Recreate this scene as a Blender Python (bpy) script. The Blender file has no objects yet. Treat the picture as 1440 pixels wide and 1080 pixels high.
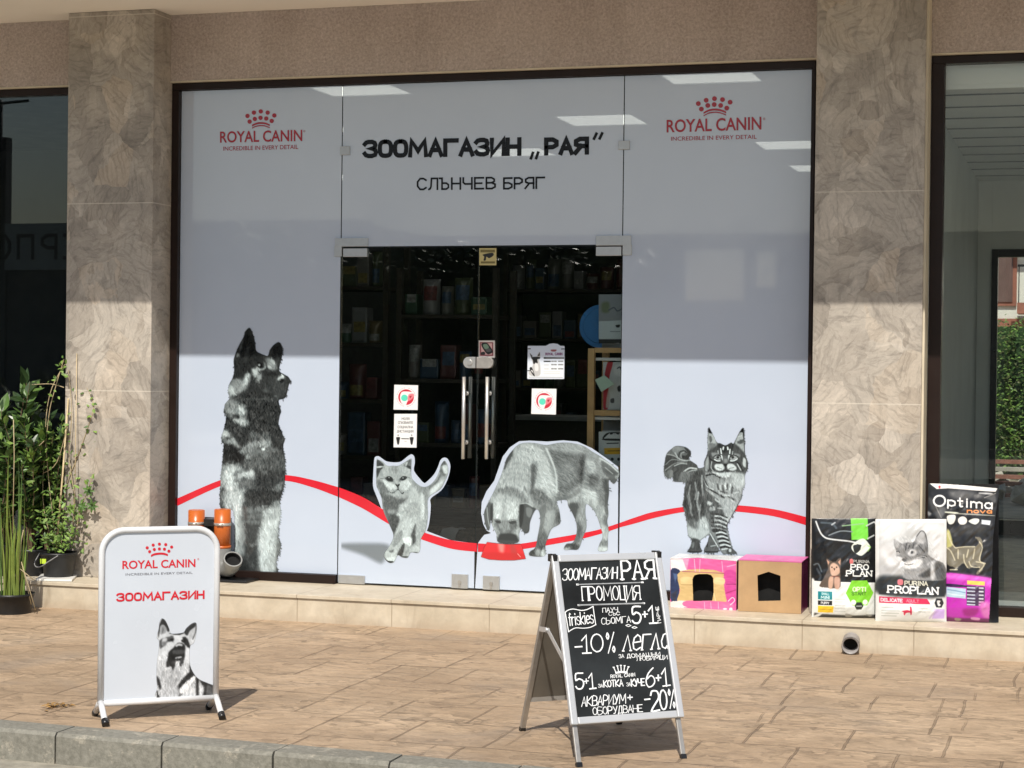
import bpy, bmesh, math, random
import numpy as np
from mathutils import Vector, Matrix
from mathutils.geometry import tessellate_polygon
random.seed(7); np.random.seed(7)
C = bpy.context.scene.collection
S = bpy.context.scene
# ------------------------------------------------------------------ camera
FPX, YAW, PITCH, ROLL = 2653.82, .299, -.0098, .0119
CAM = np.array([3.5959, -10.9477, 1.3762])
_fw = np.array([math.sin(-YAW)*math.cos(PITCH), math.cos(YAW)*math.cos(PITCH), math.sin(PITCH)])
_r = np.cross(_fw, [0, 0, 1]); _r /= np.linalg.norm(_r); _u = np.cross(_r, _fw)
_rr = _r*math.cos(ROLL)+_u*math.sin(ROLL); _uu = -_r*math.sin(ROLL)+_u*math.cos(ROLL)
cam = bpy.data.cameras.new('camera'); camo = bpy.data.objects.new('camera', cam); C.objects.link(camo)
cam.sensor_width = 36; cam.lens = FPX/1440*36; cam.clip_end = 2000; cam.clip_start = .1
camo.matrix_world = Matrix(((_rr[0], _uu[0], -_fw[0], CAM[0]), (_rr[1], _uu[1], -_fw[1], CAM[1]), (_rr[2], _uu[2], -_fw[2], CAM[2]), (0, 0, 0, 1)))
S.camera = camo
# ------------------------------------------------------------------ sky, sun, exposure
AZ, EL = math.radians(-9), math.radians(49.6)
w = bpy.data.worlds.new('World'); S.world = w; w.use_nodes = True
nt = w.node_tree; sky = nt.nodes.new('ShaderNodeTexSky'); sky.sky_type = 'NISHITA'; sky.sun_disc = False
sky.sun_elevation = EL; sky.sun_rotation = math.pi+AZ; sky.air_density = 1.2; sky.dust_density = 1.5
bg = nt.nodes['Background']; bg.inputs[1].default_value = .09; nt.links.new(sky.outputs[0], bg.inputs[0])
sl = bpy.data.lights.new('sun', 'SUN'); sl.energy = 4.4; sl.angle = math.radians(.53); sl.color = (1, .94, .85)
so = bpy.data.objects.new('sun', sl); C.objects.link(so)
so.rotation_euler = Vector((math.sin(AZ)*math.cos(EL), math.cos(AZ)*math.cos(EL), -math.sin(EL))).to_track_quat('-Z', 'Y').to_euler()
S.view_settings.view_transform = 'Standard'; S.view_settings.look = 'None'
S.view_settings.exposure = 0.08; S.view_settings.gamma = 1
S.cycles.max_bounces = 10; S.cycles.transparent_max_bounces = 24
# ------------------------------------------------------------------ calibration helpers
G = -.1614            # pavement level; the shop floor is z = 0, the glass stands at y = 0
def ray(x, y):
    d = _fw*FPX+_rr*(x-720)+_uu*(540-y); return d/np.linalg.norm(d)
def at(x, y, c=0., a=1):
    d = ray(x, y); return CAM+d*((c-CAM[a])/d[a])
def onpl(x, y, p, n):
    d = ray(x, y); return CAM+d*(np.dot(np.subtract(p, CAM), n)/np.dot(d, n))
def at_arr(X, Y, p, n):
    d = _fw*FPX+np.multiply.outer(X-720, _rr)+np.multiply.outer(540-Y, _uu)
    t = np.dot(np.subtract(p, CAM), n)/(d@np.asarray(n)); return CAM+d*t[..., None]
# ------------------------------------------------------------------ materials
def lin(c): return tuple(((v/255+.055)/1.055)**2.4 if v > 10 else v/255/12.92 for v in c)
class NT:
    def __init__(s, name):
        s.m = bpy.data.materials.new(name); s.m.use_nodes = True; s.t = s.m.node_tree; s.b = s.t.nodes['Principled BSDF']; s.out = s.t.nodes['Material Output']
        s.tc = s.n('TexCoord')
    def n(s, k, **kw):
        o = s.t.nodes.new('ShaderNode'+k)
        for a, v in kw.items(): setattr(o, a, v)
        return o
    def l(s, a, b): s.t.links.new(a, b)
    def map(s, scale=(1, 1, 1), rot=(0, 0, 0), src=None, loc=(0, 0, 0)):
        o = s.n('Mapping'); o.inputs['Scale'].default_value = scale; o.inputs['Rotation'].default_value = rot; o.inputs['Location'].default_value = loc
        s.l(src or s.tc.outputs['Object'], o.inputs[0]); return o.outputs[0]
    def noise(s, scale, detail=4, rough=.55, dist=0, vec=None, out='Fac'):
        o = s.n('TexNoise'); o.inputs['Scale'].default_value = scale; o.inputs['Detail'].default_value = detail
        o.inputs['Roughness'].default_value = rough; o.inputs['Distortion'].default_value = dist
        s.l(vec if vec is not None else s.tc.outputs['Object'], o.inputs['Vector']); return o.outputs[out]
    def ramp(s, fac, stops):
        o = s.n('ValToRGB'); e = o.color_ramp.elements
        while len(e) < len(stops): e.new(.5)
        for el, (p, c) in zip(e, stops): el.position = p; el.color = (*c[:3], 1) if not isinstance(c, (int, float)) else (c, c, c, 1)
        s.l(fac, o.inputs[0]); return o.outputs[0]
    def mix(s, fac, a, b, mode='MIX'):
        o = s.n('MixRGB', blend_type=mode)
        for i, v in enumerate((fac, a, b)):
            if isinstance(v, (int, float)): o.inputs[i].default_value = v if i == 0 else (v, v, v, 1)
            elif isinstance(v, tuple): o.inputs[i].default_value = (*v[:3], 1)
            else: s.l(v, o.inputs[i])
        return o.outputs[0]
    def math(s, op, a, b=0.):
        o = s.n('Math', operation=op)
        for i, v in enumerate((a, b)):
            if isinstance(v, (int, float)): o.inputs[i].default_value = v
            else: s.l(v, o.inputs[i])
        return o.outputs[0]
    def bump(s, h, strength=.3, dist=.01):
        o = s.n('Bump'); o.inputs['Strength'].default_value = strength; o.inputs['Distance'].default_value = dist
        s.l(h, o.inputs['Height']); s.l(o.outputs[0], s.b.inputs['Normal'])
    def set(s, **kw):
        for k, v in kw.items():
            i = s.b.inputs[k.replace('_', ' ')]
            if hasattr(v, 'links') or hasattr(v, 'is_linked'): s.l(v, i)
            else: i.default_value = (*v, 1) if isinstance(v, tuple) else v
        return s
_mats = {}
def M(name, col=(.5, .5, .5), rough=.6, var=.15, scale=6, bump=0., bscale=None, metal=0., coat=0., spec=None):
    if name in _mats: return _mats[name]
    t = NT(name); n = t.noise(scale, 5)
    a = tuple(max(0, c*(1-var)) for c in col); b = tuple(min(1, c*(1+var)) for c in col)
    t.set(Base_Color=t.ramp(n, [(.3, a), (.7, b)]), Roughness=rough, Metallic=metal, Coat_Weight=coat)
    if spec is not None: t.set(Specular_IOR_Level=spec)
    r = t.ramp(t.noise(scale*2.3, 3), [(.3, max(0, rough-.08)), (.7, min(1, rough+.08))]); t.l(r, t.b.inputs['Roughness'])
    if bump: t.bump(t.noise(bscale or scale*4, 5), bump, .01)
    _mats[name] = t.m; return t.m
def paint_mat(name, rough=.12, coat=0., bump=0., alpha=True):
    if name in _mats: return _mats[name]
    t = NT(name); at_ = t.n('Attribute', attribute_name='Col'); t.set(Base_Color=at_.outputs['Color'], Roughness=rough, Coat_Weight=coat, Coat_Roughness=.05)
    if bump: t.bump(t.noise(14, 5, .6, 1.5), bump, .02)
    if alpha: t.l(at_.outputs['Alpha'], t.b.inputs['Alpha'])
    _mats[name] = t.m; return t.m
def glass_mat(name, tint, boost=1.0):
    t = NT(name); tr = t.n('BsdfTransparent'); tr.inputs[0].default_value = (*tint, 1)
    gl = t.n('BsdfGlossy'); gl.inputs['Roughness'].default_value = 0.; gl.inputs[0].default_value = (1, 1, 1, 1)
    fr = t.n('Fresnel'); fr.inputs[0].default_value = 1.5
    mx = t.n('MixShader'); t.l(t.math('MULTIPLY', fr.outputs[0], boost), mx.inputs[0]); t.l(tr.outputs[0], mx.inputs[1]); t.l(gl.outputs[0], mx.inputs[2])
    t.l(mx.outputs[0], t.out.inputs[0]); _mats[name] = t.m; return t.m
m_glass = glass_mat('door_glass', (.90, .93, .92))
m_glass3 = glass_mat('room_window_glass', (.93, .95, .94), .55)
m_glass2 = glass_mat('shop_window_glass', (.86, .90, .89), .95)
# printed film: matt white vinyl behind a glossy face, letting a little lamp light through
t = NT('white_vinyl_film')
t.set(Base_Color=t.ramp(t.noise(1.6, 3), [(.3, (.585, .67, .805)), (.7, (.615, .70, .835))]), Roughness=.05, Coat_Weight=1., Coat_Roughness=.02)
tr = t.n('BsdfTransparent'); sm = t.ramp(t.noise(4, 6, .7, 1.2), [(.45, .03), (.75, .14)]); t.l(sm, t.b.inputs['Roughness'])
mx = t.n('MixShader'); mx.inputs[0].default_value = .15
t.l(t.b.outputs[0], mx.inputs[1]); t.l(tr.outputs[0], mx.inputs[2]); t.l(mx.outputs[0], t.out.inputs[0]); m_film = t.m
m_red = M('red_vinyl', (.62, .02, .035), .08, .05)
m_redtxt = M('crimson_vinyl', (.36, .012, .03), .15, .05)
m_dark = M('black_vinyl', (.009, .010, .013), .3, .1, spec=.25)
m_gry = M('grey_vinyl', (.16, .16, .18), .2, .1)
# stone tile on the pillars: overlapping fossil leaf shapes, each streaked its own way
t = NT('leaf_marbled_tile')
dis = t.noise(2.6, 4, .6, out='Color'); v = t.n('VectorMath', operation='MULTIPLY_ADD'); t.l(dis, v.inputs[0]); v.inputs[1].default_value = (.20, .20, .20); t.l(t.tc.outputs['Object'], v.inputs[2])
def leafcell(scale, seed):
    mp = t.map((1, 1, .8), src=v.outputs[0], loc=(seed, seed*.7, seed*.3))
    vo = t.n('TexVoronoi', feature='F1'); vo.inputs['Scale'].default_value = scale; t.l(mp, vo.inputs['Vector'])
    sub_ = t.n('VectorMath', operation='SUBTRACT'); t.l(mp, sub_.inputs[0]); t.l(vo.outputs['Position'], sub_.inputs[1])
    sc = t.n('SeparateColor'); t.l(vo.outputs['Color'], sc.inputs[0])
    ro = t.n('VectorRotate', rotation_type='Y_AXIS'); t.l(sub_.outputs[0], ro.inputs['Vector']); t.l(t.math('MULTIPLY', sc.outputs[0], 6.283), ro.inputs['Angle'])
    st = t.noise(1, 4, .6, .35, vec=t.map((5, 4, 42), src=ro.outputs[0]))
    return st, sc.outputs[1], vo.outputs['Distance']
s1, c1, d1 = leafcell(4.6, 0.); s2, c2, d2 = leafcell(9.5, 3.7)
base = t.ramp(t.noise(1.5, 5, .6, .8), [(.3, (.29, .265, .225)), (.5, (.44, .405, .34)), (.7, (.54, .505, .43))])
col = t.mix(.55, base, t.ramp(c1, [(0, (.27, .245, .205)), (.35, (.42, .385, .325)), (.65, (.50, .465, .395)), (.88, (.57, .48, .36)), (1, (.68, .64, .555))]))
col = t.mix(t.ramp(t.noise(3.3, 3), [(.45, .0), (.6, .5)]), col, t.ramp(c2, [(0, (.38, .335, .27)), (.5, (.56, .51, .42)), (1, (.72, .67, .57))]))
col = t.mix(.8, col, t.ramp(s1, [(.3, .66), (.45, .95), (.6, 1.04), (.74, 1.26)]), 'MULTIPLY')
col = t.mix(.6, col, t.ramp(s2, [(.3, .64), (.48, 1.), (.72, 1.2)]), 'MULTIPLY')
col = t.mix(.28, col, t.ramp(d1, [(.0, 1.14), (.5, .98), (.8, .80)]), 'MULTIPLY')
def vein(st, c, w_, val, amt):
    global col
    rd = t.math('ABSOLUTE', t.math('SUBTRACT', st, c)); col = t.mix(amt, col, t.ramp(rd, [(0, val), (w_, 1.)]), 'MULTIPLY')
vein(s1, .5, .012, 1.26, .6); vein(s1, .40, .010, .68, .45); vein(s2, .47, .010, 1.2, .4); vein(s2, .58, .009, .74, .35)
fine = t.ramp(t.noise(46, 5, .75), [(.3, .84), (.7, 1.13)]); col = t.mix(.6, col, fine, 'MULTIPLY')
col = t.mix(1., col, (.90, .88, .895), 'MULTIPLY')
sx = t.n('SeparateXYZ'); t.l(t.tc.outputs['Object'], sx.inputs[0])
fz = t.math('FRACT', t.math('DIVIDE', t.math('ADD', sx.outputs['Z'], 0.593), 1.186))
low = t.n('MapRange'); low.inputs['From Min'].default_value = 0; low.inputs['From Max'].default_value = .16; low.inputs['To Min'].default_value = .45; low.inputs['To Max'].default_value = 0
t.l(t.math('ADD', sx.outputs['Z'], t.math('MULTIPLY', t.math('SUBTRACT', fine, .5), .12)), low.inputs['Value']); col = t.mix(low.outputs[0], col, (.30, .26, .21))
jz = t.ramp(t.math('ABSOLUTE', t.math('SUBTRACT', fz, .5)), [(.0018, .8), (.0035, 0.)])
col = t.mix(jz, col, (.66, .61, .52))
t.set(Base_Color=col, Roughness=.40, Specular_IOR_Level=.35); t.bump(s1, .10, .008); m_tile = t.m
# roughcast plaster
t = NT('roughcast_plaster'); g = t.noise(62, 4, .75); g2 = t.noise(2.5, 4)
col = t.mix(.55, t.ramp(g, [(.3, (.22, .165, .115)), (.5, (.50, .41, .31)), (.7, (.82, .71, .57))]), t.ramp(g2, [(.3, (.43, .35, .265)), (.7, (.55, .465, .36))]))
col = t.mix(.5, col, t.ramp(t.noise(1, 5, .65, .3, vec=t.map((3.5, 3.5, .7))), [(.3, (.78, .77, .76)), (.5, (1, 1, 1)), (.7, (1.1, 1.1, 1.12))]), 'MULTIPLY')
col = t.mix(1., col, (1.04, 1.06, 1.24), 'MULTIPLY')
t.set(Base_Color=col, Roughness=.9); t.bump(g, .9, .014); m_rough = t.m
m_cream = M('cream_soffit_paint', (.95, .90, .81), .8, .02, 2, .05, 40)
m_trim = M('beige_trim', (.60, .53, .40), .6, .1)
# step: beige limestone tiles
t = NT('beige_limestone'); n1 = t.noise(3.2, 6, .6, .6); n2 = t.noise(22, 4)
col = t.ramp(n1, [(.25, (.47, .405, .30)), (.5, (.56, .49, .375)), (.75, (.63, .565, .45))])
col = t.mix(.35, col, t.ramp(n2, [(.35, .8), (.65, 1.1)]), 'MULTIPLY')
sx = t.n('SeparateXYZ'); t.l(t.tc.outputs['Object'], sx.inputs[0])
fx = t.math('FRACT', t.math('DIVIDE', t.math('ADD', sx.outputs['X'], 20.11), .60))
jx = t.ramp(t.math('ABSOLUTE', t.math('SUBTRACT', fx, .5)), [(.494, 0.), (.4975, 1.)])
col = t.mix(jx, col, (.30, .24, .17))
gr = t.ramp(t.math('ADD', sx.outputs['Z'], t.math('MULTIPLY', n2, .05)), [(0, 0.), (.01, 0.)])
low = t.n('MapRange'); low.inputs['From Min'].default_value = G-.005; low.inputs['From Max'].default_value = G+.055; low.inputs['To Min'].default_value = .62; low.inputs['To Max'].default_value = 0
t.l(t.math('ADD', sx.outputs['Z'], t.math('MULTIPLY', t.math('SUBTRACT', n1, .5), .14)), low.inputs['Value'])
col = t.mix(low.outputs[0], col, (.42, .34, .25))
col = t.mix(.55, col, t.ramp(t.noise(1, 5, .7, .6, vec=t.map((7, 7, 1.6))), [(.28, (.62, .56, .50)), (.42, (.95, .94, .93)), (.7, (1.05, 1.05, 1.05))]), 'MULTIPLY')
t.set(Base_Color=col, Roughness=.5); t.bump(n2, .08, .01); m_step = t.m
m_grout = M('dark_grout', (.20, .16, .12), .9)
# stamped concrete pavement
t = NT('stamped_concrete')
wob = t.noise(2.2, 4, out='Color'); v = t.n('VectorMath', operation='MULTIPLY_ADD'); t.l(wob, v.inputs[0]); v.inputs[1].default_value = (.05, .09, 0); t.l(t.map(loc=(.13, .02, 0)), v.inputs[2])
def brick(vec, bw, rh, mort, off=.5, sq=1., sqf=2):
    b = t.n('TexBrick'); b.inputs['Scale'].default_value = 1; b.inputs['Brick Width'].default_value = bw; b.inputs['Row Height'].default_value = rh; b.inputs['Mortar Size'].default_value = mort
    b.inputs['Mortar Smooth'].default_value = .6; b.inputs['Color1'].default_value = (0, 0, 0, 1); b.inputs['Color2'].default_value = (1, 1, 1, 1); b.inputs['Mortar'].default_value = (.5, .5, .5, 1)
    b.offset = off; b.squash = sq; b.squash_frequency = sqf; t.l(vec, b.inputs['Vector']); return b
b1 = brick(v.outputs[0], .40, .46, .007, .43, 1.7, 3); b2 = brick(v.outputs[0], .62, .46, .006, .27, 1.4, 2)
def ledges(scale, loc, k):
    n = t.noise(1, 3.5, .55, .2, vec=t.map(scale, loc=loc)); return t.math('FRACT', t.math('MULTIPLY', n, k))
r1 = ledges((3.4, 4.9, 1), (0, 0, 0), 5.); r2 = ledges((6.5, 9., 1), (3, 1, 0), 3.6)
patch = t.noise(1.3, 5, .62, .5); soft = t.noise(5, 5, .6, .6)
col = t.ramp(patch, [(.28, (.325, .232, .152)), (.5, (.40, .292, .194)), (.72, (.47, .352, .24))])
col = t.mix(.34, col, t.ramp(b1.outputs['Color'], [(0, .76), (1, 1.2)]), 'MULTIPLY')
m1 = t.ramp(t.noise(2.6, 3), [(.42, .25), (.6, 1.)]); m2 = t.ramp(t.noise(3.4, 3, .5, 0., vec=t.map(loc=(5, 2, 0))), [(.42, .2), (.6, .9)])
col = t.mix(t.math('MULTIPLY', m1, .9), col, t.ramp(r1, [(0, .60), (.10, .74), (.30, .97), (.75, 1.04), (.97, 1.16), (1., .8)]), 'MULTIPLY')
col = t.mix(t.math('MULTIPLY', m2, .7), col, t.ramp(r2, [(0, .60), (.14, .78), (.4, 1.), (.95, 1.12), (1., .85)]), 'MULTIPLY')
col = t.mix(.5, col, t.ramp(soft, [(.3, .78), (.5, 1.), (.7, 1.12)]), 'MULTIPLY')
spk = t.noise(70, 3, .7); col = t.mix(.35, col, t.ramp(spk, [(.3, .74), (.7, 1.2)]), 'MULTIPLY')
stain = t.ramp(t.noise(.8, 5, .65, .8, vec=t.map(loc=(9, 4, 0))), [(.56, 0.), (.72, .45)]); col = t.mix(stain, col, (.27, .225, .185))
jm = t.math('MAXIMUM', t.mix(1, b1.outputs['Fac'], t.ramp(t.noise(2.3, 3), [(.38, .25), (.55, 1.)]), 'MULTIPLY'), t.mix(1, b2.outputs['Fac'], t.ramp(t.noise(1.9, 3), [(.50, 0.), (.6, .6)]), 'MULTIPLY'))
col = t.mix(t.math('MULTIPLY', jm, .52), col, (.15, .105, .07))
h = t.math('SUBTRACT', t.math('ADD', t.math('MULTIPLY', t.math('MULTIPLY', r1, m1), .5), t.math('ADD', t.math('MULTIPLY', t.math('MULTIPLY', r2, m2), .35), t.math('MULTIPLY', soft, .5))), t.math('MULTIPLY', jm, .6))
t.set(Base_Color=col, Roughness=.66, Specular_IOR_Level=.35); t.bump(h, .7, .03); m_pave = t.m
# kerb + road concrete
t = NT('kerb_concrete'); n1 = t.noise(4, 6, .65); n2 = t.noise(45, 4, .7)
col = t.mix(.5, t.ramp(n1, [(.3, (.17, .16, .13)), (.7, (.26, .25, .21))]), t.ramp(n2, [(.35, (.13, .125, .10)), (.65, (.30, .285, .24))]))
chips = t.ramp(t.noise(9, 6, .75), [(.56, 0.), (.62, 1.)]); col = t.mix(t.math('MULTIPLY', chips, .45), col, (.50, .45, .36))
t.set(Base_Color=col, Roughness=.85); t.bump(n2, .4, .008); m_kerb = t.m
t = NT('worn_asphalt'); n1 = t.noise(120, 3, .7); n2 = t.noise(1.2, 5)
col = t.mix(.5, t.ramp(n1, [(.3, (.19, .185, .165)), (.7, (.42, .405, .37))]), t.ramp(n2, [(.3, (.27, .26, .225)), (.7, (.39, .375, .33))]))
t.set(Base_Color=col, Roughness=.9); t.bump(n1, .5, .006); m_road = t.m
m_gutter = M('pale_gutter_cement', (.30, .275, .22), .9, .25, 14, .4, 60)
m_frame = M('brown_aluminium', (.017, .009, .007), .4, .15, 5, spec=.25)
m_steel = M('brushed_steel', (.66, .65, .62), .36, .04, 4, metal=.8)
m_satin = M('satin_steel_patch', (.52, .53, .53), .42, .05, 30, metal=.75)
m_black = M('black_plastic', (.012, .012, .013), .35, .2)
m_pot = M('black_pot_plastic', (.010, .011, .012), .45, .25, 10)
m_white = M('white_powder_coat', (.70, .71, .72), .3, .03)
m_whitep = M('white_board_print', (.60, .645, .71), .22, .03, 3)
m_alu = M('satin_aluminium', (.60, .605, .61), .34, .02, 3, metal=.35)
m_alud = M('dull_aluminium', (.42, .40, .37), .42, .1, 25, metal=.6)
m_board = M('blackboard_slate', (.013, .0155, .017), .7, .8, 3.5, spec=.25)
m_boardback = M('grey_board_back', (.17, .155, .13), .5, .2, 4)
m_chalk = M('chalk_white', (.85, .86, .86), .8, .06, 60)
m_chalkg = M('chalk_grey', (.32, .33, .34), .8, .2, 60)
m_cardb = M('brown_cardboard', (.43, .275, .14), .8, .12, 9, .25, 7)
m_cardd = M('shaded_cardboard', (.10, .065, .035), .9)  # cardboard colour darkened to put shade inside the boxes
m_pink = M('pink_printed_card', (.66, .13, .36), .4, .16, 9, .2, 8)
m_plum = M('plum_printed_card', (.22, .03, .12), .35, .35, 14)
m_orange = M('orange_pvc', (.50, .115, .018), .32, .06, 8)
m_grey = M('grey_pvc', (.25, .255, .25), .38, .07, 9)
m_hole = M('hollow_shade_black', (.004, .004, .004), .9)  # near-black standing in for shade inside pipes and box doorways
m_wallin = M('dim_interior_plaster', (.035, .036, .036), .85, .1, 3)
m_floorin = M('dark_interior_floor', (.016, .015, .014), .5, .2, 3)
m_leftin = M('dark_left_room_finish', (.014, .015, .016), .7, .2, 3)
m_roomwall = M('pale_room_plaster', (.66, .69, .68), .8, .06, 2)
m_roomceil = M('white_ceiling_board', (.86, .87, .84), .6, .03, 2)
m_roomfloor = M('grey_room_floor', (.16, .18, .185), .35, .1, 3)
m_wood = M('pine_shelf_wood', (.66, .40, .17), .5, .14, 12)
m_shelfw = M('white_shelf_board', (.80, .80, .78), .4, .03)
# ------------------------------------------------------------------ object helpers
def link(name, me, mat=None, parent=None, **props):
    o = bpy.data.objects.new(name, me); C.objects.link(o)
    if mat is not None:
        for m in (mat if isinstance(mat, (list, tuple)) else [mat]): me.materials.append(m)
    if parent is not None: put(o, parent)
    for k, v in props.items():
        if v is not None: o[k] = v
    return o
def put(o, p):
    o.parent = p
    if p.type == 'EMPTY': o.matrix_parent_inverse = Matrix.LocRotScale(p.location, p.rotation_euler, None).inverted()
def thing(name, label, cat, loc=(0, 0, 0), group=None):
    o = bpy.data.objects.new(name, None); C.objects.link(o); o.location = loc; o.empty_display_size = .1
    o['label'] = label; o['category'] = cat
    if group: o['group'] = group
    return o
class MB:
    def __init__(s): s.b = bmesh.new()
    def box(s, x0, x1, y0, y1, z0, z1, mi=0, rot=None, piv=None):
        vs = [s.b.verts.new((x, y, z)) for x in (x0, x1) for y in (y0, y1) for z in (z0, z1)]
        for q in ((0, 1, 3, 2), (4, 6, 7, 5), (0, 4, 5, 1), (2, 3, 7, 6), (0, 2, 6, 4), (1, 5, 7, 3)):
            s.b.faces.new([vs[i] for i in q]).material_index = mi
        if rot is not None: bmesh.ops.rotate(s.b, verts=vs, cent=piv or (0, 0, 0), matrix=rot)
        return vs
    def hexa(s, lo, hi, mi=0):
        a = [s.b.verts.new(p) for p in lo]; c = [s.b.verts.new(p) for p in hi]; n = len(a)
        s.b.faces.new(a[::-1]).material_index = mi; s.b.faces.new(c).material_index = mi
        for i in range(n): s.b.faces.new((a[i], a[(i+1) % n], c[(i+1) % n], c[i])).material_index = mi
    def bar(s, p, q, wx, wy, side=(1, 0, 0), mi=0):
        p, q, side = Vector(p), Vector(q), Vector(side); d = (q-p).normalized(); a = (side-d*side.dot(d)).normalized()*wx/2; b = d.cross(a).normalized()*wy/2
        s.hexa([p-a-b, p+a-b, p+a+b, p-a+b], [q-a-b, q+a-b, q+a+b, q-a+b], mi)
    def tube(s, pts, r, n=12, caps=True, mi=0, smooth=True):
        pts = [Vector(p) for p in pts]; rings = []
        rs = r if isinstance(r, (list, tuple)) else [r]*len(pts)
        up = None
        for i, p in enumerate(pts):
            d = (pts[min(i+1, len(pts)-1)]-pts[max(i-1, 0)]).normalized()
            if up is None: up = Vector((0, 0, 1)) if abs(d.z) < .9 else Vector((1, 0, 0))
            a = (up-d*up.dot(d)); a = a.normalized() if a.length > 1e-4 else d.orthogonal().normalized(); up = a; b = d.cross(a)
            rings.append([s.b.verts.new(p+(a*math.cos(k*2*math.pi/n)+b*math.sin(k*2*math.pi/n))*rs[i]) for k in range(n)])
        for A, B in zip(rings, rings[1:]):
            for k in range(n):
                f = s.b.faces.new((A[k], A[(k+1) % n], B[(k+1) % n], B[k])); f.smooth = smooth; f.material_index = mi
        if caps: s.b.faces.new(rings[0][::-1]).material_index = mi; s.b.faces.new(rings[-1]).material_index = mi
    def lathe(s, prof, loc, n=28, mi=0):
        rings = []
        for (r, z) in prof: rings.append([s.b.verts.new((loc[0]+r*math.cos(k*2*math.pi/n), loc[1]+r*math.sin(k*2*math.pi/n), loc[2]+z)) for k in range(n)])
        for A, B in zip(rings, rings[1:]):
            for k in range(n):
                f = s.b.faces.new((A[k], A[(k+1) % n], B[(k+1) % n], B[k])); f.smooth = True; f.material_index = mi
    def poly(s, pts, mi=0):
        f = s.b.faces.new([s.b.verts.new(p) for p in pts]); f.material_index = mi; return f
    def leaf(s, p, d, n, L, W, fold=.25, bend=.2, mi=0):
        p, d, n = Vector(p), Vector(d).normalized(), Vector(n); side = d.cross(n)
        if side.length < 1e-3: side = d.orthogonal()
        side.normalize(); n = side.cross(d).normalized()
        a = s.b.verts.new(p); m1 = s.b.verts.new(p+d*L*.35-n*W*fold*.5); m2 = s.b.verts.new(p+d*L*.7-n*(bend*L*.25+W*fold*.3)); e = s.b.verts.new(p+d*L-n*bend*L*.6)
        for sg in (1, -1):
            x = s.b.verts.new(p+d*L*.33+side*sg*W*.5); y = s.b.verts.new(p+d*L*.68+side*sg*W*.36-n*bend*L*.22)
            for q in ((a, m1, x), (m1, m2, y, x), (m2, e, y)):
                f = s.b.faces.new(q if sg < 0 else q[::-1]); f.material_index = mi
    def done(s, name, mat=None, parent=None, bevel=0, smooth=False, tri=False, **props):
        if tri: bmesh.ops.triangulate(s.b, faces=s.b.faces[:])
        if bevel: bmesh.ops.bevel(s.b, geom=s.b.edges[:], offset=bevel, segments=2, affect='EDGES', profile=.6)
        bmesh.ops.recalc_face_normals(s.b, faces=s.b.faces[:]) if not props.pop('keep', False) else None
        me = bpy.data.meshes.new(name); s.b.to_mesh(me); s.b.free()
        if smooth:
            for f in me.polygons: f.use_smooth = True
        return link(name, me, mat, parent, **props)
def boxo(name, x0, x1, y0, y1, z0, z1, mat, parent=None, bevel=0, **p):
    b = MB(); b.box(x0, x1, y0, y1, z0, z1); return b.done(name, mat, parent, bevel, **p)
def sheet(name, pts, mat, parent=None, **p):
    V = [Vector(q) for q in pts]; me = bpy.data.meshes.new(name); me.from_pydata([tuple(q) for q in V], [], [tuple(f) for f in tessellate_polygon([V])])
    return link(name, me, mat, parent, **p)
def smooth_pts(P, closed=True, k=4):
    P = np.asarray(P, float); n = len(P); out = []
    rng = range(n if closed else n-1)
    for i in rng:
        p0, p1, p2, p3 = (P[(i-1) % n], P[i], P[(i+1) % n], P[(i+2) % n]) if closed else (P[max(i-1, 0)], P[i], P[i+1], P[min(i+2, n-1)])
        for j in range(k):
            u = j/k; out.append(.5*((2*p1)+(-p0+p2)*u+(2*p0-5*p1+4*p2-p3)*u*u+(-p0+3*p1-3*p2+p3)*u**3))
    if not closed: out.append(P[-1])
    return np.array(out)
def strip(name, up, lo, Y, mat, parent, k=6):
    """a flat band on the glass between two traced edges"""
    a = smooth_pts(up, False, k); c = smooth_pts(lo, False, k); b = MB(); prev = None
    for p, q in zip(a, c):
        cur = (b.b.verts.new(at(*p, Y)), b.b.verts.new(at(*q, Y)))
        if prev: b.b.faces.new((prev[0], prev[1], cur[1], cur[0]))
        prev = cur
    return b.done(name, mat, parent, keep=True)
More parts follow.
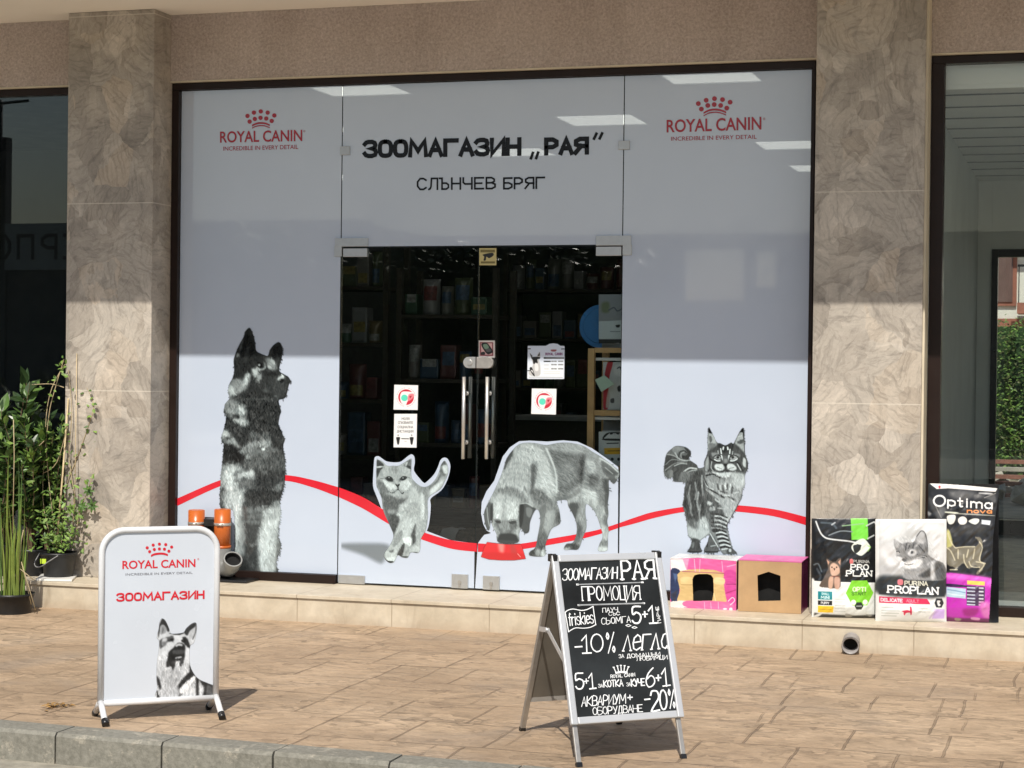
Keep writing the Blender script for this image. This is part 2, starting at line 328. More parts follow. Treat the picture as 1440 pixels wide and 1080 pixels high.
# ------------------------------------------------------------------ lettering
_fc = {}
def font_mesh(body, off):
    c = bpy.data.curves.new('t', 'FONT'); c.body = body; c.size = 1; c.offset = off; c.resolution_u = 4
    o = bpy.data.objects.new('t', c); C.objects.link(o); dg = bpy.context.evaluated_depsgraph_get(); dg.update()
    me = bpy.data.meshes.new_from_object(o.evaluated_get(dg)); bpy.data.objects.remove(o); bpy.data.curves.remove(c); return me
def text(parts, pl, mat, parent, name='lettering', bold=.0, off=0.):
    """parts: (body, BL, BR, TL) in photo pixels on plane pl=(point, normal)"""
    V, F = [], []; n = np.asarray(pl[1], float)
    for body, BL, BR, TL in parts:
        me = font_mesh(body, bold); co = np.empty(len(me.vertices)*3); me.vertices.foreach_get('co', co); co = co.reshape(-1, 3)
        if bold not in _fc:
            h = font_mesh('H', bold); hc = np.empty(len(h.vertices)*3); h.vertices.foreach_get('co', hc); hc = hc.reshape(-1, 3); _fc[bold] = (hc[:, 1].min(), hc[:, 1].max())
        y0, y1 = _fc[bold]
        if body in '„“®': y0, y1 = co[:, 1].min(), co[:, 1].max()
        p0, p1, p2 = (onpl(*q, *pl) for q in (BL, BR, TL))
        X = (co[:, 0]-co[:, 0].min())/(co[:, 0].max()-co[:, 0].min()); Y = (co[:, 1]-y0)/(y1-y0)
        base = len(V); V += list(p0+np.outer(X, p1-p0)+np.outer(Y, p2-p0)+n*off)
        F += [[i+base for i in f.vertices] for f in me.polygons]; bpy.data.meshes.remove(me)
    me = bpy.data.meshes.new(name); me.from_pydata([tuple(v) for v in V], [], F); return link(name, me, mat, parent)
SF = {'З': "0,.84 .12,.95 .35,1 .65,1 .88,.93 .95,.78 .9,.62 .72,.53 .42,.52 .75,.51 .95,.4 1,.24 .93,.08 .65,0 .35,0 .1,.06 0,.17", 'М': "0,0 .08,1 .5,.3 .92,1 1,0", 'А': "0,0 .5,1 1,0|.2,.35 .8,.35",
 'Г': "0,0 0,1 1,1", 'И': "0,1 0,0 1,1 1,0", 'Н': "0,0 0,1|1,0 1,1|0,.5 1,.5", 'Р': "0,0 0,1 .6,1 .95,.85 .95,.6 .6,.45 0,.45",
 'Я': "1,0 1,1 .4,1 .05,.85 .05,.6 .4,.48 1,.48|.5,.48 0,0", 'П': "0,0 0,1 1,1 1,0", 'Ц': "0,1 0,0 .85,0 .85,1|.85,0 1,0 1,-.18",
 'С': "1,.85 .7,1 .3,1 0,.7 0,.3 .3,0 .7,0 1,.15", 'Ь': "0,1 0,0 .6,0 .95,.15 .95,.4 .6,.55 0,.55", 'Ъ': "-.1,1 .2,1 .2,0 .7,0 .95,.15 .95,.4 .7,.55 .2,.55",
 'Л': "0,0 .14,.05 .24,.25 .3,1 1,1 1,0", 'Е': "1,1 0,1 0,0 1,0|0,.5 .8,.5", 'К': "0,0 0,1|1,1 0,.45 1,0", 'Т': "0,1 1,1|.5,1 .5,0", 'У': "0,1 .5,.45|1,1 .4,0 .1,0",
 'Ч': "0,1 0,.6 .2,.45 1,.45|1,1 1,0", 'В': "0,0 0,1 .6,1 .9,.85 .9,.65 .6,.53 0,.53|.6,.53 1,.4 1,.15 .65,0 0,0", 'Б': "1,1 0,1 0,0 .6,0 1,.15 1,.4 .6,.55 0,.55",
 'Д': "0,-.15 0,0 1,0 1,-.15|.1,0 .4,1 .85,1 .85,0", 'Ш': "0,1 0,0 1,0 1,1|.5,1 .5,0", 'Ю': "0,0 0,1|0,.5 .35,.5|.65,1 .4,.75 .35,.5 .4,.25 .65,0 .95,.25 1,.5 .95,.75 .65,1",
 'е': "0,.5 1,.55 .9,.85 .5,1 .1,.8 0,.45 .15,.1 .5,0 1,.15", 'г': "0,0 0,1 1,1", 'л': "0,0 .45,1 1,0", 'а': "1,1 1,0|1,.7 .6,1 .2,.9 0,.5 .2,.1 .6,0 1,.3", 'О': "o",
 '5': "1,1 .15,1 .08,.55 .5,.65 .95,.5 1,.25 .7,0 .25,0 0,.15", '1': "0,.72 .5,1 .5,0|.05,0 .95,0", '0': "o", '2': "0,.8 .2,1 .75,1 1,.8 .9,.55 0,0 1,0",
 '6': ".85,1 .3,.75 0,.35 .2,.03 .6,0 1,.2 .95,.45 .6,.6 .15,.45", '%': "0,.85 .15,1 .3,.85 .15,.7 0,.85|1,1 .1,0|.7,.15 .85,.3 1,.15 .85,0 .7,.15",
 '+': ".5,.9 .5,.1|.05,.5 .95,.5", '-': "0,.5 1,.5", 'R': "0,0 0,1 .6,1 .95,.85 .95,.6 .6,.48 0,.48|.5,.48 1,0", 'L': "0,1 0,0 1,0", 'N': "0,0 0,1 1,0 1,1",
 'U': "0,1 0,.25 .3,0 .7,0 1,.25 1,1", 'I': ".5,0 .5,1", 'D': "0,0 0,1 .5,1 1,.7 1,.3 .5,0 0,0", 'S': "1,.85 .7,1 .25,1 0,.8 .15,.58 .85,.42 1,.2 .75,0 .3,0 0,.15",
 'Y': "0,1 .5,.5 1,1|.5,.5 .5,0", 'V': "0,1 .5,0 1,1", 'G': "1,.85 .7,1 .3,1 0,.7 0,.3 .3,0 .7,0 1,.2 1,.45 .6,.45",
 'p': "0,-.4 0,1|0,.9 .5,1 .95,.8 1,.5 .95,.2 .5,0 0,.15", 't': ".4,1.45 .4,.15 .6,0 .9,.05|0,1 .9,1", 'i': ".5,0 .5,1|.5,1.3 .5,1.4", 'm': "0,0 0,1|0,.8 .25,1 .5,.8 .5,0|.5,.8 .75,1 1,.8 1,0",
 'n': "0,0 0,1|0,.75 .4,1 .9,.85 1,.6 1,0", 'f': "1,1.4 .6,1.5 .4,1.3 .4,0|0,1 .9,1", 'r': "0,0 0,1|0,.7 .5,1 1,.95", 'k': "0,0 0,1.5|1,1 0,.45 1,0"}
for a_, b_ in zip('AEKMOPTBCHaeosv', 'АЕКМОРТВСНаеОSV'): SF[a_] = SF[b_]
SW = {'1': .5, 'I': .25, 'i': .25, 'М': 1.0, 'M': 1., 'm': 1.1, 'Ш': 1., 'Ю': 1.1, '%': .9, 'Я': .75, 't': .5, 'f': .5, 'r': .5, ' ': .45, '-': .6}
OEXP = [2.]
def layout(body, gap=.22, serif=0.):
    """polylines in a unit box, x 0..1 along the whole word"""
    x = 0; L = []
    for ch in body:
        wd = SW.get(ch, .72)
        if ch != ' ':
            s = SF[ch]
            if s == 'o': q_ = lambda z: math.copysign(abs(z)**(2/OEXP[0]), z); pls = [[(.5+.5*q_(math.sin(a*math.pi/10)), .5+.5*q_(math.cos(a*math.pi/10))) for a in range(21)]]
            else: pls = [[tuple(map(float, q.split(','))) for q in pp.split()] for pp in s.split('|')]
            for P in pls:
                P = [(x+wd*a, b) for a, b in P]; L.append(P)
                if serif:
                    for (e, nx) in ((P[0], P[1]), (P[-1], P[-2])):
                        if (abs(e[1]) < .02 or abs(e[1]-1) < .02) and abs(nx[1]-e[1]) > .3: L.append([(e[0]-serif*.72, e[1]), (e[0]+serif*.72, e[1])])
        x += wd+gap
    W = x-gap
    return [[(a/W, b) for a, b in P] for P in L]
def ribbon(b, pts, wd, n, hi):
    """a low chalk stroke: trapezoid section swept along pts (world), lying on the plane with normal n"""
    pts = [Vector(p) for p in pts]; n = Vector(n); rings = []
    for i, p in enumerate(pts):
        d0 = (p-pts[i-1]).normalized() if i else None; d1 = (pts[i+1]-p).normalized() if i < len(pts)-1 else None
        d = ((d0 or d1)+(d1 or d0)); d = d.normalized() if d.length > 1e-5 else (d1 or d0)
        s_ = n.cross(d).normalized(); m = 1/max(.5, abs(d.dot(d1 or d0)))
        if i == 0: p = p-d*wd*.46
        if i == len(pts)-1: p = p+d*wd*.46
        rings.append([b.b.verts.new(p+s_*wd*k*m+n*hh) for k, hh in ((-.5, 0), (-.36, hi), (.36, hi), (.5, 0))])
    for A, B in zip(rings, rings[1:]):
        for k in range(3): b.b.faces.new((A[k], A[k+1], B[k+1], B[k]))
    b.b.faces.new(rings[0]); b.b.faces.new(rings[-1][::-1])
def vinyl(words, pl, mat, parent, name, wd, off=0., gap=.25, hi=.0003):
    """cut vinyl letters of even stroke width: (word, BL, BR, TL) in photo pixels on plane pl"""
    OEXP[0] = 2.9; n = np.asarray(pl[1], float)
    if np.dot(n, _fw) > 0: n = -n
    for body, BL, BR, TL in words:
        b = MB(); p0, p1, p2 = (onpl(*q, *pl) for q in (BL, BR, TL)); ex = (p1-p0); L_ = np.linalg.norm(ex); ey = p2-p0; H_ = np.linalg.norm(ey)
        for i, P in enumerate(layout(body, gap)):
            q = [p0+ex*((wd/2+x*(L_-wd))/L_)+ey*((wd/2+y*(H_-wd))/H_)+n*off for x, y in P]
            ribbon(b, q, wd, n, hi+.00002*(i % 7))
        b.done(name, mat, parent)
    OEXP[0] = 2.
# ------------------------------------------------------------------ print painter: a fine vertex grid coloured like a printed picture
def vnoise(X, Y, seed):
    rs = np.random.RandomState(seed); T = rs.rand(64, 64); xi = np.floor(X).astype(int); yi = np.floor(Y).astype(int); fx = X-xi; fy = Y-yi
    fx = fx*fx*(3-2*fx); fy = fy*fy*(3-2*fy); g = lambda a, b: T[a % 64, b % 64]
    return (g(xi, yi)*(1-fx)+g(xi+1, yi)*fx)*(1-fy)+(g(xi, yi+1)*(1-fx)+g(xi+1, yi+1)*fx)*fy
class Art:
    def __init__(s, x0, y0, x1, y1, k=1.6, tint=(.93, 1., 1.01), bg=None):
        s.x0, s.y0, s.x1, s.y1 = x0, y0, x1, y1
        s.nx, s.ny = int((x1-x0)*k)+1, int((y1-y0)*k)+1; s.k = k
        s.X, s.Y = np.meshgrid(np.linspace(x0, x1, s.nx), np.linspace(y0, y1, s.ny))
        s.c = np.zeros((s.ny, s.nx, 3)); s.a = np.zeros((s.ny, s.nx)); s.tint = np.array(tint); s.seed = 1; s.T = (0, 0, 1); s.clip = True
        if bg is not None: s.c[:] = s.col(bg); s.a[:] = 1
    def col(s, t): return np.array(t, float) if isinstance(t, (tuple, list)) else s.tint*t
    def P(s, pts):
        if isinstance(pts, str): pts = [tuple(map(float, q.split(','))) for q in pts.split()]
        P = np.asarray(pts, float); return P/s.T[2]+np.array(s.T[:2])
    def win(s, P, m):
        i0 = max(0, int((P[:, 0].min()-m-s.x0)*s.k)); i1 = min(s.nx, int((P[:, 0].max()+m-s.x0)*s.k)+2)
        j0 = max(0, int((P[:, 1].min()-m-s.y0)*s.k)); j1 = min(s.ny, int((P[:, 1].max()+m-s.y0)*s.k)+2); return slice(j0, max(j0, j1)), slice(i0, max(i0, i1))
    def dist(s, X, Y, P, closed):
        Q = np.roll(P, -1, 0) if closed else P[1:]; A = P if closed else P[:-1]; D = np.full(X.shape, 1e9); ins = np.zeros(X.shape, bool)
        for (ax, ay), (bx, by) in zip(A, Q):
            dx, dy = bx-ax, by-ay; L = dx*dx+dy*dy+1e-9; t_ = np.clip(((X-ax)*dx+(Y-ay)*dy)/L, 0, 1)
            D = np.minimum(D, np.hypot(X-ax-t_*dx, Y-ay-t_*dy))
            if closed and ay != by: ins ^= ((ay > Y) != (by > Y)) & (X < (bx-ax)*(Y-ay)/(by-ay)+ax)
        return D, ins
    def _comp(s, w, al, tone):
        if w[0].stop <= w[0].start or w[1].stop <= w[1].start: return
        if s.clip and s.a.any(): al = al*(s.a[w] > .5)
        s.c[w] = s.c[w]*(1-al[..., None])+s.col(tone)*al[..., None]
    def f(s, pts, tone, soft=1., mask=False, sm=True, op=1., jag=0., add=False):
        P = s.P(pts)
        if sm and len(P) > 3: P = smooth_pts(P, True, 4)
        w = s.win(P, soft+2+jag*2); X, Y = s.X[w], s.Y[w]; D, ins = s.dist(X, Y, P, True); sd = np.where(ins, D, -D)
        if jag: s.seed += 1; sd = sd+(vnoise(X*.9, Y*.35, s.seed)-.5)*2*jag
        al = np.clip(sd/max(soft, .3)+.5, 0, 1); al = al*al*(3-2*al)*op
        if mask:
            o = s.clip; s.clip = False; s._comp(w, al if add else (al > 0)*1., tone); s.clip = o; s.a[w] = np.maximum(s.a[w], al)
        else: s._comp(w, al, tone)
    def s(s, pts, tone, wd=1., soft=.8, op=1., sm=True, taper=False):
        P = s.P(pts)
        if sm and len(P) > 2: P = smooth_pts(P, False, 4)
        w = s.win(P, wd+soft); D, _ = s.dist(s.X[w], s.Y[w], P, False); al = np.clip((wd/2-D)/soft+.5, 0, 1)*op; s._comp(w, al, tone)
    def o(s, cx, cy, r, tone, ry=None, soft=.8, op=1.):
        ry = ry or r; s.f([(cx+r*math.cos(a*math.pi/8), cy+ry*math.sin(a*math.pi/8)) for a in range(16)], tone, soft, op=op)
    def fur(s, ang, amp, lx=7., ly=1.2, pts=None, soft=5, seed=None):
        """hair grain along ang (degrees), in photo pixels"""
        s.seed += 1; a = math.radians(ang); U = s.X*math.cos(a)+s.Y*math.sin(a); V = -s.X*math.sin(a)+s.Y*math.cos(a)
        V = V+2.5*(vnoise(U/11, V/9, s.seed+50)-.5)*2
        n = (vnoise(U/lx+99, V/ly+99, s.seed)-.5)+.6*(vnoise(U/lx*2+9, V/ly*2+9, s.seed+7)-.5)
        m = np.ones_like(U)
        if pts is not None:
            P = s.P(pts); D, ins = s.dist(s.X, s.Y, smooth_pts(P), True); m = np.clip(np.where(ins, D, -D)/soft+.5, 0, 1)
        s.c = np.clip(s.c+(n*m*amp)[..., None], 2, 255)
    def blur(s, r):
        k = max(1, int(round(r*s.k)))
        for _ in (0, 1):
            for ax in (0, 1): s.c = sum(np.roll(s.c*s.a[..., None].clip(.02), d, ax) for d in range(-k, k+1))/sum(np.roll(s.a[..., None].clip(.02), d, ax) for d in range(-k, k+1))
    def tufts(s, n, ang, L=6., wd=.9, amt=.28, spread=25., pts=None, edge=0, seed=5):
        """short hair strokes laid over the picture along ang (number or function of x, y)"""
        rs = np.random.RandomState(seed); J, I = np.where(s.a > .6)
        if pts is not None:
            P = s.P(pts); D, ins = s.dist(s.X, s.Y, smooth_pts(P), True); J, I = np.where((s.a > .6) & ins)
        if len(J) == 0: return
        src = s.c.copy()
        for q in rs.randint(0, len(J), n):
            j, i = J[q], I[q]; a = math.radians((ang(s.X[j, i], s.Y[j, i]) if callable(ang) else ang)+rs.uniform(-spread, spread)); l = L*rs.uniform(.5, 1.2); x, y = s.X[j, i], s.Y[j, i]
            m = rs.uniform(-.05, .05); tone = np.clip(src[j, i]*(1+rs.choice((-1, 1))*amt*rs.uniform(.4, 1))+rs.uniform(-5, 8), 4, 250)
            o = s.T; s.T = (0, 0, 1); bx = rs.uniform(-.3, .3)*l; p = [(x-math.cos(a)*l/2, y-math.sin(a)*l/2), (x-math.sin(a)*bx*.4, y+math.cos(a)*bx*.4), (x+math.cos(a)*l/2, y+math.sin(a)*l/2)]
            s.s(p, tuple(tone), wd*rs.uniform(.6, 1.2), .9, .75, sm=False); s.T = o
        if edge:
            ed = (s.a > .6) & ~((np.roll(s.a, 1, 0) > .6) & (np.roll(s.a, -1, 0) > .6) & (np.roll(s.a, 1, 1) > .6) & (np.roll(s.a, -1, 1) > .6)); J, I = np.where(ed); gy, gx = np.gradient(s.a)
            for q in rs.randint(0, len(J), edge):
                j, i = J[q], I[q]; nx, ny = -gx[j, i], -gy[j, i]; nn = math.hypot(nx, ny)+1e-6; a0 = math.radians(ang(s.X[j, i], s.Y[j, i]) if callable(ang) else ang); dx, dy = nx/nn*.6+math.cos(a0)*.9, ny/nn*.6+math.sin(a0)*.9; l = L*.5*rs.uniform(.4, 1); x, y = s.X[j, i], s.Y[j, i]
                o = s.T; s.T = (0, 0, 1); P = np.array([(x-nx/nn, y-ny/nn), (x+dx*l, y+dy*l)]); w = s.win(P, 2); D, _ = s.dist(s.X[w], s.Y[w], P, False); al = np.clip((wd*.45-D)/.8+.5, 0, 1); cl = s.c[j, i].copy(); s.c[w] = np.where((s.a[w] < .3)[..., None] & (al > .02)[..., None], cl, s.c[w]); s.a[w] = np.maximum(s.a[w], al); s.T = o
    def txt(s, body, BL, BR, TL, tone, wd, soft=.6, serif=0., gap=.22):
        B, R_, T_ = (s.P([q])[0] for q in (BL, BR, TL)); o = s.T; s.T = (0, 0, 1)
        for P in layout(body, gap, serif): s.s([tuple(B+(R_-B)*a+(T_-B)*b) for a, b in P], tone, wd, soft, sm=False)
        s.T = o
    def mesh(s, name, mapf, mat, parent, gain=1.0, cut=.02):
        V = mapf(s.X, s.Y).reshape(-1, 3); nx, ny = s.nx, s.ny; c = np.clip(s.c/255, 0, 1); L = np.where(c > .04045, ((c+.055)/1.055)**2.4, c/12.92)*gain
        idx = np.arange(nx*ny).reshape(ny, nx); q = np.stack([idx[:-1, :-1], idx[1:, :-1], idx[1:, 1:], idx[:-1, 1:]], -1).reshape(-1, 4)
        al = s.a.reshape(-1); q = q[al[q].max(1) > cut]; used, inv = np.unique(q, return_inverse=True); q = inv.reshape(-1, 4); V = V[used]
        me = bpy.data.meshes.new(name); me.vertices.add(len(V)); me.vertices.foreach_set('co', V.astype(np.float32).ravel())
        me.loops.add(q.size); me.loops.foreach_set('vertex_index', q.astype(np.int32).ravel())
        me.polygons.add(len(q)); me.polygons.foreach_set('loop_start', np.arange(0, q.size, 4, dtype=np.int32)); me.update(calc_edges=True)
        at_ = me.color_attributes.new('Col', 'FLOAT_COLOR', 'POINT'); col = np.concatenate([L.reshape(-1, 3)[used], al[used, None]], 1).astype(np.float32); at_.data.foreach_set('color', col.ravel())
        for p in (): pass
        me.polygons.foreach_set('use_smooth', np.ones(len(q), bool)); me.validate(); return link(name, me, mat, parent)
GN = 1.02
m_print = paint_mat('printed_vinyl', .06)
m_stick = paint_mat('printed_sticker', .35)
m_foil = paint_mat('printed_foil', .3, .3, .07, alpha=False)
m_cardp = paint_mat('printed_card', .55)
YP = -.0100
FAC = lambda X, Y: at_arr(X, Y, (0, YP, 0), (0, 1, 0))
# ================================================================== SETTING: ground
KY0 = lambda x: -3.947-.0455*x          # pavement / kerb joint line
b = MB(); xs = [-14, 14]
b.poly([(xs[0], KY0(xs[0]), G), (xs[1], KY0(xs[1]), G), (xs[1], .3, G), (xs[0], .3, G)]); b.done('pavement', m_pave, kind='structure', keep=True)
b = MB()
for i in range(-26, 28):
    x0, x1 = i*.497+.03+.004, (i+1)*.497+.03-.004; j = random.uniform(-.003, .003)
    lo = [(x0, KY0(x0)-.16+j, G-.3), (x1, KY0(x1)-.16+j, G-.3), (x1, KY0(x1)-.002, G-.3), (x0, KY0(x0)-.002, G-.3)]
    hi = [(p[0], p[1]+(.012 if k < 2 else 0), G+.004+j*.6) for k, p in enumerate(lo)]
    md = [(p[0], p[1], G-.012) for p in lo]
    b.hexa(lo, md); b.hexa([(p[0], p[1], G-.0119) for p in md], hi)
b.done('kerb', m_kerb, kind='structure', bevel=0)
b = MB(); b.poly([(-14, -4.42, G-.125), (14, -4.75, G-.125), (14, KY0(14)-.1, G-.125), (-14, KY0(-14)-.1, G-.125)]); b.done('gutter', m_gutter, kind='structure', keep=True)
b = MB(); b.poly([(-300, -300, G-.131), (300, -300, G-.131), (300, 300, G-.131), (-300, 300, G-.131)]); b.done('road', m_road, kind='structure', keep=True)
# ================================================================== SHOP BUILDING
XL, XR, ZT, ZS, DP, LS = -2.064, 2.040, 3.154, 3.587, -.285, -.6226
P0, P1, Q0, Q1 = -2.672, -2.066, 2.079, 2.683
bld = thing('shop_building', 'low shop building with marble tiled pillars and full height glass under a cream soffit', 'building', (0, 0, G))
def pillar(x0, x1):
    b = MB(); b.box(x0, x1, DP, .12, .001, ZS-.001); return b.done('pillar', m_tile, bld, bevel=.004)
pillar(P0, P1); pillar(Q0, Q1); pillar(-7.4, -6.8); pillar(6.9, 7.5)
for x0, x1 in ((-6.8, P0), (P1, Q0), (Q1, 6.9)):
    boxo('fascia', x0+.001, x1-.001, -.062, .12, ZT+.012, ZS-.001, m_rough, bld)
    boxo('trim_bead', x0+.002, x1-.002, -.066, .0, ZT+.001, ZT+.011, m_trim, bld)
boxo('corner_bead', Q1, Q1+.012, DP+.03, -.068, .002, ZS-.002, m_trim, bld)
boxo('soffit', -9, 9, -1.835, .3, ZS, ZS+.30, m_cream, bld)
boxo('upper_wall', -9, 9, -.06, .2, ZS+.301, 7.2, m_rough, bld)
boxo('roof_slab', -9, 9, .2, 7.6, ZS+.301, ZS+.45, m_cream, bld)
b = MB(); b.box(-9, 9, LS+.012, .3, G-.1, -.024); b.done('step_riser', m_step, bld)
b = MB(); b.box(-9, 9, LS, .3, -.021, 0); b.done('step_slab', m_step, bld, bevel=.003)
boxo('step_joint', -9, 9, LS+.014, .2, -.024, -.021, m_grout, bld)
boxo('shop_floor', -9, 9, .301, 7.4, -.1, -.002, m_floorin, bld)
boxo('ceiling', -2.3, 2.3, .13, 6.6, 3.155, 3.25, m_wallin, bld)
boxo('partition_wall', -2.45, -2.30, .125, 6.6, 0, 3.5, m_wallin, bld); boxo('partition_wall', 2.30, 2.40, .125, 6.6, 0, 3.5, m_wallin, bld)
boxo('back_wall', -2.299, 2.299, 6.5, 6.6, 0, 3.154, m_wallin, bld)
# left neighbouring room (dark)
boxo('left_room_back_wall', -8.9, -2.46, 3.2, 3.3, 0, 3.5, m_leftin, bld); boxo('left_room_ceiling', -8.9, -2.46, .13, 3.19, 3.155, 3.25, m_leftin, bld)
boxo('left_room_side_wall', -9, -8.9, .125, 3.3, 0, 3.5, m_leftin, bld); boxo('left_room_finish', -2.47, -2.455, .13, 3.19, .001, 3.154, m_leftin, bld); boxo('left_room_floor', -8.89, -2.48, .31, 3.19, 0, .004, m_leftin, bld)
# right neighbouring room (pale, with a glazed back opening)
boxo('right_room_side_wall', 2.415, 2.644, .125, 7.0, 0, 3.5, m_roomwall, bld); boxo('right_room_far_wall', 8.9, 9, .125, 5.5, 0, 3.5, m_roomwall, bld)
BY = 5.4
b = MB(); b.box(2.646, 2.762, BY, BY+.14, 0, 2.9745); b.box(2.7625, 4.6, BY, BY+.14, 2.40, 2.9745); b.box(4.6005, 8.89, BY, BY+.14, 0, 2.9745); b.done('right_room_back_wall', m_roomwall, bld)
b = MB(); b.box(2.646, 8.89, .0525, 5.6, 2.975, 3.0); b.box(2.646, 8.89, .0525, .12, 3.0005, 3.14)
for k in range(10): b.box(2.647, 8.88, .25+k*.52, .25+k*.52+.03, 2.9705, 2.9745, mi=1)
b.done('right_room_ceiling_boards', [m_roomceil, M('board_joint_grey', (.16, .16, .155), .8)], bld)
boxo('right_room_floor', 2.646, 8.89, .31, 5.38, 0, .004, m_roomfloor, bld)
bf = MB()
for x0, x1, z0, z1 in ((2.764, 2.815, .002, 2.398), (4.55, 4.599, .002, 2.398), (2.8155, 4.5495, 2.335, 2.398), (2.8155, 4.5495, .002, .13)): bf.box(x0, x1, BY-.03, BY+.06, z0, z1)
bfo = bf.done('back_door_frame', m_black, bld); boxo('pane', 2.8158, 4.5492, BY+.01, BY+.018, .1305, 2.3345, m_glass, bfo)
# window frames and panes
def frame(name, x0, x1, left=True, right=True, sill=.055, wd=.05, mull=()):
    b = MB(); z1 = ZT; b.box(x0, x1, -.04, .05, z1-.044, z1)
    if left: b.box(x0, x0+wd, -.041, .05, sill+.001, z1-.0445)
    if right: b.box(x1-wd, x1, -.041, .05, sill+.001, z1-.0445)
    if sill: b.box(x0, x1, -.042, .05, .001, sill)
    for m in mull: b.box(m-.03, m+.03, -.039, .05, sill+.001, z1-.0445)
    return b.done(name, m_frame, bld, bevel=.003)
fl = frame('left_window_frame', -6.78, P0-.004, mull=(-4.6,)); boxo('pane', -6.7, P0-.06, -.006, .006, .06, ZT-.045, m_glass2, fl)
fr = frame('right_window_frame', Q1+.013, 6.88, mull=(4.8,), wd=.072); boxo('pane', Q1+.09, 6.8, -.006, .006, .06, ZT-.045, m_glass3, fr)
boxo('inner_sill', Q1+.09, 6.8, .06, .12, .03, .075, m_roomwall, bld)
b = MB(); zi = ZT-.044
b.box(XL, XR, -.04, .05, zi, ZT); b.box(XL, XL+.05, -.041, .05, .056, zi-.0005); b.box(XR-.022, XR, -.041, .05, .056, zi-.0005)
b.box(XL, -.9055, -.042, .05, .001, .0555); b.box(.9055, XR, -.042, .05, .001, .0555); b.done('shopfront_frame', m_frame, bld, bevel=.003)
boxo('jamb_lining', P1+.001, XL-.001, -.03, .1, .001, ZT-.001, m_frame, bld) if XL-P1 > .004 else None; boxo('jamb_lining', XR+.001, Q0-.001, -.03, .1, .001, ZT-.001, m_frame, bld) if Q0-XR > .004 else None
# ------------------------------------------------------------------ glass front
GP = ((0, YP, 0), (0, 1, 0))
def panel(name, x0, x1, z0, z1, film=True):
    p = boxo(name, x0, x1, -.006, .006, z0, z1, m_glass, bld)
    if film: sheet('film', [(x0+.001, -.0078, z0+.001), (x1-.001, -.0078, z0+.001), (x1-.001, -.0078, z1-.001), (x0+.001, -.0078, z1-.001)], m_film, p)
    return p
pl_ = panel('left_glass_panel', -2.013, -.9045, .0565, zi-.002)
pr_ = panel('right_glass_panel', .9045, XR-.023, .0565, zi-.002)
pt_ = panel('transom_glass', -.9, .9, 2.104, zi-.002)
dl_ = panel('glass_door', -.9, -.0025, .012, 2.094, False)
dr_ = panel('glass_door', .0025, .9, .012, 2.094, False)
m_edge = M('dark_glass_edge', (.012, .018, .018), .3)
for x0, x1, z0, z1, p in ((-.9035, -.901, .0, zi, pl_), (.901, .9035, .0, zi, pr_), (-.0015, .0015, .012, 2.094, dl_), (-.899, .899, 2.0955, 2.1025, pt_)):
    boxo('joint_strip', x0, x1, -.005, .005, z0+.002, z1-.002, m_edge, p)  # dark strip filling the gap between panes
def crown(parent, dots, r, arch, mat, T=(0, 0, 1), pl=GP, off=0., name='crown_emblem', aw=None):
    b = MB(); f = lambda q: (q[0]/T[2]+T[0], q[1]/T[2]+T[1]); n = Vector(pl[1])
    for d in dots:
        c = [onpl(f(d)[0]+r/T[2]*math.cos(a*math.pi/8), f(d)[1]+r/T[2]*math.sin(a*math.pi/8), *pl)+np.array(pl[1])*off for a in range(16)]; b.poly(c)
    for dy, tk in (arch[1] if aw is None else aw):
        pts = smooth_pts(arch[0], False, 5); prev = None
        for q in pts:
            cur = [b.b.verts.new(Vector(onpl(*f((q[0], q[1]+dy+s_*tk/2)), *pl))+n*off) for s_ in (-1, 1)]
            if prev: b.b.faces.new((prev[0], prev[1], cur[1], cur[0]))
            prev = cur
    return b.done(name, mat, parent, keep=True)
d3 = lambda L, ox=0, oy=0, s=3.: [(x/s+ox, y/s+oy) for x, y in L]
crown(pl_, d3([(1044, 489), (1071, 475), (1100, 470), (1129, 475), (1157, 487), (1053, 513), (1075, 502), (1099, 497), (1123, 500), (1146, 510)]), 3.1, (d3([(1063, 530), (1080, 522), (1100, 519), (1120, 521), (1138, 528)]), [(0, 2.6), (3.6, 1.6)]), m_redtxt)
text([('ROYAL CANIN', (309.3, 200.7), (425, 198.3), (309.3, 185))], GP, m_redtxt, pl_, 'brand_lettering', .018)
text([('INCREDIBLE IN EVERY DETAIL', (314, 212), (419.3, 209.3), (314, 206.2))], GP, m_redtxt, pl_, 'tagline_lettering', .004)
crown(pr_, d3([(66, 437), (99, 423), (134, 416), (168, 420), (200, 431), (79, 460), (106, 445), (133, 441), (160, 445), (186, 456)], 960), 3.4, (d3([(88, 477), (110, 466), (135, 462), (160, 465), (183, 474)], 960), [(0, 2.8), (3.8, 1.7)]), m_redtxt)
text([('ROYAL CANIN', (937.4, 186.3), (1070.7, 182.2), (937.4, 168.5))], GP, m_redtxt, pr_, 'brand_lettering', .018)
text([('INCREDIBLE IN EVERY DETAIL', (943.7, 198), (1064, 195), (943.7, 192.4))], GP, m_redtxt, pr_, 'tagline_lettering', .004)
T3 = lambda x, y: (x/3+480, y/3)
vinyl([('ЗООМАГАЗИН', T3(90, 668), T3(760, 658), T3(90, 590)), ('РАЯ', T3(855, 657), T3(1045, 653), T3(855, 580))], GP, m_dark, pt_, 'shop_name_lettering', .0275)
for pq in ((((808, 645), (800, 668)), ((830, 644), (822, 667))), (((1066, 585), (1076, 564)), ((1090, 584), (1100, 563)))):
    b = MB()
    for a_, c_ in pq: ribbon(b, [at(*T3(*a_), YP), at(*T3(*c_), YP)], .017, (0, -1, 0), .0003)
    b.done('quotation_mark', m_dark, pt_)
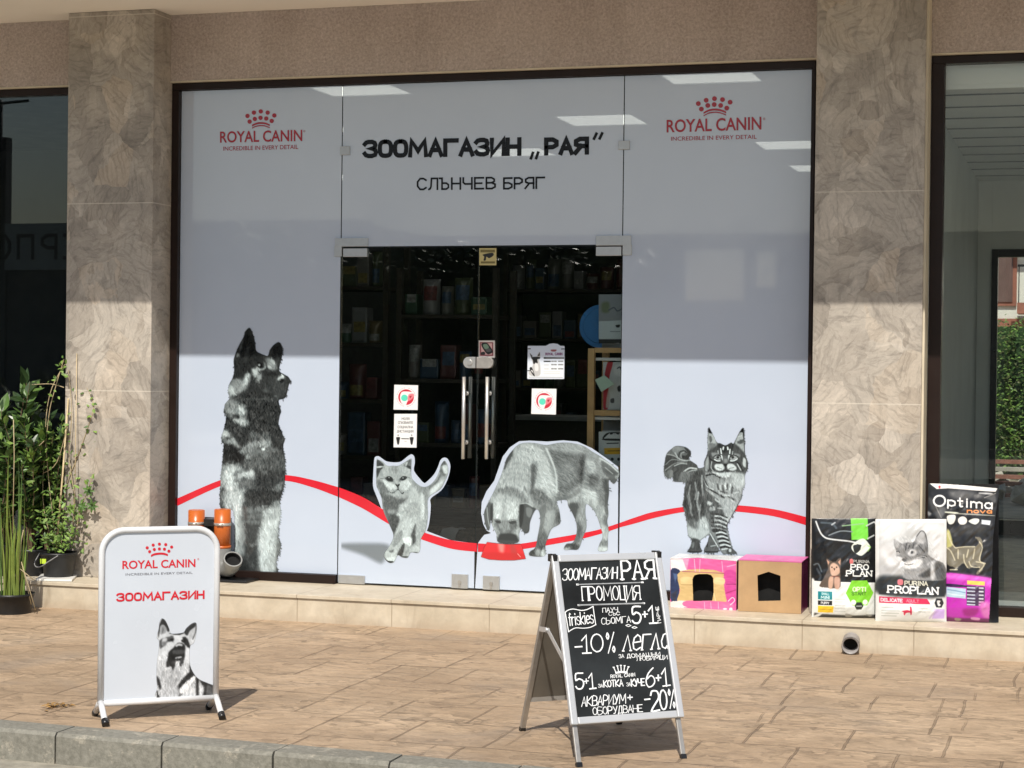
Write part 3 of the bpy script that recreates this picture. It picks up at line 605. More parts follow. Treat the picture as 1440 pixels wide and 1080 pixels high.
vinyl([('СЛЪНЧЕВ', T3(318, 803), T3(652, 799), T3(318, 750)), ('БРЯГ', T3(682, 800), T3(860, 797), T3(682, 748))], GP, m_dark, pt_, 'town_lettering', .0112)
for q, par in ((((426.5, 186), (429.5, 186), (426.5, 183)), pl_), (((1073, 169), (1076.3, 169), (1073, 165.5)), pr_)): text([('®',)+q], GP, m_redtxt, par, 'registered_mark')
# red swoosh on each panel
YB = -.0088
strip('red_swoosh', [(248, 701.5), (310, 675), (345, 668), (401, 668), (440, 675), (475.3, 685)], [(248, 712), (310, 683.5), (345, 676), (401, 676), (440, 685.5), (475.3, 698.6)], YB, m_red, pl_)
strip('red_swoosh', [(476.8, 685.5), (510, 699), (542.7, 719), (567, 734), (593.7, 747.6), (634, 759.5), (670.5, 764)], [(476.8, 699.2), (510, 715), (542.7, 734.5), (567, 748), (593.7, 758.8), (634, 771.5), (670.5, 776)], YB, m_red, dl_)
strip('red_swoosh', [(672, 764), (710, 766), (736.6, 764), (771, 758), (812, 751), (843, 744.5), (869.5, 736)], [(672, 776), (710, 776), (736.6, 772), (771, 766.5), (812, 759), (843, 751.2), (869.5, 742.5)], YB, m_red, dr_)
strip('red_swoosh', [(871, 735.5), (895, 727), (920, 719.6), (961, 712.8), (1000, 709.6), (1036, 710.4), (1088, 716), (1133.5, 727)], [(871, 741.8), (895, 735.5), (920, 728.4), (961, 720), (1000, 717.8), (1036, 719.4), (1088, 726), (1133.5, 738.5)], YB, m_red, pr_)
# film on the doors: below the swoosh and round the animals
T12 = lambda s_: [(x/12+520, y/12+630) for x, y in (tuple(map(float, q.split(','))) for q in s_.split())]
kit_up = T12("240,1090 195,1000 100,780 55,640 60,420 75,200 95,148 150,140 210,178 280,224 400,242 500,236 560,206 650,132 710,106 752,150 760,250 745,380 830,500 910,586 960,570 1080,450 1150,320 1190,210 1245,163 1310,180 1358,280 1345,420 1290,580 1200,720 1030,850 1030,950 1025,1080 1000,1280 962,1400")
sw_top = [(477, 685.6), (510, 699.2), (536, 714.5)]
fl_poly = list(sw_top)+list(smooth_pts(kit_up[1:], False, 3)[2:])+[(634, 759.6), (671, 764.2)]
fl_bot = [at(671, 790, YB), at(477, 790, YB)]
def film_poly(px, x0, x1, parent):
    P = [Vector(at(*q, -.0078)) for q in px]; P = [Vector((min(max(p.x, x0), x1), p.y, p.z)) for p in P]
    P += [Vector((x1, -.0078, .013)), Vector((x0, -.0078, .013))]; return sheet('film', P, m_film, parent)
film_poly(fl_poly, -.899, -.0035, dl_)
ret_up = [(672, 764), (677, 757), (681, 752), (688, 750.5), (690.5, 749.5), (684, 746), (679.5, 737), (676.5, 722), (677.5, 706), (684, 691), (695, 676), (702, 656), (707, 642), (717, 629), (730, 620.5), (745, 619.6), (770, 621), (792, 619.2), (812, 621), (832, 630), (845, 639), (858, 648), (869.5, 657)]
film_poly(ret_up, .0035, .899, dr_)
# ------------------------------------------------------------------ printed animals
# --- shepherd on the left panel
a = Art(300, 455, 412, 812, 1.55)
a.T = (300, 450, 9)
A_ = lambda s_, oy: [(x, y+oy) for x, y in (tuple(map(float, q.split(','))) for q in s_.split())]
sil = A_("450,98 400,150 385,210 330,310 290,400 258,500 262,600 262,660 240,740 200,820 188,920 205,990 150,1060", 0)+A_("140,30 130,90 165,120 150,230 125,330 103,400 110,470 130,500 112,740 95,880 90,1000", 1080)+A_("85,60 88,210 150,225 255,260 272,450 275,560 270,800 285,900 300,1062 785,1058 795,920 832,790 855,700 850,650 818,560 845,350 850,220 840,150 880,0", 2160)+A_("900,1000 910,850 905,680 890,580 885,500 905,430 875,370 868,330 825,250 840,130 858,80 842,20", 1080)+A_("835,1075 830,1012 900,990 930,930 955,820 975,770 950,720 900,690 840,650 837,590 865,480 875,380 860,310 825,280 770,310 720,370 690,450 640,440 600,425 545,390 530,310 515,220 480,130", 0)
a.f(sil, 46, 1.2, mask=True)
def f(s_, t_, so=2., oy=0, jag=.3, **k):
    if so > 1.6: a.f(A_(s_, oy), t_, so*1.9+1, jag=jag*1.6+.9, **k); a.f(A_(s_, oy), t_, so*1.1, jag=jag*2.6+1.2, op=.45)
    else: a.f(A_(s_, oy), t_, so, **k)
f("385,230 440,170 500,330 500,440 340,450 350,330", 30, 3); f("380,230 365,330 330,420 345,300", 80, 1.5); f("420,360 445,340 440,450 415,450", 62, 2)
f("300,420 325,425 330,465 295,470", 130, 1.5); f("830,310 865,390 850,500 800,560 730,480 740,400", 36, 2); f("800,480 830,490 815,580 790,560", 58, 2)
f("670,490 720,480 770,530 800,600 790,640 740,635 700,600 680,560", 130, 2); f("740,490 790,540 770,570 730,530", 165, 1.5); f("690,570 750,600 770,635 700,620", 175, 1.5)
f("280,500 450,470 640,520 650,600 560,540 520,600 480,700 350,720 265,690", 38, 4); f("560,545 600,545 620,580 600,605 570,600", 12, 1); f("570,560 590,558 590,580 572,582", 190, .8)
f("530,590 560,605 620,615 650,580 640,540 660,560 660,620 600,640 545,625", 170, 1.2); f("500,620 545,630 570,665 540,720 500,690 492,650", 185, 1.8); f("560,720 600,670 620,700 580,775 545,780", 150, 1.8)
f("620,640 830,650 930,720 950,800 900,950 780,960 660,930 600,850 640,740", 52, 5); f("640,660 760,650 840,680 800,700 660,700", 40, 3)
f("410,690 450,680 465,710 440,800 390,860 340,850 375,790", 195, 2, jag=.5); f("240,760 360,760 380,800 330,860 250,900 210,860", 125, 3, jag=.8); f("190,850 260,850 280,930 250,960 200,960", 180, 3, jag=1); f("330,850 420,850 400,890 300,930 280,900", 140, 3, jag=.8)
f("810,740 850,700 890,700 905,735 850,750 815,765", 195, 1.3); f("840,750 890,745 880,790 845,785", 16, 1.2); f("820,770 850,800 900,790 890,810 840,810", 100, 1.5)
f("640,870 690,880 680,910 630,900", 80, 2); f("760,960 800,955 830,975 790,970", 120, 1.3); f("700,760 900,820 870,940 760,930", 60, 5)
f("200,1000 820,985 830,1015 210,1015", 68, 2.5, sm=False)
f("160,1010 330,1040 360,1075 390,1080 300,1110 150,1120", 130, 4, jag=1.2)
B_ = 1080
f("150,20 380,10 410,90 400,180 330,200 260,170 170,110 145,70", 110, 5, B_, jag=1.5); f("310,40 380,30 395,110 330,120", 195, 3, B_, jag=1); f("260,170 400,180 440,240 350,260 280,210", 170, 3, B_, jag=1.2); f("190,60 290,50 290,90 200,100", 150, 2, B_, jag=1); f("270,120 330,130 320,160 260,150", 40, 2, B_)
f("130,320 200,330 210,380 180,420 110,410", 190, 3, B_, jag=.8); f("130,440 250,400 290,450 330,540 300,550 240,490 160,490", 175, 3, B_, jag=.8); f("140,400 230,405 200,440 140,435", 70, 2, B_)
f("170,240 330,260 380,420 380,520 330,480 250,380 200,330", 48, 5, B_); f("130,510 240,510 380,600 390,760 330,800 120,760", 26, 8, B_)
f("420,500 540,450 560,520 480,560 380,600 350,580", 140, 3, B_, jag=1); f("600,440 700,420 730,500 690,530 570,520", 150, 3, B_, jag=1); f("470,350 560,360 560,420 480,430", 92, 3, B_, jag=1); f("610,360 710,360 690,430 600,420", 92, 3, B_, jag=1)
f("400,560 520,540 620,560 780,550 800,580 640,600 540,640 430,640", 110, 4, B_, jag=1); f("610,545 650,540 650,565 620,570", 240, 1.5, B_); f("420,640 480,650 470,680 430,680", 180, 2, B_); f("610,620 700,600 700,680 620,690", 110, 4, B_)
f("400,700 560,650 700,700 690,800 520,830 420,820", 82, 6, B_, jag=1.2); f("700,640 890,630 900,830 720,830", 74, 5, B_)
f("120,760 330,760 390,850 380,1080 110,1080 100,900", 165, 6, B_, jag=2); f("170,860 260,830 270,1000 190,1080 160,980", 208, 5, B_, jag=1.5); f("380,860 510,830 525,950 470,930 380,910", 200, 3, B_, jag=1); f("270,860 310,850 300,950 275,960", 105, 3, B_, jag=1); f("330,960 400,940 380,1050 340,1080", 90, 3, B_, jag=1)
f("620,830 690,850 670,870 620,860", 180, 2, B_, jag=.6); f("390,930 530,960 560,1080 390,1080", 92, 5, B_, jag=1.5); f("560,860 700,850 880,900 870,1080 560,1080", 50, 8, B_); f("770,1040 870,980 860,1080 760,1080", 120, 4, B_, jag=1)
L_ = 2160
f("85,0 160,0 150,210 88,210", 66, 4, L_); f("110,60 200,30 200,200 150,220", 150, 4, L_, jag=1.2); f("200,30 400,0 400,130 380,300 410,500 390,780 300,780 270,790 280,560 255,260 170,220", 188, 5, L_, jag=1.); f("240,260 330,260 330,800 280,860 275,560", 208, 5, L_); f("330,330 395,300 410,540 380,560 350,460", 135, 5, L_, jag=.8); f("320,600 390,580 385,780 310,790", 150, 6, L_)
f("400,130 640,180 680,230 620,420 560,560 560,700 600,1060 480,1060 400,740 415,520 395,330", 62, 5, L_); f("540,220 640,215 630,270 560,260", 130, 2.5, L_, jag=.8); f("420,230 520,250 510,290 430,280", 115, 3, L_, jag=.8); f("440,310 600,300 610,340 450,350", 100, 3, L_, jag=1); f("440,380 570,380 580,410 450,410", 115, 2.5, L_, jag=.8); f("470,680 530,675 530,700 480,700", 110, 2, L_)
f("830,190 845,340 810,560 790,780 770,1055 610,1055 570,760 570,580 620,400 690,240", 200, 5, L_); f("640,260 830,200 830,330 660,400", 172, 5, L_, jag=1.2); f("770,500 815,560 800,760 770,820 760,650", 168, 5, L_); f("620,190 700,185 690,200 620,205", 190, 1.5, L_); f("700,850 760,840 750,1050 700,1050", 165, 5, L_); f("820,560 850,650 855,700 825,790 810,720", 110, 2.5, L_); f("420,10 700,0 830,60 820,150 640,180 440,120", 44, 8, L_); f("740,150 830,130 830,200 760,200", 140, 3, L_, jag=1)
a.blur(.9); a.fur(78, 34, 4.5, 1.0, A_("150,1040 850,1040", 0)+A_("920,1000", 1080)+A_("860,200 250,240 90,200", 2160)+A_("90,900", 1080)); a.fur(115, 34, 3.5, 1., A_("150,1040 850,1040", 0)+A_("920,1000", 1080)+A_("860,200 250,240 90,200", 2160)+A_("90,900", 1080)); a.fur(95, 14, 3, .9); a.fur(20, 12, 6, 3)
a.tufts(1500, 80, 6, 1.0, .30, 30, edge=260)
a.mesh('shepherd_print', FAC, m_print, pl_, GN)
# --- kitten on the left door
a = Art(520, 632, 642, 795, 1.7); a.T = (520, 630, 12)
def AA(art):
    return lambda s_, t_, so=1.5, oy=0, **k: art.f([(x, y+oy) for x, y in (tuple(map(float, q.split(','))) for q in s_.split())], t_, so, **k)
f = AA(a)
K2 = 960  # offset of the leg crop (710-630)*12
body = "115,215 150,200 215,230 290,300 400,300 480,300 560,260 690,180 705,215 700,330 700,470 740,550 870,650 990,640 1100,540 1170,400 1200,290 1260,215 1310,290 1320,420 1250,590 1180,700 990,840 980,1080 975,1200 940,1390 860,1540 850,1700 810,1770 690,1760 640,1850 540,1840 470,1810 400,1930 300,1920 240,1800 340,1640 400,1480 330,1290 230,1060 200,850 140,700 110,600"
f(body, 158, 1., mask=True)
f("115,215 160,210 240,290 180,310 130,330", 70, 1.5); f("120,340 220,330 180,380 135,480 118,500", 66, 1.8); f("130,310 200,305 190,330 130,335", 190, 1); f("580,280 690,190 690,330 640,310", 105, 1.5); f("570,300 690,310 685,400 640,350", 60, 1.5); f("610,250 640,240 620,300 600,300", 180, 1.2); f("620,340 690,360 680,400", 175, 1)
f("300,310 560,290 700,420 690,620 560,560 520,440 400,430 300,480 160,480 240,370", 168, 4); f("360,300 480,300 470,420 400,420", 140, 3, jag=.6)
for x in (330, 380, 430, 480, 530): a.s([(x, 330), (x+12, 420)], 120, .7, .8, .6)
f("260,510 320,475 380,500 400,560 340,570 290,545", 62, 1); f("290,500 340,485 375,520 350,560 310,545", 48, .8); f("505,545 530,490 590,470 630,500 590,545 540,560", 62, 1); f("540,510 580,485 605,510 580,545", 48, .8); a.o(325, 500, 8, 200, soft=.5); a.o(560, 505, 8, 200, soft=.5)
a.s([(180, 515), (240, 510), (300, 480)], 90, .7); a.s([(610, 480), (680, 510)], 100, .7)
f("220,530 300,570 380,600 440,640 440,690 330,720 260,640", 205, 3); f("520,570 640,540 690,620 640,720 540,700 500,650", 195, 3); f("130,520 250,620 330,740 200,760 130,650", 112, 4, jag=.8); f("430,600 465,620 505,600 500,635 475,655 445,640", 42, .8); a.s([(475, 650), (475, 695), (400, 755), (350, 750)], 40, 1.2); a.s([(475, 695), (540, 770), (570, 750)], 40, 1.3)
f("400,790 470,710 540,785 480,810", 170, 1.5); a.s([(310, 740), (390, 700)], 120, .6); a.s([(600, 715), (670, 715)], 130, .6)
f("170,750 330,800 560,860 680,790 600,900 480,960 330,940 220,880", 96, 5); f("220,900 480,950 440,1150 380,1330 320,1300 250,1080", 92, 7); f("300,1060 400,1030 430,1090 330,1110", 140, 4, jag=.8)
f("690,660 800,700 880,900 880,1200 780,1290 560,1300 500,1000 620,900", 178, 7, jag=1); f("720,560 860,650 980,660 960,1000 900,980 850,800", 138, 5); f("860,760 920,850 915,1200 870,1100", 205, 4); f("560,1050 760,900 850,1000 800,1150 500,1180", 160, 4, jag=1.4); f("470,1100 600,1090 560,1180 450,1190", 185, 3, jag=1)
f("1000,650 1110,560 1180,420 1200,290 1230,420 1120,620 1010,760", 110, 4); f("1200,260 1260,220 1290,300 1210,300", 90, 2); f("1180,380 1260,350 1290,440 1250,480", 105, 3); f("1230,300 1310,300 1310,420 1250,420", 200, 3); f("1020,700 1200,560 1240,580 1050,790", 205, 5)
f("500,1200 760,1180 770,1270 700,1460 680,1560 560,1620 430,1800 330,1880 260,1800 400,1540", 172, 4); f("560,1250 760,1230 690,1430 560,1520", 190, 4, jag=.8); f("430,1480 540,1400 520,1560 400,1660", 140, 4, jag=.8); f("320,1160 500,1180 420,1440 385,1480", 74, 4); f("690,1500 770,1290 790,1400 780,1560 700,1640", 74, 3); f("780,1300 950,1200 870,1540 850,1720 790,1600", 165, 4); f("560,1530 700,1500 700,1640 600,1650", 222, 3); f("560,1640 640,1640 640,1840 540,1840", 160, 3); f("690,1680 840,1660 840,1760 690,1760", 185, 3)
f("460,1800 560,1620 590,1640 540,1840", 64, 2); f("260,1760 380,1730 460,1740 430,1900 310,1910", 186, 3); f("300,1850 420,1850 400,1925 300,1920", 210, 2); f("330,1730 400,1720 390,1760 340,1760", 110, 1.5); f("240,1840 300,1900 390,1910 390,1930 300,1935", 40, 1.5); f("550,1830 640,1830 620,1850 545,1850", 60, 1.2); f("700,1755 800,1755 780,1775 700,1775", 80, 1.2)
a.fur(80, 20, 3.5, .9); a.fur(115, 18, 3, .9); a.fur(30, 12, 5, 3)
a.T = (520, 630, 12); a.tufts(700, 85, 4, .8, .16, 40, "120,560 700,560 980,700 960,1400 700,1740 300,1850 240,1100")
a.mesh('kitten_print', FAC, m_print, dl_, GN)
# kitten's soft printed shadow on the floor of the picture (part of the print)
a = Art(480, 758, 548, 796, 1.2); a.f([(480, 765), (515, 764), (545, 766), (545, 778), (538, 791), (530, 790), (510, 780), (480, 770)], 120, 9, mask=True, sm=True); a.a *= .6
a.mesh('kitten_shadow_print', lambda X, Y: at_arr(X, Y, (0, -.0084, 0), (0, 1, 0)), m_print, dl_, GN)
# --- retriever with the red bowl on the right door
a = Art(674, 618, 871, 792, 1.55); a.T = (670, 610, 5.686); f = AA(a)
f("215,280 240,200 290,130 340,85 400,72 470,75 560,90 640,75 720,70 790,80 860,100 930,145 990,180 1060,230 1130,290 1142,330 1100,400 1060,370 1060,470 1050,560 1055,640 1045,700 1055,760 1050,830 1050,900 1040,935 975,935 985,880 1010,820 985,720 955,640 920,590 880,560 870,620 880,740 850,830 815,920 760,925 700,925 720,880 770,870 800,800 800,720 770,640 735,580 720,530 640,540 660,600 672,700 650,730 600,760 570,830 550,900 545,975 430,975 430,940 470,910 490,820 510,700 500,620 470,610 430,700 420,780 385,795 360,760 340,800 330,870 180,870 160,800 130,740 115,690 105,760 90,770 70,720 60,640 75,590 110,520 150,440 190,350", 142, 1.2, mask=True)
f("290,150 360,90 450,90 560,150 600,260 640,400 630,470 560,560 480,570 430,420 440,300 380,220", 176, 6, jag=.6)
f("240,200 290,130 280,190 220,280", 66, 2.5); f("230,270 330,180 420,230 440,340 430,440 330,420 180,420", 168, 8, jag=.8)
for q in ("260,250 330,235 400,255", "250,290 330,275 420,300", "230,330 330,315 420,340", "215,370 320,355 410,385", "330,110 400,120 440,180"): a.s([tuple(map(float, z.split(','))) for z in q.split()], 122, 1.6, 2., .7)
f("440,250 480,270 470,400 440,470", 92, 6); f("500,340 620,330 640,420 560,480 470,480", 186, 8, jag=.8); f("430,470 500,440 590,520 560,570 480,560", 104, 7, jag=.6)
f("550,120 650,120 770,160 880,180 840,300 830,400 740,460 660,520 640,400 600,260", 100, 10); f("560,110 720,85 840,110 800,150 680,140", 150, 8, jag=.8); f("650,260 780,240 800,340 700,420 640,340", 118, 9, jag=1); f("840,180 885,170 870,300 840,400 820,330", 62, 6)
a.s([(560, 120), (620, 260), (642, 380), (640, 470)], 205, 2.2, 1.6); a.s([(700, 200), (760, 260), (740, 340)], 150, 1.5, 2, .7); a.s([(690, 400), (750, 370), (800, 330)], 150, 1.4, 2, .7); a.s([(650, 170), (720, 230), (720, 300)], 140, 1.4, 2, .6)
f("880,150 990,190 1050,280 1060,420 960,470 870,430 860,300", 136, 8, jag=1.6); f("980,190 1060,240 1130,300 1090,320 1040,280", 175, 4, jag=.8); f("1050,280 1120,310 1100,330 1030,310", 78, 3, jag=.6); f("1000,360 1130,360 1125,385 1060,385", 92, 4)
f("880,200 950,240 930,320 890,280", 172, 4, jag=1); f("900,330 980,340 960,420 890,400", 92, 5, jag=1.2); f("1010,370 1058,390 1052,560 1020,500", 80, 4, jag=.6); f("950,420 1030,470 1040,600 990,560", 120, 5, jag=1)
f("640,500 720,500 830,420 830,540 740,560 690,520", 158, 5, jag=.8); f("650,470 720,470 740,510 660,530", 118, 5, jag=.6)
f("860,440 920,470 900,560 850,560", 188, 4, jag=.6); f("920,460 960,480 960,580 930,560", 200, 4, jag=.8)
f("740,560 830,560 800,640 790,700 770,640", 84, 4); f("830,560 870,540 870,640 885,740 850,800 820,700", 142, 5); f("800,700 850,760 820,860 780,870 800,800", 96, 4); f("710,890 780,875 820,900 800,925 700,925", 62, 3); f("700,915 760,905 720,935 700,930", 190, 2)
f("950,580 1040,600 1020,700 980,680", 160, 5); f("1020,640 1052,690 1050,760 1020,740", 104, 4); f("990,720 1050,760 1040,850 1000,830", 178, 4); f("990,850 1050,850 1045,910 985,900", 128, 4); f("975,905 1040,905 1040,938 975,938", 205, 2)
f("510,580 640,530 640,640 650,730 600,760 560,830 500,800 510,700", 128, 6, jag=.8); f("630,600 672,640 668,710 640,720", 82, 4, jag=1.2); f("510,640 600,640 590,760 510,740", 150, 7, jag=1.2); f("490,800 560,800 545,910 470,900", 92, 5); f("430,930 540,905 545,975 430,975", 62, 3); f("470,930 505,920 505,970 475,970", 150, 2); f("520,930 545,930 545,975 520,975", 205, 2)
# head
f("110,560 160,470 240,430 330,450 400,520 440,600 370,660 340,790 320,860 180,860 150,760 115,680", 172, 7); f("160,450 250,420 350,460 420,540 380,560 300,500 200,480", 128, 6, jag=.6); a.s([(150, 480), (240, 440), (340, 470), (410, 560)], 112, 2, 2.5, .7); a.s([(180, 430), (280, 410), (380, 460), (440, 560)], 205, 2, 2, .8)
f("75,590 110,550 120,680 115,760 90,770 65,700", 92, 3); a.s([(82, 600), (95, 690), (108, 740)], 180, 1.2); f("110,600 130,590 125,690 108,680", 40, 2)
f("370,570 440,590 475,610 440,700 420,790 385,795 360,740", 74, 4, jag=.5); f("400,580 450,600 430,660 400,640", 120, 3, jag=.6); f("345,570 385,580 370,700 345,740", 46, 3)
f("140,560 200,560 205,680 140,680", 196, 6); f("240,560 330,560 330,680 250,690", 192, 6); a.s([(215, 580), (210, 690), (205, 800)], 112, 2.5, 3, .6)
f("145,692 190,692 198,714 168,718", 74, 2); f("255,702 315,694 320,714 280,724", 74, 2); f("140,715 190,730 180,760 150,745", 112, 3); f("260,730 330,725 320,760 280,765", 96, 3)
f("175,770 240,760 330,790 330,865 180,865", 86, 6); f("190,820 280,820 280,868 190,868", 60, 4); f("290,780 340,800 330,860 295,850", 168, 4, jag=.8); f("160,790 185,780 190,840 168,830", 150, 3); f("210,700 250,700 245,790 200,790", 130, 5)
a.blur(1.5); a.fur(40, 26, 5, 1.1, "400,80 1140,300 1100,480 640,520 500,560 330,150"); a.fur(95, 24, 3.5, 1., "60,900 60,420 500,420 680,560 680,980"); a.fur(70, 16, 4, 1.); a.fur(120, 14, 3.5, 1.); a.tufts(1300, lambda x, y: 35 if x > 760 and y < 700 else 85, 6, 1., .20, 30, edge=50)
f("72,592 112,548 122,640 118,750 92,772 66,705", 88, 2.2, op=.85); a.s([(84, 590), (92, 680), (106, 742)], 176, 1.2, 1.2, .8); f("112,580 132,560 130,700 112,690", 52, 2, op=.8)
f("372,562 440,585 476,610 440,700 420,782 388,795 358,745", 78, 2.4, op=.85, jag=.4); f("400,590 446,606 430,668 402,650", 128, 2.5, op=.8); f("345,575 380,580 368,715 345,745", 48, 2.2, op=.8); a.s([(352, 560), (400, 556), (450, 580)], 190, 1.3, 1.3, .8)
a.s([(560, 120), (620, 260), (642, 380), (640, 470)], 205, 1.8, 1.6, .75); a.s([(225, 280), (250, 210), (288, 140)], 70, 2, 1.6, .8); a.s([(440, 260), (452, 350), (440, 470)], 86, 3, 3, .6)
f("1000,215 1060,250 1135,310 1105,345 1130,390 1090,398 1050,350 1010,300", 84, 3, op=.75, jag=1); a.s([(985, 195), (1060, 240), (1130, 305)], 205, 1.6, 1.4, .8); a.s([(1030, 270), (1090, 320)], 170, 1.2, 1.4, .8); f("1035,400 1060,470 1052,640 1025,600", 70, 3, op=.6, jag=1)
f("640,505 720,505 828,425 826,470 730,530 660,530", 92, 4, op=.5); f("735,570 800,560 790,690 765,640", 76, 3, op=.7); f("505,600 560,590 520,800 492,820", 96, 3, op=.6); f("560,640 640,610 600,740 560,800", 170, 5, op=.5, jag=1)
f("148,694 186,694 194,712 168,716", 66, 1.6); f("258,704 310,696 316,712 280,722", 66, 1.6); a.s([(140, 690), (165, 682), (195, 694)], 110, 1.2, 1.2, .8); a.s([(250, 700), (285, 686), (325, 692)], 110, 1.2, 1.2, .8); f("176,822 200,800 300,800 330,830 325,866 182,866", 58, 4); a.s([(245, 700), (240, 790)], 120, 1.6, 2.5, .6); a.s([(75, 600), (62, 680), (90, 768), (115, 752)], 62, 1., 1., .7); a.s([(440, 592), (472, 612), (436, 700), (418, 778), (386, 792)], 58, 1., 1., .7)
# bowl
a.f("85,865 170,875 260,880 350,878 365,900 395,1000 300,1012 200,1012 100,1005 35,985 60,910", (205, 52, 56), .8, mask=True, sm=False, add=True)
f("85,865 180,862 350,872 355,885 260,885 170,880", (150, 36, 40), 1.2); f("175,880 220,880 215,950 185,940", (244, 130, 125), 6); f("270,890 300,890 340,1000 290,1005", (180, 62, 62), 5); f("60,950 390,960 395,1000 300,1012 100,1005 35,985", (186, 48, 50), 4, op=.7); a.s([(330, 960), (352, 985)], (240, 170, 165), .8); f("170,850 330,860 330,882 180,880", 70, 2)
a.mesh('retriever_print', FAC, m_print, dr_, GN)
# --- maine coon on the right panel
a = Art(930, 598, 1056, 782, 1.7); a.T = (925, 595, 10.286); f = AA(a); K = 926.
body = [(x, y) for x, y in (tuple(map(float, q.split(','))) for q in "735,65 770,110 850,270 905,290 980,320 1060,280 1100,290 1180,130 1240,70 1255,250 1262,430 1300,560 1300,660 1260,760 1260,900 1230,960 1215,1080".split())]
body += [(x, y+K) for x, y in (tuple(map(float, q.split(','))) for q in "1180,220 1110,360 1015,530 1020,650 1060,800 1080,880 1140,960 940,955 880,860 870,940 670,935 720,800 745,690 700,710 610,780 615,860 630,938 435,938 470,860 490,760 440,700 420,500 400,400 360,250 380,150".split())]
body += [(x, y) for x, y in (tuple(map(float, q.split(','))) for q in "385,950 400,860 300,850 230,840 215,780 160,800 90,730 100,560 130,440 200,370 270,330 400,345 470,400 480,460 450,520 560,600 590,650 670,630 670,560 720,420 720,250".split())]
a.f(body, 92, 1., mask=True)
ln = lambda pts, t_, wd, so=.9, op=1., oy=0: a.s([(x, y+oy) for x, y in (tuple(map(float, q.split(','))) for q in pts.split())], t_, wd, so, op)
# tail
f("200,370 280,335 380,350 420,380 330,400 290,430 260,460", 120, 2, jag=.5); f("380,350 470,400 475,470 440,525 370,520 340,470 400,470 430,430", 46, 2); ln("300,500 320,420 380,400 420,430", 40, 1.3); ln("340,500 340,440 380,420", 150, 1.2); ln("250,430 300,510 380,540 460,540", 165, 1.6); f("110,480 240,480 300,540 240,600 110,700", 60, 4, jag=1)
ln("130,450 230,470 290,510", 140, 1.4); ln("115,600 200,530 330,540", 120, 1.3); ln("110,680 220,600 330,570 450,570", 130, 1.6); f("200,620 340,580 480,560 570,640 480,680 300,820 230,820", 66, 4, jag=1.); ln("240,620 330,585 420,590", 160, 1.4); ln("380,700 460,650 560,660", 185, 2); ln("400,740 480,690 560,680", 160, 1.4); f("330,720 430,700 480,760 390,850 310,840", 100, 3, jag=1.2)
f("150,700 210,680 215,780 165,795", 110, 2, jag=.6); ln("440,560 520,570 570,620", 60, 1.5)
# ears
f("740,120 800,170 850,290 800,370 725,390 730,200", 165, 3); f("735,65 775,110 790,145 740,140", 28, 1.5); f("750,180 790,230 760,280 745,250", 92, 2, jag=.5); f("740,290 830,300 800,370 740,380", 112, 3, jag=.8); f("1120,280 1190,140 1230,130 1250,300 1250,430 1170,350", 160, 3); f("1180,130 1240,70 1235,130 1200,130", 26, 1.5); ln("1235,120 1250,280 1258,420", 40, 1.3); f("1150,270 1230,230 1230,290 1160,300", 84, 2, jag=.8); ln("1160,200 1215,180", 200, .8)
# head
f("720,420 850,330 980,310 1110,300 1240,420 1300,560 1290,680 1200,730 1000,790 800,730 690,700 680,560", 70, 4); f("870,300 980,320 1090,290 1080,380 980,430 900,400", 46, 3, jag=.5)
for q, t_, wd in (("910,370 920,440", 225, 1.6), ("950,350 945,380", 220, 2), ("1010,350 1015,380", 220, 2), ("1045,380 1040,440", 225, 1.6), ("870,400 875,440", 180, 1.2), ("1085,410 1080,450", 170, 1.2), ("920,470 940,530", 215, 1.8), ("1030,470 1010,540", 220, 2)): ln(q, t_, wd)
f("780,430 850,430 860,460 790,480", 130, 3, jag=.5); f("1100,440 1180,450 1180,490 1110,480", 130, 3, jag=.5); f("805,490 850,465 905,485 905,530 860,525", 150, 1.2); ln("810,490 850,462 910,480", 20, 1.1); a.o(868, 495, 22, 60, soft=.6); a.o(868, 494, 10, 12, soft=.4); ln("820,525 860,545 900,545", 225, 1.5); f("1050,500 1090,465 1150,490 1110,530 1060,535", 150, 1.2); ln("1050,490 1090,462 1160,485", 20, 1.1); a.o(1085, 495, 22, 60, soft=.6); a.o(1085, 494, 10, 12, soft=.4); ln("1050,545 1100,545 1150,515", 225, 1.5)
f("950,480 1010,480 1020,560 980,600 940,560", 92, 3); f("960,520 1000,520 1000,570 960,570", 130, 2); f("940,590 1015,590 980,640", 30, 1.); ln("978,630 978,670 920,705 850,705", 40, 1.2); ln("978,670 1030,710 1100,700", 40, 1.2)
f("830,600 930,590 960,660 900,690 830,660", 205, 2.5, jag=.4); f("1010,600 1080,590 1140,650 1090,690 1010,660", 205, 2.5, jag=.4); ln("860,640 920,660", 110, .8); ln("1030,660 1100,640", 110, .8); f("780,700 920,720 1060,710 1040,780 940,790 850,750", 200, 3)
f("690,560 730,480 740,600 720,690 690,680", 150, 3); ln("740,480 760,600 740,690", 40, 1.2); ln("780,560 770,640 800,690", 170, 1.2); ln("760,520 830,560 900,580", 30, 1.6); ln("1060,570 1140,560 1200,620 1230,690", 36, 1.6); f("1240,500 1275,540 1270,640 1230,600", 190, 2); ln("1150,590 1200,680", 190, 1.3); ln("1290,560 1295,680", 30, 1.2)
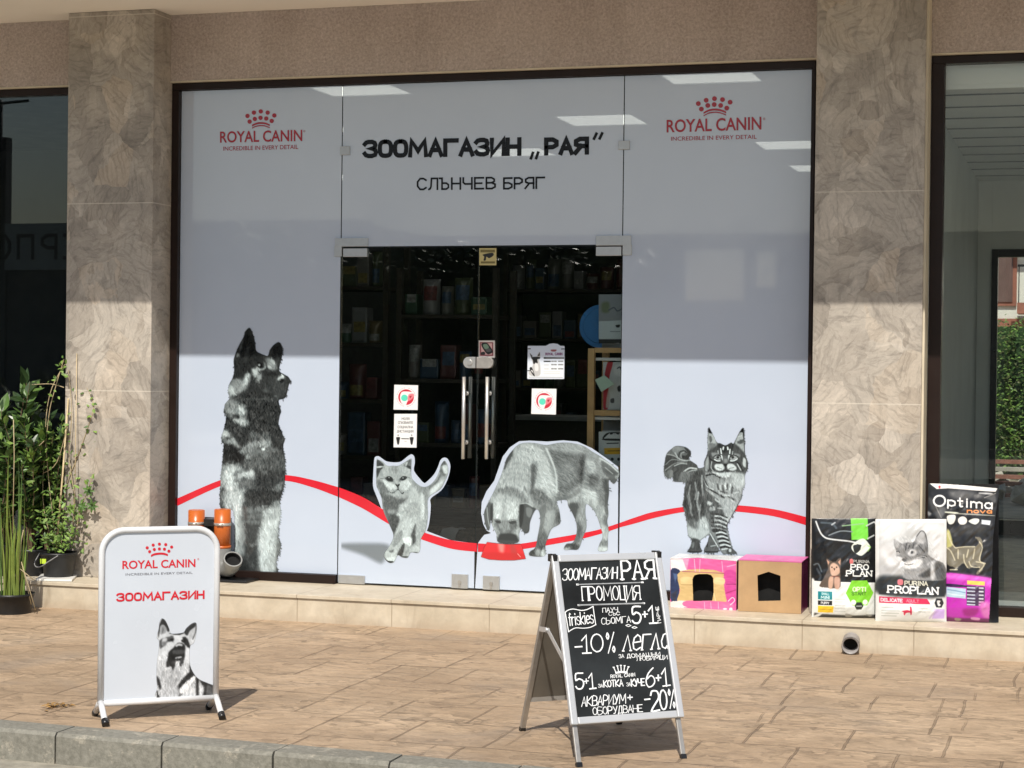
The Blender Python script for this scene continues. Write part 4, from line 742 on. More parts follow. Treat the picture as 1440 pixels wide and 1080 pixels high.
# chest and body
f("690,740 830,740 930,810 1040,800 1240,740 1260,860 1215,1000 1180,1150 1000,1400 900,1450 850,1300 760,1100", 150, 6, jag=1.2)
f("1060,720 1250,740 1255,900 1180,960 1100,900", 178, 5, jag=1.2); f("700,750 860,770 920,830 800,850", 130, 4, jag=.8); ln("700,760 800,740 900,790", 46, 2); ln("660,800 730,930 840,1010 960,1080", 44, 2.4, 1.2); ln("640,740 700,900 800,960", 190, 1.6, 1.2); ln("690,960 800,1040 900,1100 1000,1130", 170, 2, 1.2)
for q in ("860,880 880,960", "940,900 950,980", "1010,880 1000,960", "1080,930 1070,1010", "910,990 1000,1010", "1020,1060 1100,1110"): ln(q, 70, 2.2, 1.5)
for q in ("900,880 910,950", "980,870 980,950", "1050,890 1040,960", "960,1040 1040,1050", "1100,1010 1160,1000", "1060,1110 1130,1160"): ln(q, 205, 1.8, 1.3)
f("390,950 430,850 560,700 650,700 680,900 680,1250 620,1480 560,1440 430,1400 380,1100", 62, 5, jag=.5)
for q, t_ in (("470,900 450,1050 480,1200 470,1300", 130), ("540,860 560,1000 540,1100", 145), ("590,1000 570,1130 590,1250", 170), ("640,760 640,900 660,1040", 165), ("430,1060 460,1200 500,1330", 110), ("620,1180 600,1320 620,1430", 140)): ln(q, t_, 2.2, 1.8, .9)
f("360,1170 400,1100 420,1150 410,1250 370,1200", 40, 2)
f("660,950 800,1060 940,1130 1000,1280 960,1400 830,1330 700,1250", 78, 5, jag=.6); f("720,1130 790,1150 780,1190 720,1180", 175, 2.5, jag=.4); f("750,1220 830,1210 820,1260 760,1270", 150, 2.5, jag=.4); ln("830,1100 930,1170 1020,1180", 200, 2.2, 1.2); ln("870,1230 960,1240", 190, 1.6, 1.2); f("880,1080 1060,1120 1160,1180 1100,1300 1010,1460 960,1300", 165, 5, jag=1.2); ln("1180,1150 1110,1290 1015,1450", 40, 1.8)
for y in (1330, 1390, 1450, 1510): ln(f"780,{y-15} 880,{y-10} 1000,{y+35}", 50, 2.4, 1.2); ln(f"830,{y+15} 900,{y+18} 990,{y+60}", 200, 1.8, 1.2)
f("420,1430 540,1450 680,1350 760,1560 720,1620 620,1700 540,1670 440,1630", 176, 6); f("440,1400 560,1400 560,1480 540,1520 440,1480", 92, 6, jag=1); f("540,1440 620,1430 560,1560", 130, 6)
f("490,1670 610,1700 615,1800 630,1865 435,1865 480,1780", 62, 3); f("490,1740 530,1720 520,1800 490,1800", 110, 2.5); ln("440,1862 625,1862", 22, 1.6)
f("745,1610 850,1720 880,1860 670,1860 720,1730", 82, 3); ln("760,1600 830,1720 870,1790", 190, 1.6); ln("720,1700 710,1790", 40, 1.8); ln("770,1780 830,1770", 160, 1.6); ln("680,1860 870,1862", 24, 1.6)
f("740,1510 900,1530 1015,1550 1060,1730 1080,1800 1140,1885 940,1885 860,1730", 120, 3)
for y, x in ((1560, 0), (1620, 20), (1680, 40), (1740, 60), (1800, 80)): ln(f"{830+x},{y} {900+x},{y-14} {980+x},{y+16}", 40, 2.6, 1.); ln(f"{850+x},{y+28} {920+x},{y+18} {985+x},{y+42}", 205, 1.8, 1.)
f("1000,1830 1080,1810 1140,1885 1010,1885", 70, 2); f("1030,1820 1060,1820 1060,1860 1030,1860", 190, 1.5); f("780,1530 880,1530 880,1570 800,1580", 46, 2); f("1040,1540 1020,1460 1060,1600 1060,1740", 170, 2)
a.fur(75, 30, 4, 1., "390,700 1260,760 1010,1500 420,1450"); a.fur(100, 24, 5, 1.)
a.tufts(700, 80, 4.5, .8, .2, 30, "390,760 1230,820 1010,1500 420,1450", edge=180)
a.mesh('striped_cat_print', FAC, m_print, pr_, GN)
# ------------------------------------------------------------------ door fittings
def plate(name, px, parent, y0=-.02, y1=.012, mat=None, bevel=.002):
    P = [at(*q, y0) for q in px]; x0, x1 = min(p[0] for p in P), max(p[0] for p in P); z0, z1 = min(p[2] for p in P), max(p[2] for p in P)
    return boxo(name, x0, x1, y0, y1, z0, z1, mat or m_satin, parent, bevel)
for sgn, par, U, J, D in ((-1, pt_, [(471, 335), (517, 346.5)], [(470, 346), (480.3, 360.5)], [(482.5, 349.5), (516, 361)]), (1, pt_, [(838, 331.5), (887, 345)], [(875.5, 344), (888, 358.5)], [(838, 347), (873.5, 359.5)])):
    plate('patch_fitting', U, par, -.02); plate('patch_fitting', J, par, -.0195)
    plate('hinge_patch', D, dl_ if sgn < 0 else dr_, -.02)
for q in ([(478, 206), (491.5, 217.5)], [(869.5, 198), (885, 210)]):
    o = plate('glass_clamp', q, pt_, -.02)
plate('hinge_patch', [(475.5, 808), (512.5, 822)], dl_, -.02)
for q, par in (([(635, 807), (657.5, 828)], dl_), ([(679, 809.5), (702, 830)], dr_)):
    o = plate('floor_lock', q, par, -.024); c = at((q[0][0]+q[1][0])/2, (q[0][1]+q[1][1])/2+1, -.0245); b = MB()
    b.tube([(c[0], -.026, c[2]), (c[0], -.0305, c[2])], .011, 16); b.box(c[0]-.006, c[0]+.006, -.029, -.0246, c[2]-.030, c[2]-.012); b.done('lock_cylinder', m_alud, par)
for xs_, par in (((652.5, 660.3), dl_), ((685.2, 692.4), dr_)):
    T_ = at(xs_[0], 530, -.062); B_ = at(xs_[0], 645.5, -.062); b = MB(); x, z1, z0 = T_[0], T_[2], B_[2]
    b.tube([(x, -.062, z0), (x, -.062, z1)], .0115, 16); b.tube([(x, .062, z0), (x, .062, z1)], .0115, 16)
    for z in (z0+.10, z1-.10): b.tube([(x, -.062, z), (x, .062, z)], .007, 12); b.tube([(x, -.010, z), (x, -.0065, z)], .014, 16); b.tube([(x, .0065, z), (x, .010, z)], .014, 16)
    b.done('pull_handle', m_steel, par)
b = MB(); c0 = at(659, 510.2, -.03); c1 = at(686, 509.6, -.03); zc = (c0[2]+c1[2])/2; hh = .034
def pill(b, xa, xb, y0, y1, zc, h, la, ra, mi=0):
    pts = []
    pts += [(xb+(h*math.cos(t_) if ra else 0), h*math.sin(t_)) for t_ in np.linspace(-math.pi/2, math.pi/2, 12)]
    pts += [(xa-(h*math.cos(t_) if la else 0), -h*math.sin(t_)) for t_ in np.linspace(-math.pi/2, math.pi/2, 12)]
    q = []; 
    for p in pts:
        if not q or abs(p[0]-q[-1][0])+abs(p[1]-q[-1][1]) > 1e-4: q.append(p)
    if abs(q[0][0]-q[-1][0])+abs(q[0][1]-q[-1][1]) < 1e-4: q.pop()
    b.hexa([(x, y1, zc+z) for x, z in q], [(x, y0, zc+z) for x, z in q], mi)
pill(b, c0[0], -.003, -.034, -.007, zc, hh, True, False); b.tube([(c0[0]+.008, -.034, zc), (c0[0]+.008, -.042, zc)], .017, 20); b.done('door_lock', m_steel, dl_, bevel=.002)
b = MB(); pill(b, .0035, c1[0], -.032, -.007, zc, hh, False, True); b.done('lock_keeper', m_alud, dr_, bevel=.002)
# stickers
def sticker(name, parent, x0, y0, x1, y1, draw, k=3., quad=None, bg=235, mat=None):
    a = Art(x0, y0, x1, y1, k, tint=(1, 1, 1)); 
    if quad: a.f(quad, bg, .7, mask=True, sm=False)
    else: a.c[:] = a.col(bg); a.a[:] = 1
    draw(a); return a.mesh(name, FAC, mat or m_stick, parent, .95)
def mask_sign(a, T):
    a.T = T; f = AA(a); a.o(305, 280, 108, (196, 40, 60), soft=.8); f("390,210 420,235 330,330 300,390 240,360 220,280 240,215 290,200", (240, 232, 232), 1.2); a.o(290, 285, 60, (240, 238, 236), soft=1); a.o(282, 290, 46, (92, 214, 186), soft=1); f("340,245 410,235 400,290 330,335", (226, 130, 140), 1.5); f("350,265 385,262 360,300", (150, 24, 40), 1)
    for k_ in range(24):
        if k_ % 6 != 0: t_ = k_*math.pi/12; a.s([(305+128*math.cos(t_), 280+128*math.sin(t_)), (305+128*math.cos(t_+.13), 280+128*math.sin(t_+.13))], (238, 170, 180), .9, .7)
sticker('mask_sticker', dl_, 552.5, 540, 589, 577.5, lambda a: mask_sign(a, (540, 530, 9.818)), quad=[(554.5, 541), (588, 541.8), (587.3, 576.5), (553.5, 576)])
sticker('mask_sticker', dr_, 746, 545.5, 784, 583.5, lambda a: mask_sign(a, (734, 535.2, 9.818)), quad=[(748, 546.3), (782.5, 546.8), (781.7, 583), (747, 582)])
def dist_sign(a):
    a.T = (540, 530, 9.818); f = AA(a)
    for bd, y, x0, x1 in (("МОЛЯ", 592, 245, 350), ("СПАЗВАЙТЕ", 645, 195, 400), ("СОЦИАЛНА", 706, 190, 400), ("ДИСТАНЦИЯ", 765, 180, 405)):
        if 'Й' in bd: bd = bd.replace('Й', 'И')
        a.txt(bd, (x0, y), (x1, y+2), (x0, y-30), 112, .55, .6)
    for x in (195, 382):
        a.o(x, 805, 9, 96); f(f"{x-25},835 {x+25},835 {x+20},880 {x+10},930 {x-10},930 {x-20},880", 40, 1)
    a.s([(245, 853), (340, 855)], 60, 1.2); a.s([(285, 890), (310, 890)], 170, .7)
sticker('distance_sticker', dl_, 552.5, 581, 587.5, 630.5, dist_sign, quad=[(554.5, 582), (586.5, 582), (585.7, 629.5), (553.5, 629)])
def phone_sign(a):
    a.T = (640, 470, 8.306); f = AA(a); f("285,90 445,95 445,255 285,255", (196, 150, 150), 1, sm=False); f("300,100 430,105 430,240 300,240", (232, 190, 186), 1.5, sm=False); a.s([(295, 100), (440, 100), (440, 245), (300, 245), (295, 100)], (132, 40, 52), 1.1, sm=False)
    f("305,120 370,100 440,195 425,220 370,228", 30, 1); f("325,125 370,115 395,160 350,175", (132, 160, 138), 1); f("355,180 400,165 425,195 375,210", 96, 1); f("300,215 340,205 350,235 305,240", 50, 1)
sticker('phone_sticker', dr_, 672.7, 478, 697, 503.5, phone_sign, quad=[(673.2, 478.8), (696, 478.8), (696, 503), (673, 503)], bg=(226, 220, 214))
def cctv(a):
    a.T = (0, 0, 1); f = AA(a); f("675.5,351 696,351 696,355 675.5,355", (120, 108, 60), .6, sm=False); f("679,358 692,355.5 694,359 688,363 684,361 683,366 680,366 681,361", 30, .8); f("676,367.5 696,367.5 696,370.5 676,370.5", (120, 108, 60), .6, sm=False)
sticker('camera_sticker', dr_, 674, 349, 698, 373, cctv, bg=(200, 186, 128))
# opening hours plate
a = Art(740, 482, 795, 535, 3., tint=(1, 1, 1)); a.T = (730, 480, 9.818); f = AA(a)
a.f("120,62 370,62 420,35 470,28 530,35 570,62 620,62 628,75 622,515 612,520 120,520 112,510", (206, 216, 232), .8, mask=True, sm=False)
f("140,330 620,330 620,515 120,515", (236, 240, 240), 30, sm=False); f("112,98 160,96 160,108 112,110", 20, .6, sm=False); f("580,100 628,98 628,110 580,112", 20, .6, sm=False)
f("145,160 185,200 200,240 240,240 250,190 285,145 292,220 270,250 290,330 285,470 150,470 140,400 190,330 170,240", 190, 1.2); f("150,165 185,205 165,220", 40, 1); f("255,200 285,150 285,200", 40, 1); f("170,220 280,215 285,240 250,250 255,300 200,310 190,260", 26, 1.4); f("220,300 260,320 265,400 220,400", 226, 2); f("145,380 175,360 215,470 195,470", 30, 1); f("160,400 180,395 205,450", 235, 1); a.s([(110, 405), (150, 405)], 20, 1)
a.txt('ROYAL CANIN', (365, 190), (595, 188), (365, 160), (112, 60, 100), .7); f("440,115 515,115 500,140 450,140", (150, 90, 96), 1)
f("340,218 620,222 620,240 340,242", 24, .8, sm=False); a.s([(370, 231), (600, 231)], 170, .6); f("340,268 435,268 435,285 340,285", 24, .8, sm=False)
for y in (272, 318, 375):
    for x in (450, 490, 545, 580): a.s([(x, y+4), (x+22, y+4)], 120, 1.6, .8)
for y in (320, 375): a.s([(350, y+6), (405, y+6)], 190, .9)
for y in (420, 445): a.s([(340, y), (560, y)], 206, .7)
a.s([(140, 495), (600, 497)], 120, .5)
a.mesh('opening_hours_plate', FAC, m_stick, dr_, .95)
# ================================================================== WHITE PAVEMENT SIGN
V3 = lambda *p: Vector(p)
TL_, TR_ = at(144, 1022, G, 2), at(313, 1012, G, 2)
wv_ = Vector(TR_-TL_); ex = wv_.normalized(); nf = Vector((ex.y, -ex.x, 0))      # nf faces the street
Lb, Rb = Vector(TL_)-nf*.12, Vector(TR_)-nf*.12
SPL = (np.array(Lb), np.array(nf))
sg = thing('pavement_sign', 'white rounded metal pavement sign with a dog picture and red lettering standing near the kerb', 'sign', Lb)
def sp(u_, v_, off=0.): p = Vector(onpl(u_, v_, *SPL)); return p+nf*off
tl, tr_, bl, br_ = sp(141, 765), sp(307, 765), sp(141.5, 990), sp(306, 985)
c_l = (tl+bl)/2; W_ = (Rb-Lb).length; x0, x1 = .011, W_-.004
ztop = sp(225, 744.5).z; zbot = G+.076
loc = lambda x, z, off=0.: Lb+ex*x+nf*off+Vector((0, 0, z-Lb.z))
Rr = .095; path = [loc(x0, G+.075), loc(x0, ztop-Rr)]
path += [loc(x0+Rr-Rr*math.cos(t_), ztop-Rr+Rr*math.sin(t_)) for t_ in np.linspace(0, math.pi/2, 9)[1:]]
path += [loc(x1-Rr+Rr*math.sin(t_), ztop-Rr+Rr*math.cos(t_)) for t_ in np.linspace(0, math.pi/2, 9)]
path += [loc(x1, G+.075)]
b = MB(); b.tube(path, .0135, 12); b.tube([loc(x0, zbot), loc(x1, zbot)], .0135, 12); b.done('sign_frame', m_white, sg)
b = MB(); pb = [loc(x0+.005, zbot, .001), loc(x1-.005, zbot, .001), loc(x1-.005, ztop-Rr, .001)]+[loc(x1-Rr+(Rr-.005)*math.cos(t_), ztop-Rr+(Rr-.005)*math.sin(t_), .001) for t_ in np.linspace(0, math.pi/2, 8)[1:]]+[loc(x0+Rr-(Rr-.005)*math.sin(t_), ztop-Rr+(Rr-.005)*math.cos(t_), .001) for t_ in np.linspace(0, math.pi/2, 8)]
b.hexa([p-nf*.006 for p in pb], pb); b.done('sign_panel', m_whitep, sg)
for x in (x0, x1):
    b = MB(); b.tube([loc(x, G+.085), loc(x, G+.062, .045), loc(x, G+.02, .118)], .013, 10); b.tube([loc(x, G+.085), loc(x, G+.062, -.045), loc(x, G+.02, -.118)], .013, 10); ft = b.done('foot', m_white, sg)
    for s_ in (1, -1):
        b = MB(); b.tube([loc(x, G+.025, .109*s_), loc(x, G+.009, .136*s_)], .0155, 10); b.done('rubber_cap', m_black, ft)
SP2 = (np.array(Lb+nf*.0022), np.array(nf)); T9 = lambda x, y: (x/9.6+150, y/9.6+750)
crown(sg, [T9(*q) for q in ((547, 195), (628, 158), (712, 145), (797, 152), (877, 185), (580, 247), (643, 218), (712, 210), (780, 213), (840, 240))], 2.2, ([T9(*q) for q in ((598, 305), (645, 283), (710, 274), (770, 276), (826, 293))], [(0, 3.0)]), m_red, pl=SP2)
text([('ROYAL CANIN', T9(212, 482), T9(1198, 455), T9(212, 372))], SP2, m_red, sg, 'brand_lettering', .02); text([('®', T9(1225, 360), T9(1248, 359), T9(1225, 335))], SP2, m_red, sg, 'registered_mark')
text([('INCREDIBLE IN EVERY DETAIL', T9(255, 570), T9(1160, 545), T9(255, 541))], SP2, m_gry, sg, 'tagline_lettering', .0)
vinyl([('ЗООМАГАЗИН', T9(130, 925), T9(1322, 885), T9(130, 806))], SP2, m_red, sg, 'sign_lettering', .0082)
a = Art(218, 866, 303, 990, 2., tint=(.98, 1., 1.02)); a.T = (205, 860, 7.718); f = AA(a)
a.f("175,75 150,110 140,190 120,280 145,320 140,420 125,520 115,700 125,830 120,980 600,960 745,940 745,815 680,780 560,720 480,580 480,380 520,340 550,220 548,125 500,130 440,180 410,225 330,240 270,235 255,190 215,100", 205, 1., mask=True)
f("175,80 215,105 255,190 240,220 200,150 160,160 150,230 135,290 140,180", 40, 1.5); f("165,150 200,150 230,200 180,260 160,230", 150, 2.5); f("180,170 195,200 180,240", 90, 1.2); f("150,260 220,240 190,300 140,310", 215, 2)
f("545,125 500,132 440,185 415,225 450,260 480,210 530,170", 44, 1.8); f("480,220 530,180 520,290 470,290", 190, 3); f("490,300 530,280 525,330 500,340", 215, 1.5); a.s([(545, 130), (540, 220), (510, 300)], 60, 1.2)
f("255,235 410,232 380,250 345,265 300,248", 26, 1.5); f("150,310 230,280 300,260 310,300 280,340 230,340 170,400 150,380", 52, 2.5, jag=.4, op=.8); f("180,300 230,290 220,330 180,370", 200, 1.5); f("380,290 440,280 480,370 470,400 420,350", 40, 2, jag=.4); f("300,260 380,260 400,320 340,330", 220, 2.5); f("260,300 300,290 290,320 265,320", 18, .8); f("385,310 425,300 430,330 395,330", 18, .8)
a.o(262, 316, 20, 30, ry=14, soft=1.5); a.o(266, 314, 9, 8, soft=.6); a.o(263, 311, 3.5, 190, soft=.4); a.o(408, 318, 17, 30, ry=13, soft=1.5); a.o(406, 317, 8, 8, soft=.6); a.o(404, 314, 3.2, 190, soft=.4); f("175,330 240,325 230,365 190,370", 120, 4)
f("310,380 350,340 410,350 430,400 430,480 390,530 300,530 240,530 235,460 290,400", 28, 2, jag=.3); f("320,370 360,345 400,360 380,385 340,385", 190, 1.2); f("345,375 385,375 375,400 345,400", 20, 1); f("300,420 420,420 400,460 300,460", 66, 2.5); f("320,500 380,485 390,500 330,515", 180, 1.2); f("230,340 290,330 270,400 220,420", 215, 3)
f("235,530 320,520 310,620 290,670 280,600 225,600", 40, 2, jag=.4); f("380,520 420,500 400,580 370,590", 56, 2); f("120,700 160,760 160,850 125,780", 50, 2, jag=.4); f("350,800 480,650 540,640 550,720 420,870 350,930", 40, 3, jag=.5); f("370,890 380,820 520,700 545,720 440,860", 242, 1.8); f("480,580 550,700 520,690 480,650", 60, 2); f("545,710 580,760 575,950 550,960", 40, 2); f("580,750 620,790 615,950 580,955", 210, 2.5); f("570,730 745,815 745,940 620,955 630,830", 46, 3, jag=.5); f("660,800 730,840 730,930 660,930", 84, 3); f("120,860 150,920 160,980 125,980", 40, 2, jag=.4); f("200,640 340,640 350,760 260,830 170,760", 176, 7, jag=.8); f("180,840 350,830 340,960 180,960", 196, 7, jag=.8); f("180,440 235,430 230,520 140,520", 225, 3); f("430,420 470,400 470,540 430,540", 225, 3)
a.fur(80, 60, 5, 1.0, "110,500 480,540 620,760 600,980 110,1000"); a.fur(60, 24, 4, 1.)
a.blur(.5); a.tufts(700, 85, 4, .7, .22, 30, "110,500 480,560 745,820 740,950 110,980", edge=0)
a.mesh('dog_print', lambda X, Y: at_arr(X, Y, SP2[0], SP2[1]), m_stick, sg, .95)
# ================================================================== CHALKBOARD A-FRAME
FR, FL, BL_ = (Vector(at(*q, G, 2)) for q in ((967, 1066.5), (813, 1079), (732, 1028)))
ew = (FR-FL).normalized(); nb = Vector((ew.y, -ew.x, 0)); Wd = (FR-FL).length+.018; spread = (BL_-FL).dot(-nb)
ab = thing('chalkboard_sign', 'folding aluminium blackboard with white hand lettering standing open on the pavement', 'chalkboard', FL-nb*spread/2)
O_ = FL-nb*spread/2; Z0 = G; Ht = .612-G
mid = [onpl(q[0], q[1], np.array(O_), np.array(nb)) for q in ((776, 780), (928.6, 776.5))]; Ht = (mid[0][2]+mid[1][2])/2-G
# shift so that the top corners project where the photograph shows them
def fp(x, t_, off=0., front=True):
    """x along the width from the left, t_ 0 at the foot .. 1 at the apex, on the front (or back) leaf"""
    s_ = 1 if front else -1; nrm = (Vector((0, 0, 1))*(spread/2)+nb*s_*Ht).normalized()
    return O_+ew*(x+.052*t_+(0 if front else .079*(1-t_)))+nb*(s_*spread/2*(1-t_))+Vector((0, 0, Ht*t_))+nrm*off
nF = (Vector((0, 0, 1))*(spread/2)+nb*Ht).normalized(); lenF = math.hypot(spread/2, Ht)
dd = -(spread/2)*0
FPL = (np.array(fp(0, 0, .014)), np.array(nF))
def tx(u_, v_):
    p = Vector(onpl(u_, v_, *FPL)); return ((p-O_).dot(ew), (p.z-G)/Ht)
ct = [tx(776, 782), tx(928.6, 778.5), tx(804.4, 1022), tx(962.8, 1010)]
tb, xl, xr = .189, -.013, .481
tt_ = .994
def leafbar(b, x0, t0, x1, t1, wd, th, off, front=True, flat=True):
    p, q = fp(x0, t0, off, front), fp(x1, t1, off, front); b.bar(p, q, wd, th, side=ew if abs(x1-x0) < 1e-4 else (fp(0, 1)-fp(0, 0)))
fw_ = .029
fbar = MB()
leafbar(fbar, xl+fw_/2, tb, xl+fw_/2, tt_, fw_, .020, .006); leafbar(fbar, xr-fw_/2, tb, xr-fw_/2, tt_, fw_, .020, .006)
tw = fw_/2/lenF; leafbar(fbar, xl+fw_+.0004, tb+tw, xr-fw_-.0004, tb+tw, fw_, .0198, .006); leafbar(fbar, xl+fw_+.0004, tt_-tw, xr-fw_-.0004, tt_-tw, fw_, .0198, .006)
fbar.done('front_frame', m_alu, ab, bevel=.005)
b = MB(); q = [(xl+.02, tb+.02), (xr-.02, tb+.02), (xr-.02, tt_-.02), (xl+.02, tt_-.02)]
b.hexa([fp(*p, 0.) for p in q], [fp(*p, .008) for p in q]); b.done('blackboard', m_board, ab)
for front, nm in ((True, 'front_leg'), (False, 'back_leg')):
    for x in (xl+.02, xr-.02):
        b = MB(); tl_hi = tb-.002 if front else .985
        if front: b.bar(fp(x, .022, -.006), fp(x, .55, -.006), .020, .012, side=ew)
        else: b.bar(fp(x, .022, 0, False), fp(x, .985, 0, False), .022, .016, side=ew)
        lg = b.done(nm, m_alud, ab, bevel=.002)
        b = MB(); b.bar(fp(x, .0, -.006 if front else 0, front), fp(x, .0215, -.006 if front else 0, front), .023, .018, side=ew); b.done('rubber_foot', m_black, lg)
b = MB(); q = [(xl+.032, .20), (xr-.032, .20), (xr-.032, .965), (xl+.032, .965)]
b.hexa([fp(*p, -.003, False) for p in q], [fp(*p, .003, False) for p in q]); b.done('back_panel', m_boardback, ab)
b = MB(); b.bar(fp(xl+.0315, .185, 0, False), fp(xr-.0315, .185, 0, False), .02, .014, side=(0, 0, 1)); b.done('back_rail', m_alud, ab)
for x in (xl+.012, xr-.012):
    b = MB(); ap = O_+ew*(x+.051)+Vector((0, 0, Ht*.985)); b.bar(ap+nb*.028, ap-nb*.028, .018, .03, side=ew); b.tube([ap-ew*.013+V3(0, 0, .006), ap+ew*.013+V3(0, 0, .006)], .011, 12); b.done('hinge', m_black, ab, bevel=.001)
for x in (xl+.008, xr-.008):
    b = MB(); p, q = fp(x, .60, -.01, False), fp(x, .49, -.012, True); m_ = p+(q-p)*.30+V3(0, 0, .035)
    b.bar(p, m_, .004, .020, side=ew); b.bar(m_+ew*.005, q+ew*.005, .004, .018, side=ew); b.tube([m_-ew*.006, m_+ew*.012], .007, 10); b.done('stay_arm', m_alu, ab)
CPL = (np.array(fp(0, 0, .0083)), np.array(nF))
U1 = lambda x, y: (x/8+780, y/8+775); U2 = lambda x, y: (x/8+790, y/8+890)
cb, cg = MB(), MB(); hi_ = [.0006]
def chalk(body, U, BL, BR, TL, wd, serif=0., gap=.2, mb=None):
    B, R_, T_ = (Vector(onpl(*U(*q), *CPL)) for q in (BL, BR, TL))
    for P in layout(body, gap, serif):
        if len(P) > 2 and not serif: P = [tuple(p) for p in smooth_pts(P, False, 3)] if len(P) > 4 else P
        hi_[0] = .0006+(hi_[0]*1e6 % 97+13) % 97*8e-6
        ribbon(mb or cb, [B+(R_-B)*(x+random.uniform(-.003, .003))+(T_-B)*(y+random.uniform(-.012, .012)) for x, y in P], wd*.74*random.uniform(.8, 1.15), nF, hi_[0])
def line(U, pts, wd, mb=None):
    hi_[0] = .0006+(hi_[0]*1e6 % 97+13) % 97*8e-6; ribbon(mb or cb, [onpl(*U(*q), *CPL) for q in pts], wd*.8, nF, hi_[0])
chalk('ЗООМАГАЗИН', U1, (88, 328), (703, 305), (94, 203), .0062, gap=.12)
chalk('РАЯ', U1, (760, 318), (1128, 306), (745, 108), .0105, serif=.16, gap=.2)
line(U1, [(255, 376), (985, 352)], .006, cg); line(U1, [(270, 608), (1000, 586)], .008, cg)
for q in ((256, 376), (986, 352), (272, 608), (1002, 586)): line(U1, [(q[0]-5, q[1]), (q[0]+5, q[1])], .009)
chalk('ПРОМОЦИЯ', U1, (315, 556), (965, 543), (302, 402), .0062, serif=.06, gap=.16)
line(U1, [tuple(q) for q in smooth_pts([(118, 690), (150, 665), (210, 652), (300, 668), (370, 655), (432, 622)], False, 3)], .0048); line(U1, [(432, 622), (445, 720), (462, 828)], .0048); line(U1, [tuple(q) for q in smooth_pts([(462, 828), (400, 858), (320, 868), (240, 864), (190, 885), (156, 908)], False, 3)], .0048); line(U1, [(156, 908), (138, 800), (118, 690)], .0048)
chalk('friskies', U1, (165, 838), (438, 808), (157, 748), .0055, gap=.2)
chalk('ПАУЧ', U1, (540, 690), (710, 680), (538, 643), .0036); chalk('СЪС', U1, (610, 724), (730, 718), (608, 690), .0034); chalk('СЬОМГА', U1, (530, 824), (855, 800), (526, 756), .0042)
line(U1, [(800, 835), (830, 825), (858, 838), (830, 850), (805, 840)], .004); line(U1, [(870, 858), (900, 848), (926, 860), (900, 870), (872, 862)], .004)
chalk('5', U1, (878, 812), (972, 806), (866, 630), .0085); chalk('+', U1, (988, 748), (1045, 742), (984, 680), .0085); chalk('1', U1, (1065, 812), (1155, 806), (1050, 620), .0085)
chalk('ПАРЧЕ', U1, (1196, 805), (1166, 625), (1165, 810), .0032)
chalk('-', U2, (152, 190), (225, 184), (150, 130), .0085); chalk('1', U2, (230, 232), (335, 224), (222, 30), .0078); chalk('0', U2, (335, 216), (468, 208), (325, 18), .0078); chalk('%', U2, (515, 228), (600, 215), (500, 8), .0068)
chalk('легла', U2, (690, 204), (1198, 172), (705, 32), .0078, serif=.1, gap=.18) if 'г' in SF else None
chalk('ЗА', U2, (645, 283), (700, 278), (641, 245), .003); chalk('ДОМАШНИ', U2, (735, 282), (1110, 258), (728, 240), .0034); chalk('ЛЮБИМЦИ', U2, (842, 314), (1190, 294), (837, 270), .0034)
for q in ([(583, 388), (612, 450)], [(625, 372), (640, 440)], [(664, 366), (670, 436)], [(706, 370), (700, 436)], [(750, 382), (728, 440)], [(605, 445), (670, 432), (735, 440)], [(608, 456), (672, 446), (736, 452)]): line(U2, q, .0048)
for q in ((583, 388), (625, 372), (664, 366), (706, 370), (750, 382)): line(U2, [(q[0]-5, q[1]), (q[0]+5, q[1])], .006)
chalk('ROYAL CANIN', U2, (552, 508), (823, 486), (549, 474), .0034)
chalk('5', U2, (162, 632), (250, 625), (146, 460), .0085); chalk('+', U2, (255, 575), (300, 570), (252, 515), .007); chalk('1', U2, (312, 632), (388, 624), (298, 458), .008)
chalk('ЗА', U2, (412, 614), (462, 611), (410, 578), .0034); chalk('КОТКА', U2, (475, 610), (690, 598), (469, 538), .0055, gap=.14); chalk('ЗА', U2, (730, 600), (775, 596), (728, 562), .0034); chalk('КУЧЕ', U2, (785, 600), (932, 590), (780, 524), .0055, gap=.14)
chalk('6', U2, (950, 610), (1045, 600), (945, 404), .008); chalk('+', U2, (1060, 545), (1115, 540), (1058, 472), .0075); chalk('1', U2, (1135, 602), (1222, 590), (1118, 406), .008)
chalk('АКВАРИУМ', U2, (222, 828), (718, 792), (226, 722), .0048, gap=.16); chalk('+', U2, (742, 760), (796, 755), (738, 698), .006); chalk('ОБОРУДВАНЕ', U2, (352, 922), (908, 886), (347, 842), .0042, gap=.16)
chalk('-', U2, (936, 778), (990, 772), (934, 722), .008); chalk('2', U2, (1010, 878), (1098, 870), (998, 658), .0085); chalk('0', U2, (1112, 866), (1188, 858), (1098, 648), .0085); chalk('%', U2, (1212, 850), (1275, 840), (1196, 642), .0065)
cb.done('chalk_lettering', m_chalk, ab); cg.done('chalk_rules', m_chalkg, ab)
